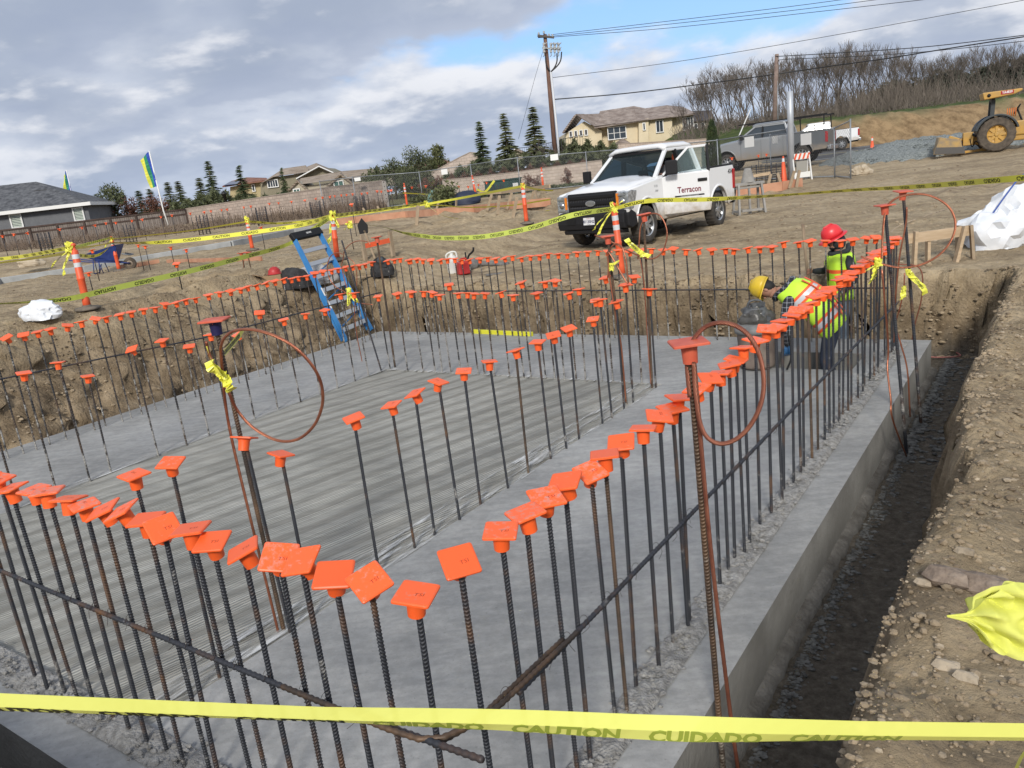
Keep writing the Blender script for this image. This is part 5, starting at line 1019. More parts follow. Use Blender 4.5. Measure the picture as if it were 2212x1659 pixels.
def pickup(name,label,loc,rz,paint_,cab='super',door_open=False,bedpaint=None,s=1.,rimm=None,rack=False,detail=True,tilt=0.):
    o=thing(name,label,'pickup truck',loc,rz); o.scale=(s if not detail else L/3.68*1.03,s*(1.04 if detail else 1.),s*1.04); o.rotation_euler=(tilt,0,rz); FX=1.84
    RO=.30 if detail else 0.; rear=-1.84; cabr=-.98 if cab=='super' else -1.25
    # side shells with wheel arches
    front=[(2.66,.56),(2.72,.75),(2.70,1.12),(2.62,1.19),(1.9,1.27),(1.25,1.335)]
    for sgn in (1,-1):
        y0,y1=(.86,.985) if sgn>0 else (-.985,-.86)
        P=front+[(1.25,1.335),(cabr,1.37),(cabr,.46)]+[(1.25,.44)]+arc(FX,.43,.51,180,0)[0:]
        P=front+[(cabr,1.37),(cabr,.46),(1.30,.44)]+arc(FX,.45,.515,178,8,14)+[(2.4,.56)]
        mb=MB(); mb.prism(P,y0,y1); mb.build('fender_and_sill',paint_,o,bevel=.03,segs=3,smooth_angle=40)
        P=[(cabr-.02,.50),(cabr-.02,1.38),(-2.98+RO,1.40),(-3.03+RO,1.30),(-3.03+RO,.66),(-2.95+RO,.56),(-2.5,.54)]+arc(rear,.45,.515,172,8,14)+[(-1.30,.50)]
        mb=MB(); mb.prism(P,y0-.005*sgn,y1-.005*sgn); mb.build('bed_side',bedpaint or paint_,o,bevel=.03,segs=3,smooth_angle=40)
        for cx in (FX,rear):   # arch lips
            mb=MB(); pts=arc(cx,.45,.525,176,4,16); mb.tube([(x,sgn*.975,z) for x,z in pts],.030,8); mb.build('arch_lip',(bedpaint or paint_) if cx<0 else paint_,o)
        mb=MB(); mb.prism([(cabr-.03,1.385),(-2.98+RO,1.405),(-2.98+RO,1.43),(cabr-.03,1.41)],sgn*.85,sgn*.985); mb.build('bed_rail_cap',blk2,o)
        mb=MB(); mb.box((-2.985+RO,sgn*.955,1.08),(.12,.10,.46)); mb.build('tail_lamp',redl,o,bevel=.015)
    # door cut lines, as recessed dark seams
    xs=[1.08,.02,cabr+.02] if cab=='super' else [1.08,.08,-.98]
    for x in xs:
        for sgn in (1,-1): mb=MB(); mb.box((x,sgn*.9855,.92),(.010,.004,.84)); mb.build('door_seam',blk,o)
    # hood
    mb=MB(); nx,ny=10,14; vs=[]
    for i in range(nx+1):
        t=i/nx; x=1.18+1.50*t
        for j in range(ny+1):
            u=-1+2*j/ny; hw=.90-.03*t; z=1.375-.13*t-.045*t*t*t+.055*(1-u*u)-.0*t+(.018 if abs(u)<.55 else 0)*(1-t*.5)-(.10*max(0,t-.93)/.07); vs.append((x-(.05*u*u if t>.5 else 0),u*hw,z-(.03 if abs(u)>.97 else 0)))
    mb.add(vs,[(i*(ny+1)+j,(i+1)*(ny+1)+j,(i+1)*(ny+1)+j+1,i*(ny+1)+j+1) for i in range(nx) for j in range(ny)],0,True); h=mb.build('hood',paint_,o); sm=h.modifiers.new('thick','SOLIDIFY'); sm.thickness=.03
    # engine bay and cabin floor blocks
    mb=MB(); mb.box((1.85,0,.92),(1.55,1.05,.5)); mb.box((0.1,0,.62),(2.2,1.72,.26)); mb.box((-1.9,0,.55),(2.2,1.0,.2)); mb.box((0,0,.42),(5.0,.7,.12)); mb.build('chassis',blk,o)
    # grille, lamps, bumper
    mb=MB(); mb.box((2.665,0,.97),(.10,1.36,.44)); mb.build('grille_frame',blk2,o,bevel=.03)
    if detail:
        g=bpy.data.objects[o.children[-1].name] if False else kids(o)[-1]
        mb=MB()
        for z in (1.10,.965,.83): mb.box((2.73,0,z),(.045,1.24,.085))
        mb.build('grille_bar',blk,g,bevel=.018); mb=MB()
        for i in range(26): mb.box((2.712,-.60+i*.048,.965),(.012,.010,.36))
        for i in range(5): mb.box((2.714,0,.80+i*.085),(.010,1.2,.010))
        mb.build('grille_mesh',mat('dark_mesh',(.06,.06,.065),.5),g)
        mb=MB(); Q=Matrix.Rotation(PI/2,3,'Y'); mb.lathe([(.0,0),(.125,0),(.125,.012)],(2.756,0,.965),28,R=Q,sx=.46,sy=1.0,cap=False,k=0); mb.lathe([(.125,.0),(.138,.008),(.138,.02),(.125,.02)],(2.752,0,.965),28,R=Q,sx=.46,sy=1.0,k=1)
        put_text(mb,'Ford',.105,(2.772,0,.968),(0,1,0),(0,0,1),k=1,shear=.45,bold=.001); mb.build('oval_badge',[bluel,chrome],g)
    for sgn in (1,-1):
        mb=MB(); mb.prism([(2.48,.79),(2.66,.77),(2.725,.80),(2.71,1.15),(2.55,1.18),(2.30,1.15),(2.33,1.05)],sgn*.67,sgn*.995); hl=mb.build('headlight',lampg,o,bevel=.02)
        if detail:
            mb=MB(); mb.box((2.73,sgn*.72,1.0),(.03,.05,.26)); mb.build('amber_lamp',amber,hl); mb=MB(); mb.box((2.735,sgn*.84,1.09),(.02,.2,.03)); mb.box((2.735,sgn*.84,.84),(.02,.2,.03)); mb.lathe([(.0,0),(.06,.0),(.065,.02)],(2.722,sgn*.85,.96),14,R=Matrix.Rotation(PI/2,3,'Y')); mb.build('lamp_reflector',chrome,hl)
    mb=MB(); mb.prism([(2.55,.40),(2.83,.42),(2.87,.55),(2.86,.74),(2.74,.79),(2.55,.79)],-.93,.93); mb.prism([(2.35,.46),(2.60,.40),(2.76,.46),(2.78,.70),(2.60,.79),(2.40,.70)],-1.0,1.0); mb.prism([(2.45,.30),(2.76,.32),(2.80,.41),(2.50,.41)],-.82,.82); bp_=mb.build('front_bumper',blk2,o,bevel=.025)
    mb=MB(); 
    for sgn in (1,-1): mb.box((2.868,sgn*.52,.60),(.02,.26,.13)); 
    mb.box((2.80,0,.365),(.02,1.3,.05)); mb.build('bumper_recess',blk,bp_)
    if detail:
        mb=MB(); mb.box((2.885,0,.60),(.012,.305,.155)); put_text(mb,'81130N2',.088,(2.893,0,.592),(0,1,0),(0,0,1),k=1,bold=.002,stretch=.92); put_text(mb,'California',.035,(2.893,0,.658),(0,1,0),(0,0,1),k=2,shear=.3); put_text(mb,'COMMERCIAL',.018,(2.893,0,.535),(0,1,0),(0,0,1),k=1); mb.build('licence_plate',[platem,mat('plate_navy',(.01,.015,.08),.5),redl],bp_)
    mb=MB(); mb.box((-3.08+RO,0,.60),(.16,1.86,.20)); mb.build('rear_bumper',chrome if not detail else blk2,o,bevel=.03)
    mb=MB(); mb.box((-2.99+RO,0,1.02),(.06,1.70,.72)); mb.build('tailgate',bedpaint or paint_,o,bevel=.02)
    mb=MB(); mb.box(((cabr-2.98+RO)/2,0,.80),(abs(-2.98+RO-cabr),1.72,.05)); mb.box((cabr-.04,0,1.1),(.05,1.72,.56)); mb.build('bed_floor',blk2,o)
    # cab: roof, pillars, glass
    rf,rr,rz_=.40,(-.80 if cab=='super' else -1.02),1.96
    mb=MB(); nx,ny=12,10; vs=[]
    for i in range(nx+1):
        t=i/nx; x=rf+.10+(rr-.06-rf-.10)*t
        for j in range(ny+1):
            u=-1+2*j/ny; e=max(abs(u)-.75,0)/.25; f_=max(abs(2*t-1)-.8,0)/.2; vs.append((x,u*.76,rz_+.035-.06*e*e-.045*f_*f_-.012*u*u))
    mb.add(vs,[(i*(ny+1)+j,(i+1)*(ny+1)+j,(i+1)*(ny+1)+j+1,i*(ny+1)+j+1) for i in range(nx) for j in range(ny)],0,True); r=mb.build('roof',paint_,o); sm=r.modifiers.new('thick','SOLIDIFY'); sm.thickness=.07; sm.offset=1
    for sgn in (1,-1):
        mb=MB(); mb.beam((1.27,sgn*.885,1.34),(.42,sgn*.735,1.90),.07,.09,up=(0,sgn,0)); mb.beam((cabr+.03,sgn*.90,1.35),(rr-.02,sgn*.745,1.91),.08,.13,up=(0,sgn,0)); mb.beam((.46,sgn*.742,1.905),(rr,sgn*.75,1.905),.06,.06); mb.beam((1.25,sgn*.905,1.35),(cabr,sgn*.915,1.375),.09,.05)
        mb.build('cab_pillars',paint_,o,bevel=.012)
        bx=.02 if cab=='super' else .04
        mb=MB(); mb.beam((bx,sgn*.897,1.36),(bx-.02,sgn*.752,1.89),.06,.09,up=(0,sgn,0)); mb.build('middle_pillar',blk,o)
        f=lambda x,t:(x,sgn*(.885-.14*t),1.375+.51*t)
        mb=MB(); 
        if not (door_open and sgn>0): mb.add([f(1.16,0),f(bx+.05,0),f(bx+.03,.97),f(.50,.97)],[(0,1,2,3)])
        mb.add([f(bx-.06,0),f(cabr+.12,0),f(rr+.04,.97),f(bx-.06,.97)],[(0,1,2,3)]); mb.build('side_glass',tint if detail else glass_dark,o)
    g=lambda u,t:(1.235-.80*t,u*(.85-.13*t),1.375+.53*t)
    mb=MB(); mb.add([g(-1,0),g(1,0),g(1,1),g(-1,1)],[(0,1,2,3)]); ws=mb.build('windshield',tint if detail else glass_dark,o)
    mb=MB(); mb.beam(Vector(g(-.98,.97))+Vector((.01,0,.01)),Vector(g(.98,.97))+Vector((.01,0,.01)),.03,.05); mb.beam(g(-.98,0),g(.98,0),.05,.03); mb.build('windshield_seal',blk,ws)
    mb=MB(); mb.beam(Vector(g(-.8,.02))+Vector((.03,0,.01)),Vector(g(-.05,.07))+Vector((.02,0,.01)),.015,.02); mb.beam(Vector(g(.05,.02))+Vector((.03,0,.01)),Vector(g(.8,.08))+Vector((.02,0,.01)),.015,.02); mb.build('wiper',blk,ws)
    mb=MB(); mb.add([(cabr+.06,-.84,1.39),(cabr+.06,.84,1.39),(rr+.0,.70,1.88),(rr+.0,-.70,1.88)],[(0,1,2,3)]); mb.build('rear_glass',tint,o)
    # interior
    mb=MB(); mb.box((1.02,0,1.27),(.5,1.6,.22)); 
    for y in (.42,-.42): mb.box((.05,y,.95),(.5,.52,.22)); mb.box((-.22,y,1.25),(.16,.50,.62)); mb.box((-.24,y,1.64),(.10,.26,.18))
    mb.box((-.80,0,1.2),(.14,1.4,.5)); mb.build('seats',cloth,o,bevel=.04)
    mb=MB(); mb.tube([Vector((.72+.06*math.sin(a),.42+.19*math.cos(a),1.38+.17*math.sin(a))) for a in [2*PI*k/16 for k in range(16)]],.016,6,closed=True); mb.build('steering_wheel',blk,o)
    mb=MB(); mb.box((.52,0,1.80),(.03,.24,.07)); mb.build('rear_view_mirror',blk,o)
    # mirrors
    def mirror(par,sgn,base):
        mb=MB(); b=Vector(base); mb.beam(b,b+Vector((-.02,sgn*.16,.02)),.05,.04); mb.box(b+Vector((-.04,sgn*.26,.10)),(.13,.20,.27)); mb.build('door_mirror',blk2,par,bevel=.03)
    mirror(o,-1,(1.02,-.93,1.40))
    # wheels
    for x,y in ((FX,.84),(FX,-.84),(rear,.84),(rear,-.84)): wheel(o,x,y,.405,steer=-.10 if x>0 and detail else 0,rm=rimm)
    if not door_open: mirror(o,1,(1.02,.93,1.40))
    for sgn in (1,-1):
        for x in ((.18,) if cab=='super' else (.25,-.80)):
            if sgn>0 and door_open: continue
            mb=MB(); mb.box((x,sgn*.998,1.20),(.20,.03,.04)); mb.build('door_handle',blk if not rack else paint_,o)
    if door_open:
        # opening edge and open driver's door, hinged at its front edge
        mb=MB(); mb.prism([(1.05,.55),(1.05,1.30),(.03,1.30),(.03,.55)],.988,.992); mb.build('door_opening',blk,o)
        dr=bpy.data.objects.new('front_door',None)
        DP=[(0,0,0)]; mb=MB(); mb.prism([(0,.53),(0,1.33),(-.20,1.37),(-1.05,1.385),(-1.06,.55)],-.075,.035)
        dob=mb.build('front_door',paint_,o,bevel=.02,segs=2,smooth_angle=40); dob.location=(1.07,.965,0); dob.rotation_euler=(0,0,math.radians(-60))
        # angles: closed door runs along -x; turning it outward about the hinge
        mb=MB(); T=-.135
        fr=lambda x,t:(x,-.02+T*t,1.37+.52*t)
        A0,A1,B1,B0=fr(-.02,0),fr(-.62,1),fr(-1.04,1.0),fr(-1.05,0)
        mb.beam(A0,A1,.05,.06,up=(0,1,0)); mb.beam(A1,B1,.05,.055,up=(0,1,0)); mb.build('window_frame',paint_,dob,bevel=.01)
        mb=MB(); mb.beam(B1,B0,.055,.15,up=(0,1,0)); mb.build('rear_frame_cover',blk2,dob,bevel=.01)
        mb=MB(); mb.add([fr(-.10,.03),fr(-1.0,.03),fr(-1.0,.96),fr(-.63,.96)],[(0,1,2,3)]); mb.build('door_glass',clearg,dob)
        mb=MB(); mb.box((-.9,.05,1.20),(.21,.035,.065)); mb.build('door_handle',blk,dob,bevel=.012)
        mb=MB(); b=Vector((-.16,.05,1.42)); mb.beam(b,b+Vector((0,.12,.02)),.06,.06); mb.box(b+Vector((-.06,.20,.10)),(.27,.14,.30)); mb.build('door_mirror',blk2,dob,bevel=.04)
        mb=MB(); mb.prism([(-.02,1.33),(-.10,1.33),(-.32,1.60),(-.28,1.62)],-.04,.02); mb.build('mirror_sail',blk2,dob)
        # lettering on the outer skin (outside is +y, so words run towards -x)
        mb=MB(); put_text(mb,'Terracon',.175,(-.60,.0385,1.02),(-1,0,0),(0,0,1),k=0,bold=.004,stretch=.80); mb.box((-.60,.037,.895),(.66,.004,.030),k=1); put_text(mb,'Consulting Engineers & Scientists',.030,(-.60,.0415,.893),(-1,0,0),(0,0,1),k=2); put_text(mb,'TERRACON.COM',.030,(-.75,.0385,.84),(-1,0,0),(0,0,1),k=3)
        mb.build('door_lettering',[maroon,blk,platem,mat('grey_lettering',(.25,.25,.25),.6)],dob)
        mb=MB(); put_text(mb,'4X4',.15,(-2.50,.984,1.25),(-1,0,0),(0,0,1),k=0,bold=.004,shear=.15); put_text(mb,'F-150',.07,(1.42,.990,1.17),(-1,0,0),(0,0,1),k=1,bold=.002); put_text(mb,'13569',.06,(1.40,.990,1.07),(-1,0,0),(0,0,1),k=0); mb.build('side_lettering',[blk,chrome],o)
    if rack:
        mb=MB()
        for x in (cabr-.15,-2.85):
            for sgn in (1,-1): mb.beam((x,sgn*.88,1.38),(x,sgn*.80,2.05),.05,.05)
            mb.beam((x,-.82,2.05),(x,.82,2.05),.05,.05)
        for sgn in (1,-1): mb.beam((1.2,sgn*.80,2.08),(-3.0,sgn*.80,2.08),.05,.05)
        mb.build('lumber_rack',blk,o)
    return o
# white pickup: wheel contact points on its left side fix position and heading
fw=on_ground(1395,526); rw=on_ground(1543,486)
d=(fw-rw); ang=math.atan2(d.y,d.x)+.0; L=Vector((d.x,d.y,0)).length; ctr=(fw+rw)/2; left=Vector((-math.sin(ang),math.cos(ang),0)); S_=.955
ctr=ctr-left*.86*S_; ZT=(fw.z+rw.z)/2
pickup('pickup_truck','white work pickup with its driver door open and maroon lettering beside the excavation',(ctr.x,ctr.y,ZT-.02),ang,white_car,'super',True,s=S_)
# driver: mostly hidden behind the door glass
skin_m=mat('skin',(.36,.19,.13),.6,sss=.1); 
TR=Matrix.Translation((ctr.x,ctr.y,ZT-.02))@Matrix.Rotation(ang,4,'Z')@Matrix.Diagonal((L/3.68,S_,S_*1.04,1))
# grey pickup with rack behind the fence, white crew pickup on the road
def side_place(pf,pr,Zf,Zr,zo=0.):
    f=at(*pf,Zf); r=at(*pr,Zr); f.z=gz(f.x,f.y)+zo; r.z=gz(r.x,r.y)+zo; d=f-r; a=math.atan2(d.y,d.x); c=(f+r)/2; l=Vector((-math.sin(a),math.cos(a),0)); return c-l*.86,a
c,a=side_place((1592,392),(1712,375),40,38.5); c.z=(CAMH-1.56+.0); c.z=min(c.z,gz(c.x,c.y)+.02); pickup('pickup_truck','silver four-door pickup with dark grey bed and black rack behind the fence',(c.x,c.y,gz(c.x,c.y)),a,silver_car,'crew',bedpaint=grey_car,detail=False,s=.98,rack=True)
c,a=side_place((1703,330),(1822,323),55.0,54.0); pickup('pickup_truck','white four-door pickup driving on the road beyond the fence',(c.x,c.y,ROADZ(c.dot(RH),c.dot(FH))+.0),a,white_car,'crew',detail=False,s=.90)
# ================= tractor loader =================
yel=mat('tractor_yellow',(.50,.28,.05),.5,col2=(.40,.25,.08),scale=5); dgrey=mat('tractor_grey',(.035,.042,.045),.5); mudt=mat('muddy_tyre',(.055,.045,.036),.95,col2=(.13,.105,.08),scale=5,bump=.5,bscale=30)
tc=at(2150,347,31.5); tg=gz(tc.x,tc.y); TYAW=VYAW-.47; TX=Vector((math.cos(TYAW),math.sin(TYAW),0)); TY=Vector((-math.sin(TYAW),math.cos(TYAW),0)); T=thing('tractor','yellow and grey skip-loader tractor with canopy and rear box blade at the right edge','tractor',(tc.x,tc.y,tg),TYAW)
def tl(px,py,dy=0.):
    r=ray(px,py); c0_=Vector((0,0,CAMH)); q_=Vector((tc.x,tc.y,tg))+TY*dy; p=c0_+r*((q_-c0_).dot(TY)/r.dot(TY)); dd=p-Vector((tc.x,tc.y,tg)); return Vector((dd.dot(TX),dd.dot(TY),dd.z))
cz=tl(2150,313).z; Rw=.66
for y in (0,1.5):
    t,r_,d_=wheel_meshes(Rw,.42,.33,8,lug=22); w=t.build('rear_wheel',mudt,T,loc=(0,y,max(cz,Rw))); r_.build('rim',yel,w); mb=MB(); mb.lathe([(.0,-.12),(.17,-.12),(.2,-.09),(.31,-.10),(.33,-.16)],R=Matrix.Rotation(PI/2,3,'X'),n=20,cap=False); mb.lathe([(.0,.12),(.17,.12),(.2,.09),(.31,.10),(.33,.16)],R=Matrix.Rotation(PI/2,3,'X'),n=20,cap=False); mb.build('hub',yel,w)
    for i in range(0): pass
CZ=max(cz,Rw)
# fenders
for y0,y1 in ((-.28,.30),(1.2,1.78)):
    pts=arc(0,CZ,Rw+.10,15,165,14); inn=arc(0,CZ,Rw+.03,165,15,14); mb=MB(); mb.prism(pts+inn,y0,y1); mb.build('fender',dgrey,T,bevel=.015)
mb=MB(); a_=tl(2139,286,.35); b_=tl(2146,216,.35); mb.beam(a_-Vector((0,0,.2)),b_,.14,.16); mb.beam(a_-Vector((0,-.85,.2)),b_+Vector((0,.85,0)),.14,.16); mb.beam(b_,b_+Vector((0,.85,0)),.12,.12); mb.build('roll_bar',dgrey,T)
c0=tl(2122,208,0);c1=tl(2208,198,0); mb=MB(); zt=(c0.z+c1.z)/2+.06; w_=c1.x-c0.x; mb.prism([(c0.x,zt+.02),(c0.x+.05,zt-.20),(c1.x-.25,zt-.12),(c1.x,zt-.02),(c1.x,zt+.06),(c0.x,zt+.07)],-.15,1.35); cn=mb.build('canopy',yel,T,bevel=.03)
mb=MB(); mb.box((c0.x+w_*.62,-.155,zt-.02),(w_*.32,.012,.13),k=0); put_text(mb,'YA4839',.13,(c0.x+w_*.62,-.163,zt-.02),(1,0,0),(0,0,1),k=1,bold=.003,stretch=.8); mb.lathe([(.0,0),(.07,.0),(.07,.01)],(c0.x+w_*.16,-.155,zt-.06),6,R=Matrix.Rotation(PI/2,3,'X'),k=2); mb.build('canopy_sign',[redl,platem,blk],cn)
mb=MB(); mb.box((.85,.75,CZ+.15),(2.2,.62,.55)); mb.box((.3,.75,CZ-.15),(2.8,.5,.35)); mb.box((1.9,.75,CZ+.1),(1.6,.7,.75)); mb.build('hood_and_frame',yel,T,bevel=.05); mb=MB(); mb.box((.15,.75,CZ+.42),(.5,.5,.14)); mb.box((-.1,.75,CZ+.65),(.12,.5,.4)); mb.build('seat',blk,T,bevel=.04)
mb=MB(); mb.tube([(1.0,.75,CZ+.2),(.75,.75,CZ+.85)],.035,6); mb.tube([Vector((.75+.10*math.sin(a),.75+.2*math.cos(a),CZ+.87+.17*math.sin(a))) for a in [2*PI*k/14 for k in range(14)]],.018,5,closed=True); 
for i in range(5): mb.tube([(.35+i*.07,.2,CZ+.6),(.36+i*.07,.2,CZ+.92)],.018,5,k=1)
mb.build('controls',[blk,mat('orange_knob',(.6,.16,.03),.5)],T)
# box blade
q=[tl(2015,334,.1),tl(2030,297,.1),tl(2070,302,.1),tl(2072,333,.1)]; mb=MB(); b0=q[0]; mb.prism([(q[0].x,q[0].z),(q[1].x,q[1].z),(q[2].x,q[2].z+.02),(q[3].x+.2,q[3].z)],-.3,-.22); mb.prism([(q[0].x,q[0].z),(q[1].x,q[1].z),(q[2].x,q[2].z+.02),(q[3].x+.2,q[3].z)],1.7,1.78); mb.prism([(q[0].x+.05,q[0].z+.02),(q[1].x-.05,q[1].z),(q[1].x+.08,q[1].z),(q[0].x+.2,q[0].z)],-.22,1.7); mb.prism([(q[3].x,q[3].z),(q[2].x,q[2].z),(q[2].x+.08,q[2].z),(q[3].x+.1,q[3].z)],-.22,1.7); mb.build('box_blade',mat('scratched_yellow',(.42,.27,.09),.6,col2=(.20,.17,.13),scale=3),T,bevel=.01)
mb=MB(); mb.prism([(q[0].x+.03,q[0].z+.02),(q[0].x+.1,q[0].z+.27),(q[3].x+.14,q[3].z+.27),(q[3].x+.18,q[3].z+.02)],-.315,-.30); mb.build('worn_blade_side',mat('worn_steel',(.10,.095,.09),.5,.5),T)
mb=MB(); mb.beam(tl(2072,305,.7),tl(2096,288,.7),.5,.10); mb.beam(tl(2050,296,.7),tl(2075,303,.7),.12,.12); mb.box(tl(2090,300,.6),(.35,.6,.5)); mb.beam(tl(2072,330,.7),tl(2130,322,.7),.5,.10); mb.build('hitch_frame',yel,T,bevel=.02)
mb=MB(); mb.tube(smooth([tl(2095,300,.3),tl(2100,318,.3),tl(2108,305,.3),tl(2118,315,.3)],5),.02,5); mb.tube([tl(2100,290,.3),tl(2122,300,.3)],.04,6); mb.build('hydraulic_hose',blk,T)
# second machine corner: red tail sheet at the right edge
# ================= cones, delineators, barricade =================
orng=mat('delineator_orange',(.80,.105,.03),.5,col2=(.62,.11,.045),scale=3); refl=mat('reflective_white',(.66,.68,.70),.4,col2=(.52,.53,.54),scale=8); baser=mat('rubber_base',(.07,.065,.055),.9,col2=(.18,.15,.12),scale=8)
def delineator(label,px,py,D=None,H=1.25,lean=(0,0),rz=0):
    p=on_ground(px,py) if D is None else at(px,py,D); p.z=gz(p.x,p.y); o=thing('traffic_delineator',label,'delineator post',p,rz,'orange delineator posts holding the caution tape'); s=H/1.2
    d=Vector((lean[0],lean[1],1)).normalized(); Q=Vector((0,0,1)).rotation_difference(d).to_matrix(); f=lambda pr:[(r,z*s) for r,z in pr]
    mb=MB(); mb.lathe(f([(.062,.03),(.058,.2),(.056,.55),(.062,.56),(.062,.585),(.056,.595),(.054,1.06),(.050,1.08),(.028,1.10),(.024,1.15),(.040,1.16),(.040,1.20),(.01,1.215)]),n=18,R=Q); mb.build('post',orng,o)
    for q in ([(.0575,.78),(.0565,.86)],[(.0565,.93),(.0555,1.01)]): mb=MB(); mb.lathe(f(q),n=18,R=Q,cap=False); mb.build('reflective_band',refl,o)
    mb=MB(); mb.lathe([(.20,0),(.205,.02),(.19,.045),(.08,.06),(.07,.08)],n=8); mb.build('base',baser,o); return o,p+Q@Vector((0,0,1.12*s))
DL={}
DL['a'],Ta=delineator('leftmost leaning orange delineator with two white bands and knotted tape on top',190,669,None,1.06,(-.03,.04)); DL['b'],Tb=delineator('orange delineator standing in front of the blue wheelbarrow',258,586,None,1.12); DL['c'],Tc=delineator('orange delineator with knotted top just left of the stepladder in the distance',546,541,None,.95); DL['d'],Td=delineator('orange delineator wrapped in tape right behind the blue stepladder',729,563,None,1.02,(.1,-.02)); DL['e'],Te=delineator('slim orange delineator left of the white pickup bumper',1138,484,None,1.08)
DL['f'],Tf=delineator('big faded orange delineator leaning in front of the white pickup front wheel',1345,600,None,1.27,(-.05,-.0))
for px,py,Zd,lb in ((881,454,44,'tiny distant delineator left of the dark tarp heap'),(1028,415,44,'distant leaning delineator beside the dark tarp heap'),(1173,400,42,'distant delineator by the rebar column cage left of the pickup')): delineator(lb,px,py,Zd,1.3,(-.1 if px==1028 else 0,0))
def cone(label,px,py,Zd,H=.72):
    p=at(px,py,Zd); p.z=gz(p.x,p.y); o=thing('traffic_cone',label,'traffic cone',p,.3,'orange traffic cones'); mb=MB(); mb.lathe([(.14,.03),(.03,H),(.0,H+.005)],n=16,cap=False); mb.build('cone_body',orng,o); mb=MB(); mb.box((0,0,.015),(.36,.36,.03)); mb.build('base',orng,o); mb=MB(); mb.lathe([(.14-.11*.78/1.+.002,.03+(H-.03)*.78),(.14-.11*.92+.002,.03+(H-.03)*.92)],n=16,cap=False); mb.build('reflective_band',refl,o)
cone('traffic cone standing on the road edge beside the gravel heap',1884,338,42,.90); cone('traffic cone in front of the grey pickup rear wheel',1693,386,31,.95); cone('small traffic cone seen beyond the tractor controls',2207,293,44,.8); cone('small traffic cone behind the open pickup door glass',1384,345,42,.8)
# barricade
b=at(1730,388,30.5); b.z=gz(b.x,b.y); o=thing('road_barricade','small folding road barricade with orange and white stripes behind the steel post','barricade',b,VYAW+.1); mb=MB()
for x in (-.33,.33):
    for y in (-.22,.22): mb.beam((x,y,0),(x,0,1.05),.04,.05)
mb.build('legs',white_trim,o); mb=MB(); mb.box((0,-.04,.90),(.68,.02,.22)); 
for i in range(4): x=-.30+i*.17; mb.add([(x,-.052,.792),(x+.08,-.052,.792),(x+.16-.0,-.052,1.008),(x+.08,-.052,1.008)],[(0,1,2,3)],1)
mb.build('striped_board',[white_trim,orng],o); mb=MB(); mb.box((0,-.12,.22),(.68,.02,.2)); mb.build('lower_board',white_trim,o); mb=MB(); mb.box((.0,-.08,.53),(.42,.02,.40)); mb.build('grey_panel',mat('grey_panel',(.30,.29,.26),.8),o)
# galvanised steel post
b=at(1711,402,30.5); b.z=gz(b.x,b.y)-.1; t_=at(1703,198,30.5); gpost=mat('bright_galvanised_post',(.42,.45,.49),.45,.35,col2=(.50,.53,.57),scale=3); o=thing('steel_post','tall galvanised steel pipe post standing in the formwork behind the pickup','steel post',b,VYAW); mb=MB(); mb.lathe([(.11,0),(.11,t_.z-b.z-1.1),(.115,t_.z-b.z-1.08),(.115,t_.z-b.z),(.10,t_.z-b.z+.005)],n=20); mb.build('pipe',gpost,o)
for px,yt,yb,Zd,m,lb,r in ((1612,236,285,42,white_trim,'slanting white survey lath behind the rack of the silver pickup',.03),(1195,0,0,0,None,'',0)):
    if m: a_=at(1585+15,285,Zd); b_=at(1621,236,Zd); g=gz(a_.x,a_.y); dr=(b_-a_).normalized(); mb=MB(); mb.beam(a_-dr*.2,b_,.06,.04); tag(mb.build('survey_lath',m),lb,'survey stake')
# ================= gravel heap =================
grv=mat('blue_grey_gravel',(.10,.115,.115),.95,col2=(.27,.29,.28),scale=14,space='world',bump=1.,bscale=22,det=9)
cx=at(1985,350,37.); g0=gz(cx.x,cx.y); mb=MB(); nx,ny=90,40; vs=[]
for i in range(nx+1):
    for j in range(ny+1):
        u=-1+2*i/nx; v=-1+2*j/ny; p=Vector((cx.x,cx.y,0))+RH*u*4.6+FH*(v*4.0); r=math.hypot(u,v*1.0); h=.62*max(0,1-r**2.2)*(1+.35*float(vn(u*6,v*4,0,3)))+.06*float(vn(u*25,v*20,0,4)); vs.append((p.x,p.y,gz(p.x,p.y)-.05+h-.12*(r>.97)))
mb.add(vs,[(i*(ny+1)+j,(i+1)*(ny+1)+j,(i+1)*(ny+1)+j+1,i*(ny+1)+j+1) for i in range(nx) for j in range(ny)],0,True); rg=random.Random(6)
for i in range(2600):
    u=rg.uniform(-1,1);v=rg.uniform(-1,1)
    if u*u+v*v>1.05: continue
    p=Vector((cx.x,cx.y,0))+RH*u*4.6+FH*v*4.; r=math.hypot(u,v); mb.rock((p.x,p.y,gz(p.x,p.y)-.05+.62*max(0,1-r**2.2)),.02+.045*rg.random(),rg)
tag(mb.build('gravel_heap',grv),kind='stuff')
# ================= loose stones and clods =================
stone=mat('field_stones',(.19,.148,.10),.92,col2=(.44,.365,.265),scale=2.6,det=3,space='world',bump=.4,bscale=50,lo=.30,hi=.70); darkst=mat('dark_crushed_rock',(.065,.064,.058),.85,col2=(.21,.21,.195),scale=17,det=4,space='world')
clod=mat('soil_clods',(.15,.113,.074),.95,col2=(.40,.315,.21),scale=1.7,det=6,space='world',bump=.8,bscale=30)
rg=random.Random(12); N=15000; mb=MB(); mc=MB()
xs=np.array([-.50+2.6*rg.random()**1.6 for _ in range(N)]); ys=np.array([1.2+9.5*rg.random()**1.25 for _ in range(N)]); zs=zf(xs,ys)
for x,y,z in zip(xs,ys,zs):
    q=rg.random(); r=.004+.017*q**3.6
    (mb if rg.random()<.22 else mc).rock((x,y,z+r*.25),r*(1.35 if rg.random()<.06 else 1),rg,flat=.8)
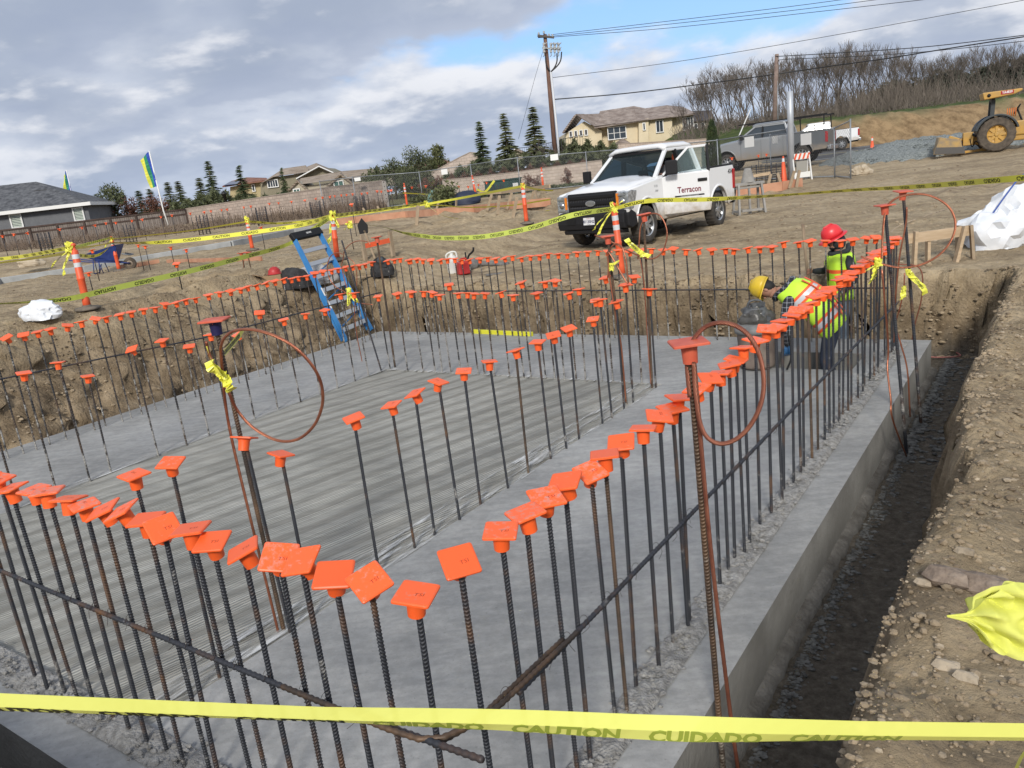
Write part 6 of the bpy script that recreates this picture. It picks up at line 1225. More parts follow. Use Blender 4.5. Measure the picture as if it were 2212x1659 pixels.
N=5200; D=np.array([11+17*rg.random()**1.3 for _ in range(N)]); S=np.array([rg.uniform(-.62,.60) for _ in range(N)])*D; X=RH.x*S+FH.x*D; Y=RH.y*S+FH.y*D; Z=zf(X,Y)
for x,y,z in zip(X,Y,Z):
    if z<.45 : continue
    r=.012+.035*rg.random()**3; (mb if rg.random()<.3 else mc).rock((x,y,z+r*.1),r,rg,flat=.6)
# slope and cut banks: embedded clods
N=5200; X=np.array([(-11.0-2.2*rg.random()) if i%2 else rg.uniform(-11,-.4) for i in range(N)]); Y=np.array([rg.uniform(2.5,11.5) if i%2 else rg.uniform(11.35,11.75) for i in range(N)]); Z=zf(X,Y)
for x,y,z in zip(X,Y,Z): r=.010+.030*rg.random()**2.5; mc.rock((x,y,z),r,rg)
tag(mb.build('loose_stones',stone),kind='stuff'); tag(mc.build('soil_clods',clod),kind='stuff')
mb=MB(); N=3200; X=np.array([(-1.15+.05*abs(rg.gauss(0,1))) if i%5 else rg.uniform(-1.1,-.6) for i in range(N)]); Y=np.array([1.2+10.2*rg.random() for i in range(N)]); Z=zf(X,Y)
for i,(x,y,z) in enumerate(zip(X,Y,Z)):
    if z>-.2 or (y<7 and i%5==0 and i%3): continue
    r=.006+.018*rg.random()**2.2 + (.022*rg.random() if y>7.5 else 0); mb.rock((x,y,z+r*.2),r,rg,flat=.55)
tag(mb.build('trench_gravel',darkst),kind='stuff')
for px,py,r,lb in ((2055,1255,.075,'biggest brown rock on the right bank beside the yellow tape knot'),(2135,1275,.085,'second big brown rock on the right bank, partly behind the yellow tape knot'),(1998,1262,.03,'small tan rock just left of the two big rocks on the bank'),(2087,1196,.035,'round pale stone above the two big rocks'),(2092,1468,.035,'round tan stone low on the bank under the tape knot'),(2050,1445,.04,'angular grey stone beside the round tan stone')):
    p=on_ground(px,py,1.); b=bmesh.new(); bmesh.ops.create_icosphere(b,subdivisions=2,radius=r); me=bpy.data.meshes.new('rock')
    for v in b.verts: c=v.co; f=1+.75*float(vn(c.x*9/r*.12,c.y*9/r*.12,np.array([c.z*9/r*.12]),3)[0] if True else 0)+.12*float(vn(c.x*3/r,c.y*3/r,np.array([c.z*3/r]),4)[0]); v.co=Vector((c.x*f*1.1,c.y*f*.9,c.z*f*.8))
    for v in b.verts: v.co+=Vector((0,0,0))
    b.to_mesh(me); b.free(); me.materials.append(mat('brown_rock',(.14,.105,.08),.9,col2=(.30,.235,.18),scale=14,bump=.6,bscale=40) if r>.05 else stone); o=bpy.data.objects.new('rock',me); COL.objects.link(o); o.location=p+Vector((0,0,r*.3)); me.set_sharp_from_angle(angle=math.radians(12)); tag(o,lb,'rock')
# ================= curb, formwork, small rods =================
curbm=mat('new_curb_concrete',(.25,.26,.26),.8,col2=(.36,.37,.37),scale=2,space='world')
cp=[on_ground(x,y) for x,y in ((-30,618),(0,612),(180,586),(333,559),(500,531),(633,504),(715,492))]; mb=MB(); 
for a,b in zip(cp[:-1],cp[1:]): mb.beam(a+Vector((0,0,.05)),b+Vector((0,0,.05)),.20,.26)
tag(mb.build('concrete_curb',curbm,bevel=.02),'long low concrete curb crossing the dirt lot on the left','curb')
def boards(label,P,h,m,th=.05,dz=0):
    pts=[on_ground(x,y) for x,y in P]; mb=MB()
    for a,b in zip(pts[:-1],pts[1:]): mb.beam(a+Vector((0,0,h/2+dz)),b+Vector((0,0,h/2+dz)),th,h)
    tag(mb.build('form_board',m),label,'form board'); return pts
P1=boards('long orange-stained form board running from the curb end to the pickup bumper',((722,487),(770,482),(820,476),(877,470),(946,466),(1025,459),(1110,452),(1190,445)),.28,wood_form)
boards('pale form board farther back behind the long orange one',((976,436),(1085,432),(1190,424)),.14,wood_new,dz=.3)
boards('orange form board at the foot of the steel post',((1588,424),(1640,419),(1690,412),(1733,404)),.30,wood_form)
boards('single orange plank lying on the dirt beyond the left dowel row',((362,568),(392,567),(470,566),(566,563)),.11,wood_form)
boards('short pale form board by the wheelbarrow front',((262,580),(300,576),(345,568)),.13,wood_form)
boards('pale rail form board behind the orange board at the fence corner',((1590,412),(1620,409),(1665,402)),.1,wood_new,dz=.4)
k=0
for (px,py,dx) in ((799,474,-8),(830,470,-8),(866,468,8),(940,462,8),(985,456,3),(1052,455,8),(1095,452,8),(1142,449,8),(1165,445,-3),(1600,418,5),(1625,416,-5),(1655,413,6),(1690,409,-5),(1705,407,6),(1720,405,4),(1075,463,4),(1108,470,6),(900,487,4)):
    k+=1; a=on_ground(px,py); b=a+Vector((RH.x*dx*.03,RH.y*dx*.03,.55)); b2=a+Vector((FH.x*.35,FH.y*.35,.45)) ; mb=MB(); mb.beam(a,b,.05,.09); tag(mb.build('wooden_stake',wood_stake),'%s weathered wooden form stake counted from the left along the form boards'%ordinal(k),'wooden stake',None)
far_cap=None
def frod(px,py,Zd,label,grp,big=False,lean=0,h=None):
    t=at(px,py,Zd); g=gz(t.x,t.y); zb=g if h is None else t.z-h; o=thing('rebar_dowel',label,'rebar dowel',(t.x,t.y,zb),rnd.random(),grp); L=t.z-zb
    mb=MB(); mb.tube([(lean,0,0),(0,0,L)],.011 if Zd<35 else .014,5); mb.build('bar',steel,o); c=bpy.data.objects.new('safety_cap',cap_low); COL.objects.link(c); c.parent=o; c.location=(0,0,L); s=1. if Zd<35 else 1.25; c.scale=(s,s,s); c.rotation_euler=(rnd.gauss(0,.15),rnd.gauss(0,.15),0)
L1=[(15,705),(90,695),(175,685),(385,660),(530,650),(615,635),(685,620),(750,618),(855,605),(920,598),(1043,580),(1113,570),(1233,558),(1322,550),(1365,543),(1435,535),(1470,533),(1580,518),(1625,512),(1745,495),(1805,490),(1888,483),(1975,475),(2045,463),(2092,455),(2137,449)]
for i,(x,y) in enumerate(L1): frod(x/3,274+y/3,36+13*x/2212,'%s distant capped rod from the left along the fence and block wall'%ordinal(i+1),'distant capped rods along the fence and block wall')
L2=[(115,455),(163,452),(195,445),(237,440),(272,437),(312,433),(370,430),(405,425),(470,415),(497,415),(540,410),(560,412),(695,390),(785,382),(1000,383),(1060,385),(1125,372),(1180,360),(1290,345)]
for i,(x,y) in enumerate(L2): frod(658+x/3,274+y/3,47-3*x/1300,'%s distant capped rod from the left between the block wall and the green cabinet'%ordinal(i+1),'distant capped rods in front of the chain-link fence')
for x,y,Zd,l in ((595,800,20,'capped rod between the two left delineators'),(572,945,17,'capped short rod right of the leftmost delineator foot'),(895,765,24,'left rod of the leaning capped pair near the wheelbarrow'),(940,775,24,'right rod of the leaning capped pair near the wheelbarrow'),(1105,780,22,'capped rod standing behind the orange plank'),(1205,795,21,'tilted capped rod at the left end of the orange plank'),(1143,885,14.5,'single tall capped rod just beyond the outer left dowel row'),(1690,650,24,'capped rod under the long caution tape left of the ladder')): frod(x/3,274+y/3,Zd,l,None,lean=.0)
for x,y,Zd,l in ((759,441,26,'lone capped rod holding tape behind the ladder top'),(754,479,20,'capped rod with knotted tape right of the ladder'),(1638,335,31,'small capped rod at the silver pickup door'),(1656,333,31,'second small capped rod at the silver pickup door'),(1581,341,30,'capped rod behind the tail of the white pickup')): frod(x,y,Zd,l,None)
def cage(px,yt,yb,Zd,w,label):
    t=at(px,yt,Zd); g=gz(t.x,t.y); h=t.z-g; o=thing('rebar_cage',label,'rebar cage',(t.x,t.y,g),VYAW+.4,'square rebar column cages'); mb=MB()
    for i in range(4):
        for j in range(4):
            if i in (0,3) or j in (0,3): mb.tube([(-w/2+w*i/3,-w/2+w*j/3,0),(-w/2+w*i/3,-w/2+w*j/3,h*(.93+.07*rnd.random()))],.013,4)
    mb.build('upright_bars',steel,o); mb=MB(); n=7
    for k in range(n):
        z=h*(.12+.76*k/n)
        for a,b in (((-1,-1),(1,-1)),((1,-1),(1,1)),((1,1),(-1,1)),((-1,1),(-1,-1))): mb.beam((a[0]*w*.52,a[1]*w*.52,z),(b[0]*w*.52,b[1]*w*.52,z),.016,.016)
    mb.build('ties',steel,o)
for px,yt,Zd,w,l in ((92,502,36,.45,'leftmost rebar column cage in front of the board fence'),(276,484,38,.45,'second rebar column cage from the left, beyond the wheelbarrow'),(434,463,40,.5,'rebar column cage left of the second orange delineator'),(562,446,43,.5,'rebar column cage right of the far orange delineator'),(679,434,44,.5,'rebar column cage before the middle of the block wall'),(776,422,45,.45,'rebar column cage before the block wall end'),(1073,396,42,.5,'rebar column cage behind the form boards left of the pickup'),(1655,353,30,.75,'widest rebar column cage in front of the silver pickup')): cage(px,yt,0,Zd,w,l)
# dry weeds along the fence
rg=random.Random(14); mb=MB()
for i in range(5200):
    px=rg.uniform(-30,690) if i%4 else rg.uniform(690,830); Zd=rg.uniform(46,53.5); yb=525-.12*px; y=yb-rg.uniform(-18,22)*(1 if px<500 else .7); a,z=A(px,y,Zd); g=gzv(a,Zd); h=max(.15,min(.6 if px<420 else 1.0,z-g))*rg.random()**.6; p=W(a,Zd,g-.02); mb.add([p,p+Vector((rg.gauss(0,.18),rg.gauss(0,.18),h)),p+RH*.05],[(0,1,2)])
    c=p+Vector((rg.gauss(0,.2),0,h*rg.random())); leafcard(mb,c,Vector((rg.gauss(0,1),rg.gauss(0,1),.6)).normalized(),.14,.08,rg)
tag(mb.build('dry_weeds',dry),kind='stuff')
# ================= stepladder =================
blue=mat('ladder_blue',(.03,.17,.42),.4,col2=(.045,.21,.48),scale=5); alu=mat('aluminium',(.50,.51,.52),.35,.8)
F1=on_x(749,738,-10.98); F2=on_x(803,713,-11.05); T1=on_x(634,512,-12.25); T2=on_x(689,500,-12.35)
base=(F1+F2)/2; LD=thing('stepladder','blue fibreglass stepladder leaning out of the excavation by the far left corner','ladder',base)
f1,f2,t1,t2=[p-base for p in (F1,F2,T1,T2)]; wv=(f2-f1).normalized(); nn=(t1-f1).cross(wv).normalized()
mb=MB(); mb.beam(f1,t1,.035,.085,up=nn); mb.beam(f2,t2,.035,.085,up=nn); mb.build('side_rail',blue,LD); mb=MB()
for i in range(7): t=.10+.125*i; mb.beam(f1.lerp(t1,t),f2.lerp(t2,t),.085,.022,up=(t1-f1).normalized().cross(wv))
mb.build('step',alu,LD); mb=MB(); mb.beam(t1-wv*.05,t2+wv*.05,.16,.10,up=nn); mb.build('top_cap',blk,LD,bevel=.02)
mb=MB(); c=(t1+t2)/2; put_text(mb,'WERNER',.05,c+nn*(.052 if nn.z>0 else -.052),wv,nn.cross(wv) if nn.z>0 else -nn.cross(wv),bold=.001); 
if mb.v: mb.build('top_label',white_trim,LD)
off_=nn*(-.10 if nn.z>0 else .10); mb=MB(); mb.beam(f1.lerp(t1,.03)+off_,t1+off_*.4,.025,.045,up=nn); mb.beam(f2.lerp(t2,.03)+off_,t2+off_*.4,.025,.045,up=nn)
for t in (.12,.38,.62): mb.beam(f1.lerp(t1,t)+off_,f2.lerp(t2,t+.1)+off_,.02,.02)
mb.build('rear_frame',blue,LD); mb=MB(); 
for t in (.42,.30): a=f1.lerp(t1,t)+nn*(.045 if nn.z>0 else -.045); mb.beam(a,a+(t1-f1).normalized()*.18,.03,.004,up=nn)
mb.build('label',white_trim,LD)
# ================= things on the dirt =================
def crumple(name,label,cat,p,dims,m,seed,rz=0,amp=.25,flat=True,sub=4,extra=None):
    b=bmesh.new(); bmesh.ops.create_icosphere(b,subdivisions=sub,radius=1)
    for v in b.verts:
        c=v.co.copy(); u9=c*1.0; n1=float(vn(c.x*1.7+seed,c.y*1.7,np.array([c.z*1.7]),seed)[0]); n2=abs(float(vn(c.x*3.7+seed,c.y*3.7,np.array([c.z*3.7]),seed+1)[0])); f=1+amp*n1-amp*.7*n2
        v.co=Vector((c.x*f*dims[0],c.y*f*dims[1],max(c.z*f,-.45 if flat else -9)*dims[2]+(.45*dims[2] if flat else 0)))
    me=bpy.data.meshes.new(name); b.to_mesh(me); b.free(); me.materials.append(m); me.polygons.foreach_set('use_smooth',[True]*len(me.polygons)); me.set_sharp_from_angle(angle=math.radians(30)); o=bpy.data.objects.new(name,me); COL.objects.link(o); o.location=p; o.rotation_euler=(0,0,rz); return tag(o,label,cat)
whitep=mat('white_woven_plastic',(.66,.69,.73),.45,col2=(.76,.78,.81),scale=6,bump=.3,bscale=14); p=on_ground(2178,528); crumple('bulk_bag','large crumpled white woven bulk bag sitting on the dirt at the right edge','bulk bag',p,(.66,.45,.66),whitep,3,VYAW,.40)
mb=MB(); mb.tube(smooth([p+RH*(-.50)+Vector((0,0,.12)),p+RH*(-.42)-FH*.25+Vector((0,0,.5)),p+RH*(-.05)-FH*.2+Vector((0,0,.93)),p+RH*.2+Vector((0,0,1.0))],5),.012,5); tag(mb.build('bag_strap',mat('blue_strap',(.05,.10,.35),.6)),'blue strap edging the white bulk bag','strap')
p=on_ground(86,690); crumple('plastic_sheet','crumpled white plastic sheet lying on the dirt left of the leftmost delineator','plastic sheet',p,(.34,.2,.20),whitep,8,VYAW-.3,.35)
burlap=mat('dusty_sack',(.38,.31,.22),.9,col2=(.48,.41,.31),scale=6); crumple('sand_sack','dusty tan sack slumped on the left curb','sack',on_ground(72,588)+Vector((0,0,.22)),(.50,.3,.24),burlap,5,VYAW,.25)
for x,y,l in ((1868,398,'pale sack at the gate post base, right one'),(1852,396,'torn pale sack lying by the open gate leaf')): q=at(x,y-6,29); crumple('sand_sack',l,'sack',Vector((q.x,q.y,gz(q.x,q.y))),(.3,.2,.22),burlap,int(x)%7,1.,.3)
tarp=mat('dark_blue_tarp',(.014,.022,.05),.6,bump=.3,bscale=5); q=at(1006,428,40); crumple('tarp_heap','dark blue tarp draped over a heap in front of the retaining wall','tarp',Vector((q.x,q.y,gz(q.x,q.y))),(.80,.6,.48),tarp,4,VYAW,.12)
tealp=mat('pale_green_tarp',(.16,.28,.25),.6); q=at(935,418,41); crumple('tarp_heap','pale green tarp heap behind the form boards','tarp',Vector((q.x,q.y,gz(q.x,q.y))),(.45,.4,.5),tealp,9,0,.3)
q=at(1086,395,46.5); g=gz(q.x,q.y); o=thing('utility_cabinet','low dark green utility cabinet in front of the retaining wall','utility cabinet',(q.x,q.y,g),VYAW); gm=mat('cabinet_green',(.012,.05,.045),.6); mb=MB(); mb.box((0,0,.4),(2.1,1.,.8)); mb.build('cabinet_body',gm,o,bevel=.03); mb=MB(); mb.box((0,0,.84),(2.2,1.1,.08)); mb.build('lid',gm,o); mb=MB(); mb.box((.7,-.51,.5),(.3,.02,.2)); mb.build('warning_label',signw,o)
blackf=mat('black_fabric',(.014,.014,.016),.8,col2=(.04,.04,.042),scale=12,bump=.5,bscale=18)
p=on_ground(828,596); o=crumple('backpack','bulging black backpack resting on the brink behind the far dowel row','backpack',p,(.26,.18,.26),blackf,6,VYAW,.16); p0=p; o.scale=(1,1,1)
mb=MB(); mb.box((.05,-.15,.26),(.15,.07,.15)); mb.tube(smooth([(-.12,-.15,.08),(-.19,-.2,.22),(-.1,-.16,.36),(.02,-.10,.38)],5),.014,6); q=mb.build('pocket_and_strap',blackf,o,bevel=.03)
mb=MB(); mb.lathe([(.0,0),(.06,.0),(.075,.02),(.06,.04)],(.02,-.17,.33),16,R=Matrix.Rotation(PI/2,3,'X')); mb.build('grey_clip',mat('dark_lens',(.05,.06,.07),.3),o)
q=on_ground(805,598); mb=MB(); mb.beam(q+Vector((0,0,.03))-RH*.35,q+Vector((0,0,.03))+RH*.3,.03,.03); tag(mb.build('wooden_rod',wood_stake),'pale wooden tool handle lying in front of the black backpack','tool handle')
redc=mat('gas_can_red',(.36,.018,.018),.45,col2=(.44,.03,.03),scale=6); p=on_ground(1003,593); o=thing('fuel_can','red square fuel can with dark spout on the brink behind the far dowel row','fuel can',p,VYAW+.35)
mb=MB(); mb.box((0,0,.145),(.28,.22,.27),taper=.86); mb.build('can_body',redc,o,bevel=.03,segs=3); mb=MB(); mb.tube(smooth([(-.05,0,.28),(-.05,0,.33),(.06,0,.34),(.10,0,.28)],4),.016,6); mb.build('handle',redc,o); mb=MB(); mb.lathe([(.03,.27),(.03,.31),(.018,.32),(.016,.46)],(.09,.02,0),10); mb.build('spout',blk,o)
p=on_ground(980,592)+FH*.12; o=thing('water_jug','tall white plastic jug with loop handle beside the red fuel can','plastic jug',p,VYAW); jm=mat('white_jug_plastic',(.60,.60,.56),.45,col2=(.68,.68,.65),scale=4); mb=MB(); mb.lathe([(.12,0),(.125,.03),(.125,.26),(.09,.36),(.035,.41),(.035,.44)],n=14); mb.build('jug_body',jm,o,bevel=0); mb=MB(); mb.tube(smooth([(-.10,0,.27),(-.12,0,.40),(-.02,0,.46),(.09,0,.45),(.115,0,.33)],5),.02,7); mb.build('handle',jm,o)
p=on_ground(1020,592)+FH*.7; o=thing('blower','dusty grey hand-held leaf blower lying behind the fuel can','leaf blower',p,VYAW-.25); gp=mat('dusty_grey_plastic',(.10,.10,.10),.8,col2=(.22,.21,.20),scale=7); mb=MB(); mb.ball((0,0,.14),(.17,.13,.14)); mb.build('engine_housing',gp,o); mb=MB(); mb.tube([(.1,0,.14),(.45,-.05,.12),(.85,-.1,.07)],[.055,.055,.05],10); mb.build('blower_tube',gp,o); mb=MB(); mb.tube(smooth([(-.1,0,.2),(-.05,0,.33),(.06,0,.42),(.08,0,.5)],4),.022,6); mb.build('grip',blk,o)
p=on_ground(1050,598); mb=MB(); mb.tube([p+Vector((0,0,.03)),p+RH*.42+Vector((0,0,.03))],.022,6); mb.tube([p+FH*.05+Vector((0,0,.03)),p+RH*.3+FH*.12+Vector((0,0,.03))],.014,6); tag(mb.build('loose_pipe',gp),'short dark pipe pieces lying on the brink right of the fuel can','pipe piece')
# heap near ladder
p=on_ground(630,624); cb_=mat('cardboard',(.30,.20,.11),.9); o=thing('cardboard_box','open cardboard box beside the black bag behind the outer left dowels','box',p-RH*.35,VYAW+.2); mb=MB(); mb.box((0,.12,.16),(.36,.02,.32)); mb.box((0,-.12,.16),(.36,.02,.32)); mb.box((-.18,0,.16),(.02,.24,.32)); mb.box((.18,0,.16),(.02,.24,.32)); mb.box((0,0,.02),(.36,.24,.02)); mb.build('box_walls',cb_,o); mb=MB(); mb.beam((-.18,-.15,.32),(-.32,-.2,.38),.22,.01); mb.build('flap',cb_,o)
crumple('tool_bag','slumped black tool bag on the dirt left of the ladder','bag',p+RH*.1,(.30,.2,.30),blackf,7,VYAW,.2); crumple('plastic_film','bunched clear plastic film behind the black tool bag','plastic film',p+RH*.45+FH*.35,(.45,.3,.30),mat('milky_film',(.50,.50,.50),.3,trans=.3),11,VYAW,.45)
o=thing('hard_hat','small red hard hat resting on top of the cardboard box','hard hat',p-RH*.28+FH*.02+Vector((0,0,.33)),0); mb=MB(); mb.lathe([(.15,.0),(.125,.01),(.12,.07),(.07,.13),(.0,.15)],n=16,cap=False); mb.build('shell',redc,o)
# shovel and pegs by the small excavation
p=on_ground(795,560); o=thing('shovel','black-bladed shovel stuck upside down among wooden pegs beside the round hole','shovel',p,VYAW); mb=MB(); mb.beam((.15,0,0),(.02,0,.62),.04,.04); mb.build('handle',wood_stake,o); mb=MB(); mb.prism([(-.09,.55),(.09,.55),(.11,.72),(.0,.88),(-.11,.74)],-.02,.02); mb.build('blade',blk,o,bevel=.008)
for k,(x,y,l) in enumerate(((850,554,'right'),(790,563,'left'))): q=on_ground(x,y); mb=MB(); mb.beam(q,q+Vector((0,0,.55)),.05,.09); tag(mb.build('wooden_peg',wood_stake),l+' wooden peg of the orange batter board beside the round hole','wooden peg')
qa,qb=on_ground(792,562),on_ground(850,554); mb=MB(); mb.beam(qa+Vector((0,0,.3)),qb+Vector((0,0,.36)),.03,.10); tag(mb.build('batter_board',orng),'short orange batter board between two pegs beside the round hole','batter board')
# wooden sawhorse-like batter board, right brink
p=on_ground(2010,572); g=p.z; o=thing('batter_board','weathered wooden batter board with stakes on the far right brink','batter board',p,VYAW-.12); mb=MB(); mb.beam((-.36,0,.40),(.55,0,.43),.04,.14); mb.build('crosspiece',wood_new,o)
for x,dx,y in ((-.25,.02,-.06),(-.02,.0,.05),(.30,.12,-.06),(.40,.0,.08),(.56,-.05,-.04)): mb=MB(); mb.beam((x,y,-.05),(x+dx,y,.50 if x!=-.02 else .36),.04,.10 if x!=.56 else .06,up=(0,1,0)); mb.build('stake',wood_stake if x>.35 else wood_new,o)
# plastic trestle with inverted bucket
p=(on_ground(1600,465)+on_ground(1637,458))/2; o=thing('plastic_trestle','grey plastic trestle stand with a dented conical bucket on top behind the white pickup','trestle',p,VYAW); gpl=mat('grey_trestle_plastic',(.22,.21,.195),.8,col2=(.32,.31,.29),scale=5); Zt=.78; mb=MB()
for x in (-.30,.30):
    for y in (-.28,.28): mb.beam((x*1.15,y,0),(x,y*.5,Zt),.05,.07)
    mb.beam((x*1.12,-.28,.08),(x*1.12,.28,.08),.05,.06)
mb.build('legs',gpl,o); mb=MB(); mb.box((0,0,Zt),(.78,.30,.07)); mb.box((0,0,Zt-.09),(.70,.2,.06)); mb.build('top',gpl,o,bevel=.01); mb=MB(); mb.beam((-.25,-.2,.10),(.28,-.2,.10),.05,.06); mb.beam((0,-.1,0),(0,-.05,Zt),.05,.06); mb.build('cross_brace',gpl,o)
q=p+Vector((0,0,Zt+.036)); mb=MB(); mb.lathe([(.18,0),(.175,.03),(.09,.34),(.075,.36),(.0,.365)],q,16,cap=False); tag(mb.build('slump_cone',gpl),'dusty conical metal mould standing on the grey trestle','slump cone')
# wheelbarrow
p=on_ground(238,588); wb=thing('wheelbarrow','blue steel wheelbarrow parked on the dirt behind the second delineator','wheelbarrow',p,VYAW+.1); bl=mat('barrow_blue',(.012,.03,.16),.5,col2=(.03,.06,.22),scale=6)
mb=MB(); B=[(-.28,-.20,.42),(.30,-.20,.36),(.30,.20,.36),(-.28,.20,.42)]; T_=[(-.62,-.34,.66),(.52,-.36,.86),(.52,.36,.86),(-.62,.34,.66)]; V=B+T_+[(x*.96,y*.95,z-.01) for x,y,z in T_]+[(x*.93,y*.93,z+.02) for x,y,z in B]
mb.add(V,[(0,1,2,3),(0,1,5,4),(1,2,6,5),(2,3,7,6),(3,0,4,7),(4,5,9,8),(5,6,10,9),(6,7,11,10),(7,4,8,11),(12,13,14,15),(8,9,13,12),(9,10,14,13),(10,11,15,14),(11,8,12,15)]); mb.build('tray',bl,wb)
mb=MB()
for y in (-.24,.24): mb.tube(smooth([(-1.05,y*1.2,.55),(-.5,y,.42),(.2,y*.8,.32),(.70,y*.35,.22)],4),.02,6); mb.tube([(-.35,y,.42),(-.42,y,0),(-.12,y,.0),(-.2,y,.40)],.018,6)
mb.tube([(-.42,-.24,.02),(-.42,.24,.02)],.016,6); mb.tube([(-.12,-.24,.3),(-.40,.24,.03)],.014,5); mb.build('frame',bl,wb); mb=MB(); mb.tube([(.55,-.15,.55),(.78,-.15,.48),(.80,.15,.48),(.55,.15,.55)],.02,6); mb.build('nose_guard',mat('grey_tube',(.22,.25,.28),.5),wb)
mb=MB(); mb.lathe([(.10,-.04),(.16,-.055),(.20,-.03),(.205,0),(.20,.03),(.16,.055),(.10,.04)],(.68,0,.20),20,R=Matrix.Rotation(PI/2,3,'X')); w=mb.build('wheel',mudt,wb); mb=MB(); mb.lathe([(.0,-.03),(.10,-.045),(.10,.045),(.0,.03)],(.68,0,.20),14,R=Matrix.Rotation(PI/2,3,'X')); mb.build('hub',mat('rusty_hub',(.30,.24,.18),.7),w)
# yellow level on the far slab edge
a=on_z(1022,716,.03); b=on_z(1150,722,.03); mb=MB(); mb.beam(a,b,.05,.075); tag(mb.build('spirit_level',mat('level_yellow',(.62,.60,.03),.4,col2=(.66,.64,.05),scale=4),bevel=.006),'long yellow spirit level lying on the far edge of the slab','spirit level')
# dusty drum vacuum beside the pit
p=Vector((-2.95,8.95,0)); p=on_z(1636,793,0); o=thing('drum_vacuum','dusty drum vacuum with grey lid and clear plastic over its motor beside the yellow-helmeted worker','vacuum',p,.4); drm=mat('dusty_brown_drum',(.13,.10,.085),.7,col2=(.22,.18,.15),scale=6); lid=mat('dusty_grey_lid',(.12,.125,.125),.6,col2=(.21,.21,.205),scale=7)
mb=MB(); mb.lathe([(.20,.02),(.205,.05),(.22,.42),(.235,.45)],n=26); mb.build('drum',drm,o); mb=MB(); mb.lathe([(.245,.44),(.25,.48),(.235,.52),(.17,.55)],n=26); mb.build('lid',lid,o); mb=MB(); mb.lathe([(.165,.55),(.17,.60),(.12,.66),(.11,.72),(.09,.73),(.0,.735)],n=10,cap=False,sx=1.15,sy=.8); mb.box((.03,-.02,.76),(.16,.05,.05),rz=.4); mb.tube(smooth([(-.1,0,.68),(-.06,0,.80),(.06,0,.80),(.10,0,.70)],4),.014,6); mb.build('motor_head',mat('dark_motor',(.04,.045,.05),.5,col2=(.12,.125,.13),scale=14),o); mb=MB(); mb.tube(smooth([(.2,-.05,.5),(.34,-.12,.42),(.36,-.2,.15),(.30,-.3,.03)],5),.012,6); mb.build('power_cord',blk,o)
_c=crumple('plastic_film','x','film',(0,0,0),(.20,.17,.17),mat('dusty_clear_film',(.13,.125,.115),.35,trans=.45,bump=.5,bscale=25),13,0,.30,sub=4); _c.parent=o; _c.location=(0,0,.52); _c.name='dust_cover'; del _c['label']; del _c['category']
# ground cords and extras by the far corner
pinkc=mat('pink_cord',(.40,.16,.14),.6); mb=MB(); mb.tube(smooth([on_z(2004,748,-.38),on_z(2040,752,-.38),on_z(2075,768,-.38),on_z(2030,772,-.38),on_z(1998,770,-.38)],6),.010,5); tag(mb.build('electric_cord',pinkc),'pink electric cord curled on the trench floor at the far slab corner','cord')
mb=MB(); mb.tube(smooth([on_ground(1920,512),on_ground(1935,492),on_ground(1975,475),on_ground(2040,453),on_ground(2060,448)],8),.008,5); tag(mb.build('string_line',mat('tan_cord',(.38,.30,.22),.8)),'thin tan cord trailing across the dirt behind the wide copper loop','cord')
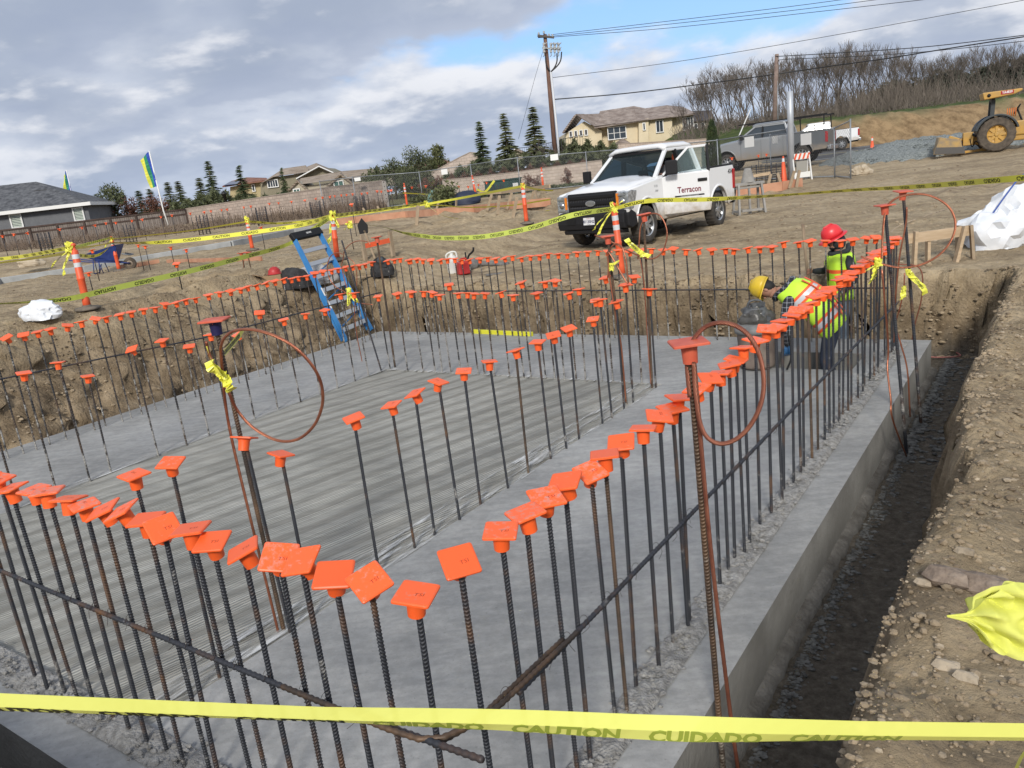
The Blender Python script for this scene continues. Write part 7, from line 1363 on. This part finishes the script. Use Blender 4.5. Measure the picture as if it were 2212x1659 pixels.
# ================= caution tape =================
tapem=bpy.data.materials.new('caution_tape'); tapem.use_nodes=True; b_=tapem.node_tree.nodes['Principled BSDF']; b_.inputs['Base Color'].default_value=(.80,.79,.10,1); b_.inputs['Roughness'].default_value=.35; b_.inputs['Subsurface Weight'].default_value=0
tapeg=mat('caution_tape_seen_from_behind',(.60,.70,.13),.4); inkb=mat('tape_print',(.028,.03,.012),.5); inkf=mat('faint_tape_print',(.30,.36,.05),.5)
def frame_along(P):
    out=[];
    for i,p in enumerate(P):
        t=(P[min(i+1,len(P)-1)]-P[max(i-1,0)]).normalized(); w=Vector((0,0,1)); w=(w-t*w.dot(t)).normalized(); out.append((p,t,w))
    return out
def tape(label,P,tw,faint=2.,width=.075,words=True,flip=1,m=None,inkm=None,fold=0.,spacing=.62,tsz=.052,n=7,up=1,voff=0.,grp='yellow caution tape strands',slack=0.,wstart=.15,wend=1.):
    pts=[Vector(p) for p in P]; N=len(pts); C=smooth(pts,n); TW=[]
    for i in range(N-1): TW+=[tw[i]+(tw[i+1]-tw[i])*k/n for k in range(n)]
    TW.append(tw[-1]); F=frame_along(C); L=[0]
    for a,b in zip(C[:-1],C[1:]): L.append(L[-1]+(b-a).length)
    def fr(s):
        j=min(max(int(np.searchsorted(L,s))-1,0),len(C)-2); t=(s-L[j])/max(1e-6,L[j+1]-L[j]); p=C[j].lerp(C[j+1],t); T=F[j][1].lerp(F[j+1][1],t).normalized(); w=F[j][2].lerp(F[j+1][2],t); w=(w-T*w.dot(T)).normalized(); a=math.radians(TW[j]+(TW[j+1]-TW[j])*t); nrm=T.cross(w); wd=w*math.cos(a)+nrm*math.sin(a); return p,T,wd,T.cross(wd)
    mb=MB(); vs=[]; M=len(C)
    for i,s in enumerate(L): p,T,wd,nm=fr(s); vs+=[p-wd*width/2,p+nm*fold,p+wd*width/2]
    mb.add(vs,[(3*i,3*i+3,3*i+4,3*i+1) for i in range(M-1)]+[(3*i+1,3*i+4,3*i+5,3*i+2) for i in range(M-1)],0)
    if words:
        s=wstart+.2; i=0
        while s<L[-1]*wend-.25:
            tv,tf=text_geo(('CAUTION','CUIDADO')[i%2],tsz*1.25,.002)
            for off in (.0014,-.0014):
                q=[]
                for v in tv: p,T,wd,nm=fr(s+v[0]*flip*1.1); vv=max(-width*.5,min(width*.5,v[1]*up+voff)); q.append(p+wd*vv+nm*(off+fold*(1-abs(vv)/(width/2))))
                mb.add(q,tf,1 if s<L[-1]*faint else 2)
            s+=spacing; i+=1
    o=mb.build('caution_tape',[m or tapem,inkm or inkb,inkf]); return tag(o,label,'caution tape',grp)
def knot(label,p,seed,size=.1,tails=((.12,-.2),(-.1,-.16)),m=None):
    rg=random.Random(seed); mb=MB(); p=Vector(p)
    for k in range(7):
        a=rg.random()*6.28; c=[p+Vector((math.cos(a+q*1.3)*size*.5*rg.uniform(.6,1.1),math.sin(a+q*1.3)*size*.5*rg.uniform(.6,1.1),(rg.random()-.5)*size*1.3)) for q in range(5)]; C=smooth(c,3); w=size*.28
        vs=[];
        for i,q in enumerate(C): d=Vector((rg.gauss(0,.2),rg.gauss(0,.2),1)).normalized()*w*.5; vs+=[q-d,q+d]
        mb.add(vs,[(2*i,2*i+2,2*i+3,2*i+1) for i in range(len(C)-1)],0)
    for dx,dz in tails:
        c=[p,p+RH*dx*.35+Vector((0,0,dz*.3)),p+RH*dx*.8+Vector((0,0,dz*.7))-FH*.03,p+RH*dx+Vector((0,0,dz))]; C=smooth(c,4); vs=[]
        for i,q in enumerate(C): d=(RH*.8+Vector((rg.gauss(0,.25),rg.gauss(0,.25),.35))).normalized()*.030; vs+=[q-d,q+d]
        mb.add(vs,[(2*i,2*i+2,2*i+3,2*i+1) for i in range(len(C)-1)],0)
        tv,tf=text_geo('CUIDADO',.035,.001)
        if abs(dz)>.12: 
            ax=(RH*dx+Vector((0,0,dz))).normalized(); ay=ax.cross(FH).normalized(); mid=p+RH*dx*.55+Vector((0,0,dz*.5))-FH*.035; mb.add([mid+ax*v[0]*.8+ay*v[1]*.8 for v in tv],tf,1)
    return tag(mb.build('tape_knot',[m or tapem,inkb]),label,'tape knot')
U=lambda *L:[at(x,y,z) for x,y,z in L]
tapen=mat('thin_near_tape',(.80,.82,.20),.38,trans=.22,ior=1.02)
tape('nearest caution tape stretched across the whole bottom of the view',U((-60,1514,1.52),(300,1528,1.50),(700,1543,1.48),(1106,1556,1.46),(1480,1574,1.44),(1850,1578,1.42),(2280,1582,1.40)),[14,18,22,4,-12,12,16],m=tapen,width=.058,fold=.013,flip=1,tsz=.038,voff=-.019,spacing=.30,faint=.40,wstart=-.1)
tape('wide lettered caution tape sloping from the left edge up to the delineator behind the ladder',U((-30,659,12.5),(0,656,12.5),(60,653,12.5),(150,645,12.6),(250,622,13.2),(400,588,14.5),(520,557,16),(628,525,17.6))+[Ta*0+Td],[78,70,64,30,8,4,8,30,50],width=.095,flip=1,m=tapeg,tsz=.062,spacing=.75,up=-1,grp=None)
tape('upper tape from the left edge to the leftmost delineator',U((-20,562,17),(60,552,16))+[Ta+Vector((0,0,.02))],[20,25,40]); tape('lower twisted tape from the left edge to the leftmost delineator',U((-20,570,17.4),(60,560,16.4))+[Ta-Vector((0,0,.06))],[60,55,50],words=False)
tape('pale tape from the leftmost delineator up to the wheelbarrow delineator',[Ta]+U((190,527,19))+[Tb+Vector((0,0,.05))],[10,20,45],m=tapeg); tape('lower yellow tape from the leftmost delineator to the wheelbarrow delineator',[Ta]+U((200,532,19),)+[Tb-Vector((0,0,.12))],[60,60,60],words=False)
tape('drooping yellow tape looped between the two left delineators',[Ta-Vector((0,0,.15))]+U((168,552,17),(205,553,19),(230,540,20))+[Tb-Vector((0,0,.1))],[10,15,25,40,50])
tape('long readable caution tape from the wheelbarrow delineator to the ladder delineator',[Tb-Vector((0,0,.12))]+U((300,525,20.5),(367,522,20),(450,514,20),(560,500,20),(650,486,19.6))+[Td],[60,50,12,0,0,4,30],width=.10,flip=1,tsz=.068,spacing=.72)
tape('thin far tape from the wheelbarrow delineator to the far knotted delineator',[Tb]+U((313,509,24),(420,497,25.5))+[Tc],[60,65,60,50],words=False); tape('tape rising from the far knotted delineator to the right',[Tc]+U((640,480,27),)+[at(920,441,27)],[40,30,20])
tape('drooping lettered tape from the ladder delineator to the leaning delineator by the pickup',[at(758,482,19.5)]+U((820,489,18.5),(871,503,17.4),(915,510,16.4),(958,514,15.6),(1035,512,14.6),(1100,502,14.),(1158,489,13.5),(1240,464,13.))+[Tf],[80,70,40,8,0,0,0,5,12,30],width=.088,m=tapeg,flip=1,up=-1,tsz=.058,spacing=.50)
tape('caution tape crossing low over the white pickup door to the right edge',[Tf]+U((1400,434,13.5),(1519,431,14.2),(1600,427,15),(1700,421,16.5),(1837,411,15),(1950,405,13),(2035,399,11.5),(2130,391,10),(2260,380,9)),[40,20,15,40,55,45,30,20,18,15],width=.078,up=-1,tsz=.055,spacing=.62)
tape('tape between the tall capped rod and the slim delineator by the bumper',[at(921,441,27)]+U((1000,427,26))+[Te],[15,25,30],words=False); tape('tape from the ladder delineator up to the tall capped rod',[Td]+U((820,453,23))+[at(921,438,27)],[20,20,20])
tape('low sagging tape behind the small spoil heaps',U((925,446,27),(958,466,26.5),(1000,473,26),(1060,474,25.5),(1188,455,25)),[70,60,70,60,50],words=False); tape('tape along the form boards behind the spoil heaps',U((925,443,27),(960,444,27),(1010,448,27),(1100,444,27),(1188,431,26)),[60,60,60,55,50],words=False)
tape('tape from the slim delineator going behind the pickup hood',[Te]+U((1160,409,24),(1195,412,24.5)),[50,60,60],words=False); tape('far tape in front of the dark tarp heap',U((870,417,43),(925,420,43),(960,425,43)),[60,60,60],words=False,width=.12); tape('far pale tape rising to the cage left of the pickup',U((1030,409,42),(1048,414,42),(1068,390,42)),[40,30,20],words=False,width=.12)
tape('short caution tape hanging from the ladder-side delineator to the right',[Td-Vector((0,0,.1))]+U((715,512,18.4),(700,532,18)),[30,20,30])
for l,p,sd_,sz,tl_ in (('tape knot on the leftmost delineator with drooping tail',Ta-RH*.06,1,.15,((-.35,-.25),(-.2,-.4))),('tape knot on the far left-centre delineator',Tc+Vector((0,0,.05)),2,.16,((.05,-.2),)),('tape knot wrapped on the delineator behind the ladder',Td,3,.17,((.1,-.25),(-.1,-.35))),('tape knot on the slim delineator by the bumper',Te,4,.12,((.1,.02),)),('tape knot with long tails on the leaning delineator by the pickup',Tf+Vector((0,0,.02)),5,.13,((-.38,-.34),(-.30,-.42),(.15,.1))),('tape knot on the wheelbarrow delineator',Tb,6,.12,((-.3,-.3),(-.25,-.2))),('tape knot on the tall capped rod behind the form boards',at(921,441,27),7,.16,((.1,-.1),)),('tape knot on the capped rod right of the ladder',at(756,486,19.6),8,.14,((-.15,-.1),(-.1,.05))),
    ('yellow tape knot holding the copper loop to the blue-capped bar',on_y(484,815,2.50),9,.045,((.03,-.08),(-.06,.10))),('yellow tape knot on the wide copper loop at the right',on_y(1897,570,7.58),10,.07,((-.10,-.04),(-.07,-.16))),('yellow tape flag hanging on the farther right-hand bar',on_y(1962,588,8.5),11,.05,((.17,-.24),)),('small yellow tape tie low on the farther right-hand bar',on_y(1952,625,8.5),12,.05,((-.02,-.10),)),('yellow tape knot on the round copper ring bar',on_y(1387,548,7.95),13,.06,((-.16,.18),(.08,-.04))),('yellow tape knot on the narrow hoop bar',on_y(1321,576,7.25),14,.06,((.06,.05),)),('yellow tape knot on the bare bar by the ladder',on_y(754,632,7.95),15,.09,((-.03,-.18),(.10,-.16)))): knot(l,p,sd_,sz,tl_)
tape('yellow lettered tape tail slanting behind the blue-capped bar',[on_y(478,770,2.6),on_y(500,745,3.0),on_y(520,722,3.3),on_y(527,716,3.4)],[20,10,10,40],width=.05,tsz=.03,spacing=.2,wstart=-.1,grp=None)
tape('crumpled lettered tape tail tied above the knot on the blue-capped bar',[on_y(446,748,2.45),on_y(455,775,2.45),on_y(466,797,2.45),on_y(480,812,2.46)],[20,40,15,50],width=.035,tsz=.028,spacing=.13,wstart=-.15,grp=None)
# bunched tape end near the right edge, close to the camera
def bunched():
    tip=Vector(at(2046,1331,1.45)); mb=MB(); n1,n2=34,22; prof=[(0,.002),(.10,.006),(.22,.010),(.30,.020),(.36,.045),(.5,.062),(.7,.074),(1.,.072)]
    c1=at(2250,1343,1.40)
    def hw(t):
        for (a,b),(c,d) in zip(prof[:-1],prof[1:]):
            if a<=t<=c: return b+(d-b)*(t-a)/(c-a)
        return prof[-1][1]
    U_=Matrix(RM)@Vector((0.0,1,0)); Rr=Matrix(RM)@Vector((1,0,0)); Fw=-(Matrix(RM)@Vector((0,0,1)))
    for side in (0,1):
        vs=[]
        for i in range(n1+1):
            t=i/n1; c=tip.lerp(c1,t)
            for j in range(n2+1):
                u=-1+2*j/n2; w=hw(t); d=.022*math.sin(u*5+t*9+side*2)*min(1,w/.03)+.012*float(vn(t*9+side*7,u*3,0,71))+.012*math.sin(u*11+t*4); vs.append(c+U_*(u*w*(1+.08*float(vn(t*6,u,0,72+side))))+Fw*(d*min(1,w/.04)+side*.035*(1-u*u)*min(1,w/.04))-U_*.0)
        mb.add(vs,[(i*(n2+1)+j,(i+1)*(n2+1)+j,(i+1)*(n2+1)+j+1,i*(n2+1)+j+1) for i in range(n1) for j in range(n2)],0,True)
    tag(mb.build('tape_end',tapen),'large out-of-focus bunched yellow tape end entering at the right edge','caution tape')
bunched()
tape('twisted dark-lettered tape corner at the lower right of the view',U((2188,1690,1.7),(2205,1640,1.7),(2240,1590,1.7)),[60,50,40],width=.07,tsz=.045,spacing=.12,wstart=-.15,grp=None)
# ================= people =================
hoodie=mat('dark_hoodie',(.018,.022,.024),.9,col2=(.035,.042,.045),scale=7,bump=.3,bscale=12); jeans=mat('pale_dusty_jeans',(.10,.14,.19),.9,col2=(.24,.29,.34),scale=6); navy=mat('navy_trousers',(.012,.018,.035),.9,col2=(.03,.04,.07),scale=6,bump=.3,bscale=10); boot=mat('dusty_boot',(.05,.038,.03),.9); limem=mat('lime_vest',(.50,.80,.03),.6,col2=(.58,.90,.07),scale=4,bump=.3,bscale=9); orst=mat('orange_vest_stripe',(.85,.13,.03),.6); silv=mat('silver_stripe',(.58,.58,.60),.35); hairm=mat('black_hair',(.010,.009,.008),.7); eyem=mat('eye_dark',(.01,.008,.006),.4); glove=mat('blue_glove',(.03,.12,.28),.6)
plaid=bpy.data.materials.new('plaid_shirt'); plaid.use_nodes=True
def _pl():
    nt=plaid.node_tree;n=nt.nodes;l=nt.links;b=n['Principled BSDF']; b.inputs['Roughness'].default_value=.9; t=n.new('ShaderNodeTexCoord'); col=None
    def stripes(axis,sc_,w):
        sp=n.new('ShaderNodeSeparateXYZ'); l.new(t.outputs['Object'],sp.inputs[0]); m=n.new('ShaderNodeMath'); m.operation='MULTIPLY'; l.new(sp.outputs[axis],m.inputs[0]); m.inputs[1].default_value=sc_; f=n.new('ShaderNodeMath'); f.operation='FRACT'; l.new(m.outputs[0],f.inputs[0]); g=n.new('ShaderNodeMath'); g.operation='LESS_THAN'; l.new(f.outputs[0],g.inputs[0]); g.inputs[1].default_value=w; return g.outputs[0]
    a=n.new('ShaderNodeMath'); a.operation='ADD'; l.new(stripes(0,19,.13),a.inputs[0]); l.new(stripes(2,19,.13),a.inputs[1]); c=n.new('ShaderNodeMath'); c.operation='MULTIPLY'; l.new(a.outputs[0],c.inputs[0]); c.inputs[1].default_value=.55
    q=n.new('ShaderNodeMix'); q.data_type='RGBA'; l.new(c.outputs[0],q.inputs[0]); q.inputs[6].default_value=(.014,.016,.022,1); q.inputs[7].default_value=(.36,.38,.42,1); l.new(q.outputs[2],b.inputs['Base Color'])
_pl()
def skin(J,E,root,sub=2):
    # J: name -> (pos, radius, material index); E: edges
    names=list(J); idx={k:i for i,k in enumerate(names)}; me=bpy.data.meshes.new('s'); me.from_pydata([J[k][0] for k in names],[(idx[a],idx[b]) for a,b in E],[]); o=bpy.data.objects.new('s',me); COL.objects.link(o)
    bm=bmesh.new(); bm.from_mesh(me); ly=bm.verts.layers.skin.verify(); bm.verts.ensure_lookup_table()
    for i,k in enumerate(names): r=J[k][1]; bm.verts[i][ly].radius=(r,r) if not isinstance(r,tuple) else r; bm.verts[i][ly].use_root=(k==root)
    bm.to_mesh(me); bm.free(); s=o.modifiers.new('s','SKIN'); s.use_smooth_shade=True; s.branch_smoothing=.6; m=o.modifiers.new('u','SUBSURF'); m.levels=sub; m.render_levels=sub
    dg=bpy.context.evaluated_depsgraph_get(); dg.update(); ev=o.evaluated_get(dg); m2=ev.to_mesh(); V=[v.co.copy() for v in m2.vertices]; F=[tuple(p.vertices) for p in m2.polygons]; ev.to_mesh_clear(); bpy.data.objects.remove(o)
    segs=[(Vector(J[a][0]),Vector(J[b][0]),J[b][2] if len(J[b])>2 else 0) for a,b in E]
    def mi(c):
        best=9e9;r=0
        for a,b,m_ in segs:
            d=b-a; t=max(0,min(1,(c-a).dot(d)/max(1e-9,d.length_squared))); q=(a+d*t-c).length
            if q<best-1e-6: best=q;r=m_
        return r
    return V,F,[mi(sum((V[i] for i in f),Vector())/len(f)) for f in F]
def add_skin(mb,J,E,root,sub=2):
    V,F,Mi=skin(J,E,root,sub); o=len(mb.v); mb.v+=[tuple(v) for v in V]
    for f,m in zip(F,Mi): mb.f.append([i+o for i in f]); mb.m.append(m); mb.sm.append(True)
def hand(mb,w,d,side,palm_n,k,curl=.6,s=1.):
    # w wrist point, d direction of the hand, palm_n direction the palm faces; five separate bent fingers
    w=Vector(w); d=Vector(d).normalized(); pn=Vector(palm_n); pn=(pn-d*pn.dot(d)).normalized(); x=d.cross(pn)*side
    R=Matrix((d,x,pn)).transposed(); mb.ball(w+d*.048*s,(.052*s,.042*s,.016*s),12,8,k=k,R=R)
    for i,(off,L) in enumerate(((-.030,.062),(-.010,.072),(.010,.067),(.029,.052))):
        p=w+d*.085*s+x*off*s; a=curl*.6; q=p+(d*math.cos(a)+pn*math.sin(a))*L*.45*s; a=curl*1.5; r=q+(d*math.cos(a)+pn*math.sin(a))*L*.32*s; a=curl*2.3; e=r+(d*math.cos(a)+pn*math.sin(a))*L*.28*s
        mb.tube([p-d*.02*s,p,q,r,e],[.0085*s,.0088*s,.0082*s,.0075*s,.005*s],7,k=k)
    p=w+d*.025*s-x*.036*s; q=p+(d*.6-x*.6+pn*.35).normalized()*.034*s; r=q+(d*.8-x*.05+pn*.6).normalized()*.030*s; mb.tube([p+x*.012*s,p,q,r],[.012*s,.011*s,.0095*s,.006*s],7,k=k)
def head(mb,c,R,k,hair=None,beard=None):
    c=Vector(c); mb.ball(c,(.094,.078,.115),18,14,k=k,R=R); P=lambda x,y,z:c+R@Vector((x,y,z))
    mb.ball(P(.02,0,-.075),(.070,.056,.055),14,10,k=k,R=R)                      # jaw
    mb.tube([P(.088,0,.015),P(.108,0,-.018),P(.092,0,-.028)],[.010,.016,.010],8,k=k)  # nose
    for s in (-1,1):
        mb.ball(P(.0785,s*.031,.012),(.010,.014,.008),8,6,k=5,R=R); mb.ball(P(.074,s*.031,.028),(.012,.020,.006),8,6,k=6,R=R); mb.ball(P(-.005,s*.079,-.005),(.020,.008,.030),8,6,k=k,R=R)
    mb.ball(P(.082,0,-.052),(.010,.026,.007),8,6,k=7,R=R)
    if beard: mb.ball(P(.050,0,-.092),(.050,.045,.034),12,8,k=6,R=R); mb.ball(P(.086,0,-.040),(.010,.030,.008),8,6,k=6,R=R)
lip=mat('lips',(.25,.08,.06),.6)
BM=lambda top,leg:[top,leg,boot,skin_m,glove,eyem,hairm,lip]
def vest(parent,rings,bands,name='safety_vest'):
    # rings: (centre, half width y, half depth, up-normal pitch); bands: material index per gap
    mb=MB(); n=28; vs=[]
    for c,wy,wd,pitch in rings:
        ax=Vector((math.cos(pitch),0,-math.sin(pitch)))
        for j in range(n):
            a=2*PI*j/n; ca,sa=math.cos(a),math.sin(a); ca=math.copysign(abs(ca)**.8,ca); sa=math.copysign(abs(sa)**.8,sa); wob=1+.018*math.sin(a*5+c[2]*40); vs.append(Vector(c)+ax*ca*wd*wob+Vector((0,sa*wy*wob,0)))
    for i in range(len(rings)-1): mb.add([],[],0)
    o0=len(mb.v); mb.v+=[tuple(v) for v in vs]
    for i in range(len(rings)-1):
        for j in range(n): mb.f.append([o0+i*n+j,o0+i*n+(j+1)%n,o0+(i+1)*n+(j+1)%n,o0+(i+1)*n+j]); mb.m.append(bands[i]); mb.sm.append(True)
    v=mb.build(name,[limem,orst,silv,blackf],parent); s=v.modifiers.new('t','SOLIDIFY'); s.thickness=.008; s.offset=1; return v
def helmet(parent,c,R,m,brim=.03,full=False):
    mb=MB(); c=Vector(c); n=28; vs=[]; prof=[(1.03,-.005),(1.02,.03),(.95,.075),(.78,.115),(.5,.140),(.2,.150),(.001,.152)]
    for r,z in prof:
        for j in range(n): a=2*PI*j/n; vs.append(c+R@Vector((r*.135*math.cos(a),r*.112*math.sin(a),z)))
    mb.add(vs,[(i*n+j,i*n+(j+1)%n,(i+1)*n+(j+1)%n,(i+1)*n+j) for i in range(len(prof)-1) for j in range(n)],0,True); vs=[]
    for t in (0,1):
        for j in range(n): a=2*PI*j/n; b=(brim if full else brim*max(0,math.cos(a))**.7*1.8+.006); vs.append(c+R@Vector((math.cos(a)*(.136+b*t*(1.25 if math.cos(a)>0 else 1)),math.sin(a)*(.113+b*t),-.004-.022*t)))
    mb.add(vs,[(j,(j+1)%n,n+(j+1)%n,n+j) for j in range(n)],0,True)
    for y in (-.02,0,.02): mb.tube([c+R@Vector((.11,y,.088)),c+R@Vector((.05,y,.150)),c+R@Vector((-.05,y,.151)),c+R@Vector((-.11,y,.09))],.006,5)
    h=mb.build('hard_hat',m,parent); s=h.modifiers.new('t','SOLIDIFY'); s.thickness=.005; return h
# --- worker in the red hard hat, standing behind the slab and gripping a wooden handle ---
rp=Vector((-2.38,11.02,-.40)); PR=thing('person','standing worker in red hard hat, lime vest over dark hoodie, gripping a wooden handle','person',rp,math.radians(216))
J={'pel':((0,0,.96),.125,1),'sp':((.01,0,1.12),.125,0),'ch':((.02,0,1.34),.150,0),'nk':((.03,0,1.50),.062,0),'hb':((.06,0,1.57),.058,3),
'sl':((.0,.185,1.42),.072,0),'el':((-.06,.30,1.16),.055,0),'wl':((.13,.27,.97),.038,0),'sr':((.02,-.185,1.42),.072,0),'er':((.06,-.34,1.20),.055,0),'wr':((.27,-.30,1.22),.036,0),
'hl':((0,.10,.88),.092,1),'kl':((.04,.12,.50),.066,1),'al':((.0,.12,.12),.052,1),'tl':((.14,.13,.05),.046,2),'hr':((0,-.10,.88),.092,1),'kr':((.05,-.11,.50),.066,1),'ar':((.0,-.12,.12),.052,1),'tr':((.14,-.14,.05),.046,2)}
E_=[('pel','sp'),('sp','ch'),('ch','nk'),('nk','hb'),('ch','sl'),('sl','el'),('el','wl'),('ch','sr'),('sr','er'),('er','wr'),('pel','hl'),('hl','kl'),('kl','al'),('al','tl'),('pel','hr'),('hr','kr'),('kr','ar'),('ar','tr')]
mb=MB(); add_skin(mb,J,E_,'pel'); HR=Matrix.Rotation(math.radians(24),3,'Y'); hc=(.10,0,1.655); head(mb,hc,HR,3,beard=True); hand(mb,(.27,-.30,1.22),(.75,.35,.10),-1,(-.2,1,0),3,1.05); hand(mb,(.13,.27,.97),(.8,-.1,-.4),1,(0,-.3,-1),3,.6); mb.build('body',BM(hoodie,jeans),PR)
mb=MB(); mb.ball(Vector(hc)+Vector((-.045,0,-.02)),(.105,.108,.135),16,12,R=HR); mb.tube(smooth([(-.10,0,1.56),(-.03,.11,1.50),(.11,.07,1.47),(.13,0,1.455),(.11,-.07,1.47),(-.03,-.11,1.50)],4),.035,8); mb.build('hood',hoodie,PR)
helmet(PR,Vector(hc)+HR@Vector((-.005,0,.05)),HR,mat('red_helmet',(.62,.02,.03),.35,col2=(.70,.04,.045),scale=5),.055,True)
rings=[((.015,0,z),wy,wd,0) for z,wy,wd in ((.86,.185,.150),(.93,.183,.150),(.99,.180,.148),(1.04,.178,.148),(1.10,.180,.150),(1.16,.186,.154),(1.22,.192,.160),(1.27,.198,.165),(1.35,.205,.172),(1.42,.170,.155),(1.47,.120,.12))]
vest(PR,rings,[0,0,1,0,0,0,1,0,0,0]); mb=MB()
for s in (-1,1): mb.tube([(.175,s*.03,1.42),(.19,s*.03,1.28),(.185,s*.035,1.12)],.006,5)
mb.tube([(.172,0,1.45),(.186,0,1.2),(.17,0,.9)],.004,4); mb.build('hood_strings',hairm,PR)
# the handle he grips
gp_=PR.matrix_basis@Vector((.385,-.235,1.24)) if False else (Matrix.Translation(rp)@Matrix.Rotation(math.radians(216),4,'Z'))@Vector((.355,-.262,1.235))
tp=on_y(1734,484,gp_.y); bt=gp_+(gp_-tp).normalized()*1.15; bt.z=max(bt.z,-.4); mb=MB(); mb.tube([tp,gp_,bt],[.021,.019,.018],10); tag(mb.build('wooden_pole',mat('worn_handle_wood',(.17,.12,.08),.8,col2=(.30,.23,.15),scale=6,stretch=(3,3,.6))),'long worn wooden tool handle held upright by the red-helmeted worker','tool handle')
# --- bending worker in the yellow hard hat, standing in the slab pit ---
yp=Vector((-2.17,9.42,-.45)); PY=thing('person','bending worker in yellow hard hat and lime vest over plaid shirt reaching into slab pit','person',yp,math.radians(186))
J={'pel':((-.02,0,.90),.135,1),'sp':((.12,0,1.06),.135,0),'ch':((.34,0,1.26),.160,0),'nk':((.52,0,1.32),.064,0),'hb':((.60,0,1.32),.060,3),
'sl':((.42,.195,1.24),.076,0),'el':((.46,.30,.93),.056,0),'wl':((.44,.20,.68),.038,0),'sr':((.42,-.195,1.24),.076,0),'er':((.48,-.28,.92),.056,0),'wr':((.50,-.16,.68),.038,0),
'hl':((-.03,.11,.84),.102,1),'kl':((.04,.15,.48),.070,1),'al':((-.06,.15,.12),.056,1),'tl':((.08,.17,.05),.048,2),'hr':((-.03,-.11,.84),.102,1),'kr':((.06,-.14,.48),.070,1),'ar':((-.04,-.15,.12),.056,1),'tr':((.10,-.17,.05),.048,2)}
mb=MB(); add_skin(mb,J,E_,'pel'); HR=Matrix.Rotation(math.radians(72),3,'Y'); hc=Vector((.70,0,1.34)); head(mb,hc,HR,3); hand(mb,(.44,.20,.68),(.1,-.2,-1),1,(.3,-1,0),4,.5); hand(mb,(.50,-.16,.68),(0,.1,-1),-1,(.3,1,0),4,.5); mb.build('body',BM(plaid,navy),PY)
mb=MB(); mb.ball(hc+HR@Vector((-.022,0,.012)),(.092,.083,.112),16,12,R=HR); mb.build('hair',hairm,PY); helmet(PY,hc+HR@Vector((-.005,0,.045)),HR,mat('yellow_helmet',(.66,.46,.02),.4,col2=(.55,.38,.04),scale=12),.05)
mb=MB(); mb.tube(smooth([(.40,0,1.45),(.44,.13,1.38),(.56,.09,1.28),(.60,0,1.22),(.56,-.09,1.28),(.44,-.13,1.38)],4,True),.038,8,closed=True); mb.build('shirt_collar',plaid,PY)
def sp(t): a=Vector((-.07,0,.83)); b=Vector((.50,0,1.36)); c=a.lerp(b,t)+Vector((-.04,0,.06))*math.sin(PI*t); return (c.x,0,c.z)
rr=[(0,.200,.165),(.08,.202,.170),(.13,.202,.172),(.17,.202,.172),(.24,.202,.174),(.28,.202,.175),(.38,.204,.178),(.52,.208,.182),(.60,.212,.184),(.64,.213,.185),(.71,.213,.184),(.75,.212,.182),(.86,.205,.172),(.95,.160,.145),(1.0,.125,.115)]
vest(PY,[(sp(t),wy,wd,math.radians(48-t*4)) for t,wy,wd in rr],[0,0,1,2,1,0,0,0,1,2,1,0,0,0])
mb=MB()
for s in (-1,1):
    pts=[Vector(sp(t))+Vector((-math.sin(math.radians(42)),0,math.cos(math.radians(42))))*0+Vector((-.72,0,.69))*.178+Vector((0,s*.10,0)) for t in (.10,.3,.5,.7,.88)]; P=smooth(pts,4); 
    vs=[];
    for q in P: vs+=[q+Vector((-.008,-.035,.008)),q+Vector((-.008,.035,.008))]
    mb.add(vs,[(2*i,2*i+2,2*i+3,2*i+1) for i in range(len(P)-1)],0)
mb.build('shoulder_stripes',orst,PY)
# --- driver, seen through the open door of the white pickup ---
dp=TR@Vector((.02,.42,1.0)); PD=thing('person','person sitting at the wheel of the white pickup, mostly hidden by its door','person',dp,ang)
J={'pel':((0,0,.12),.15,0),'ch':((-.02,0,.45),.16,0),'nk':((.02,0,.60),.06,3),'sl':((0,.19,.52),.07,0),'el':((.16,.26,.34),.05,0),'wl':((.44,.15,.40),.036,3),'sr':((0,-.19,.52),.07,0),'er':((.18,-.22,.34),.05,0),'wr':((.44,-.10,.40),.036,3),'kn':((.42,.10,.20),.08,1),'kn2':((.42,-.12,.20),.08,1)}
mb=MB(); add_skin(mb,J,[('pel','ch'),('ch','nk'),('ch','sl'),('sl','el'),('el','wl'),('ch','sr'),('sr','er'),('er','wr'),('pel','kn'),('pel','kn2')],'pel'); I3=Matrix.Rotation(.2,3,'Y'); head(mb,(.06,0,.68),I3,3); hand(mb,(.44,.15,.40),(1,-.1,.1),1,(0,0,-1),3,1.); hand(mb,(.44,-.10,.40),(1,.1,.1),-1,(0,0,-1),3,1.); mb.build('body',BM(mat('grey_shirt',(.12,.12,.13),.9),navy),PD)
mb=MB(); mb.lathe([(.102,0),(.10,.05),(.07,.09),(.0,.105)],(.05,0,.71),16,sx=1.05,sy=.88,cap=False); mb.box((.15,0,.712),(.11,.13,.012)); mb.build('cap',mat('pale_cap',(.45,.43,.42),.8),PD)
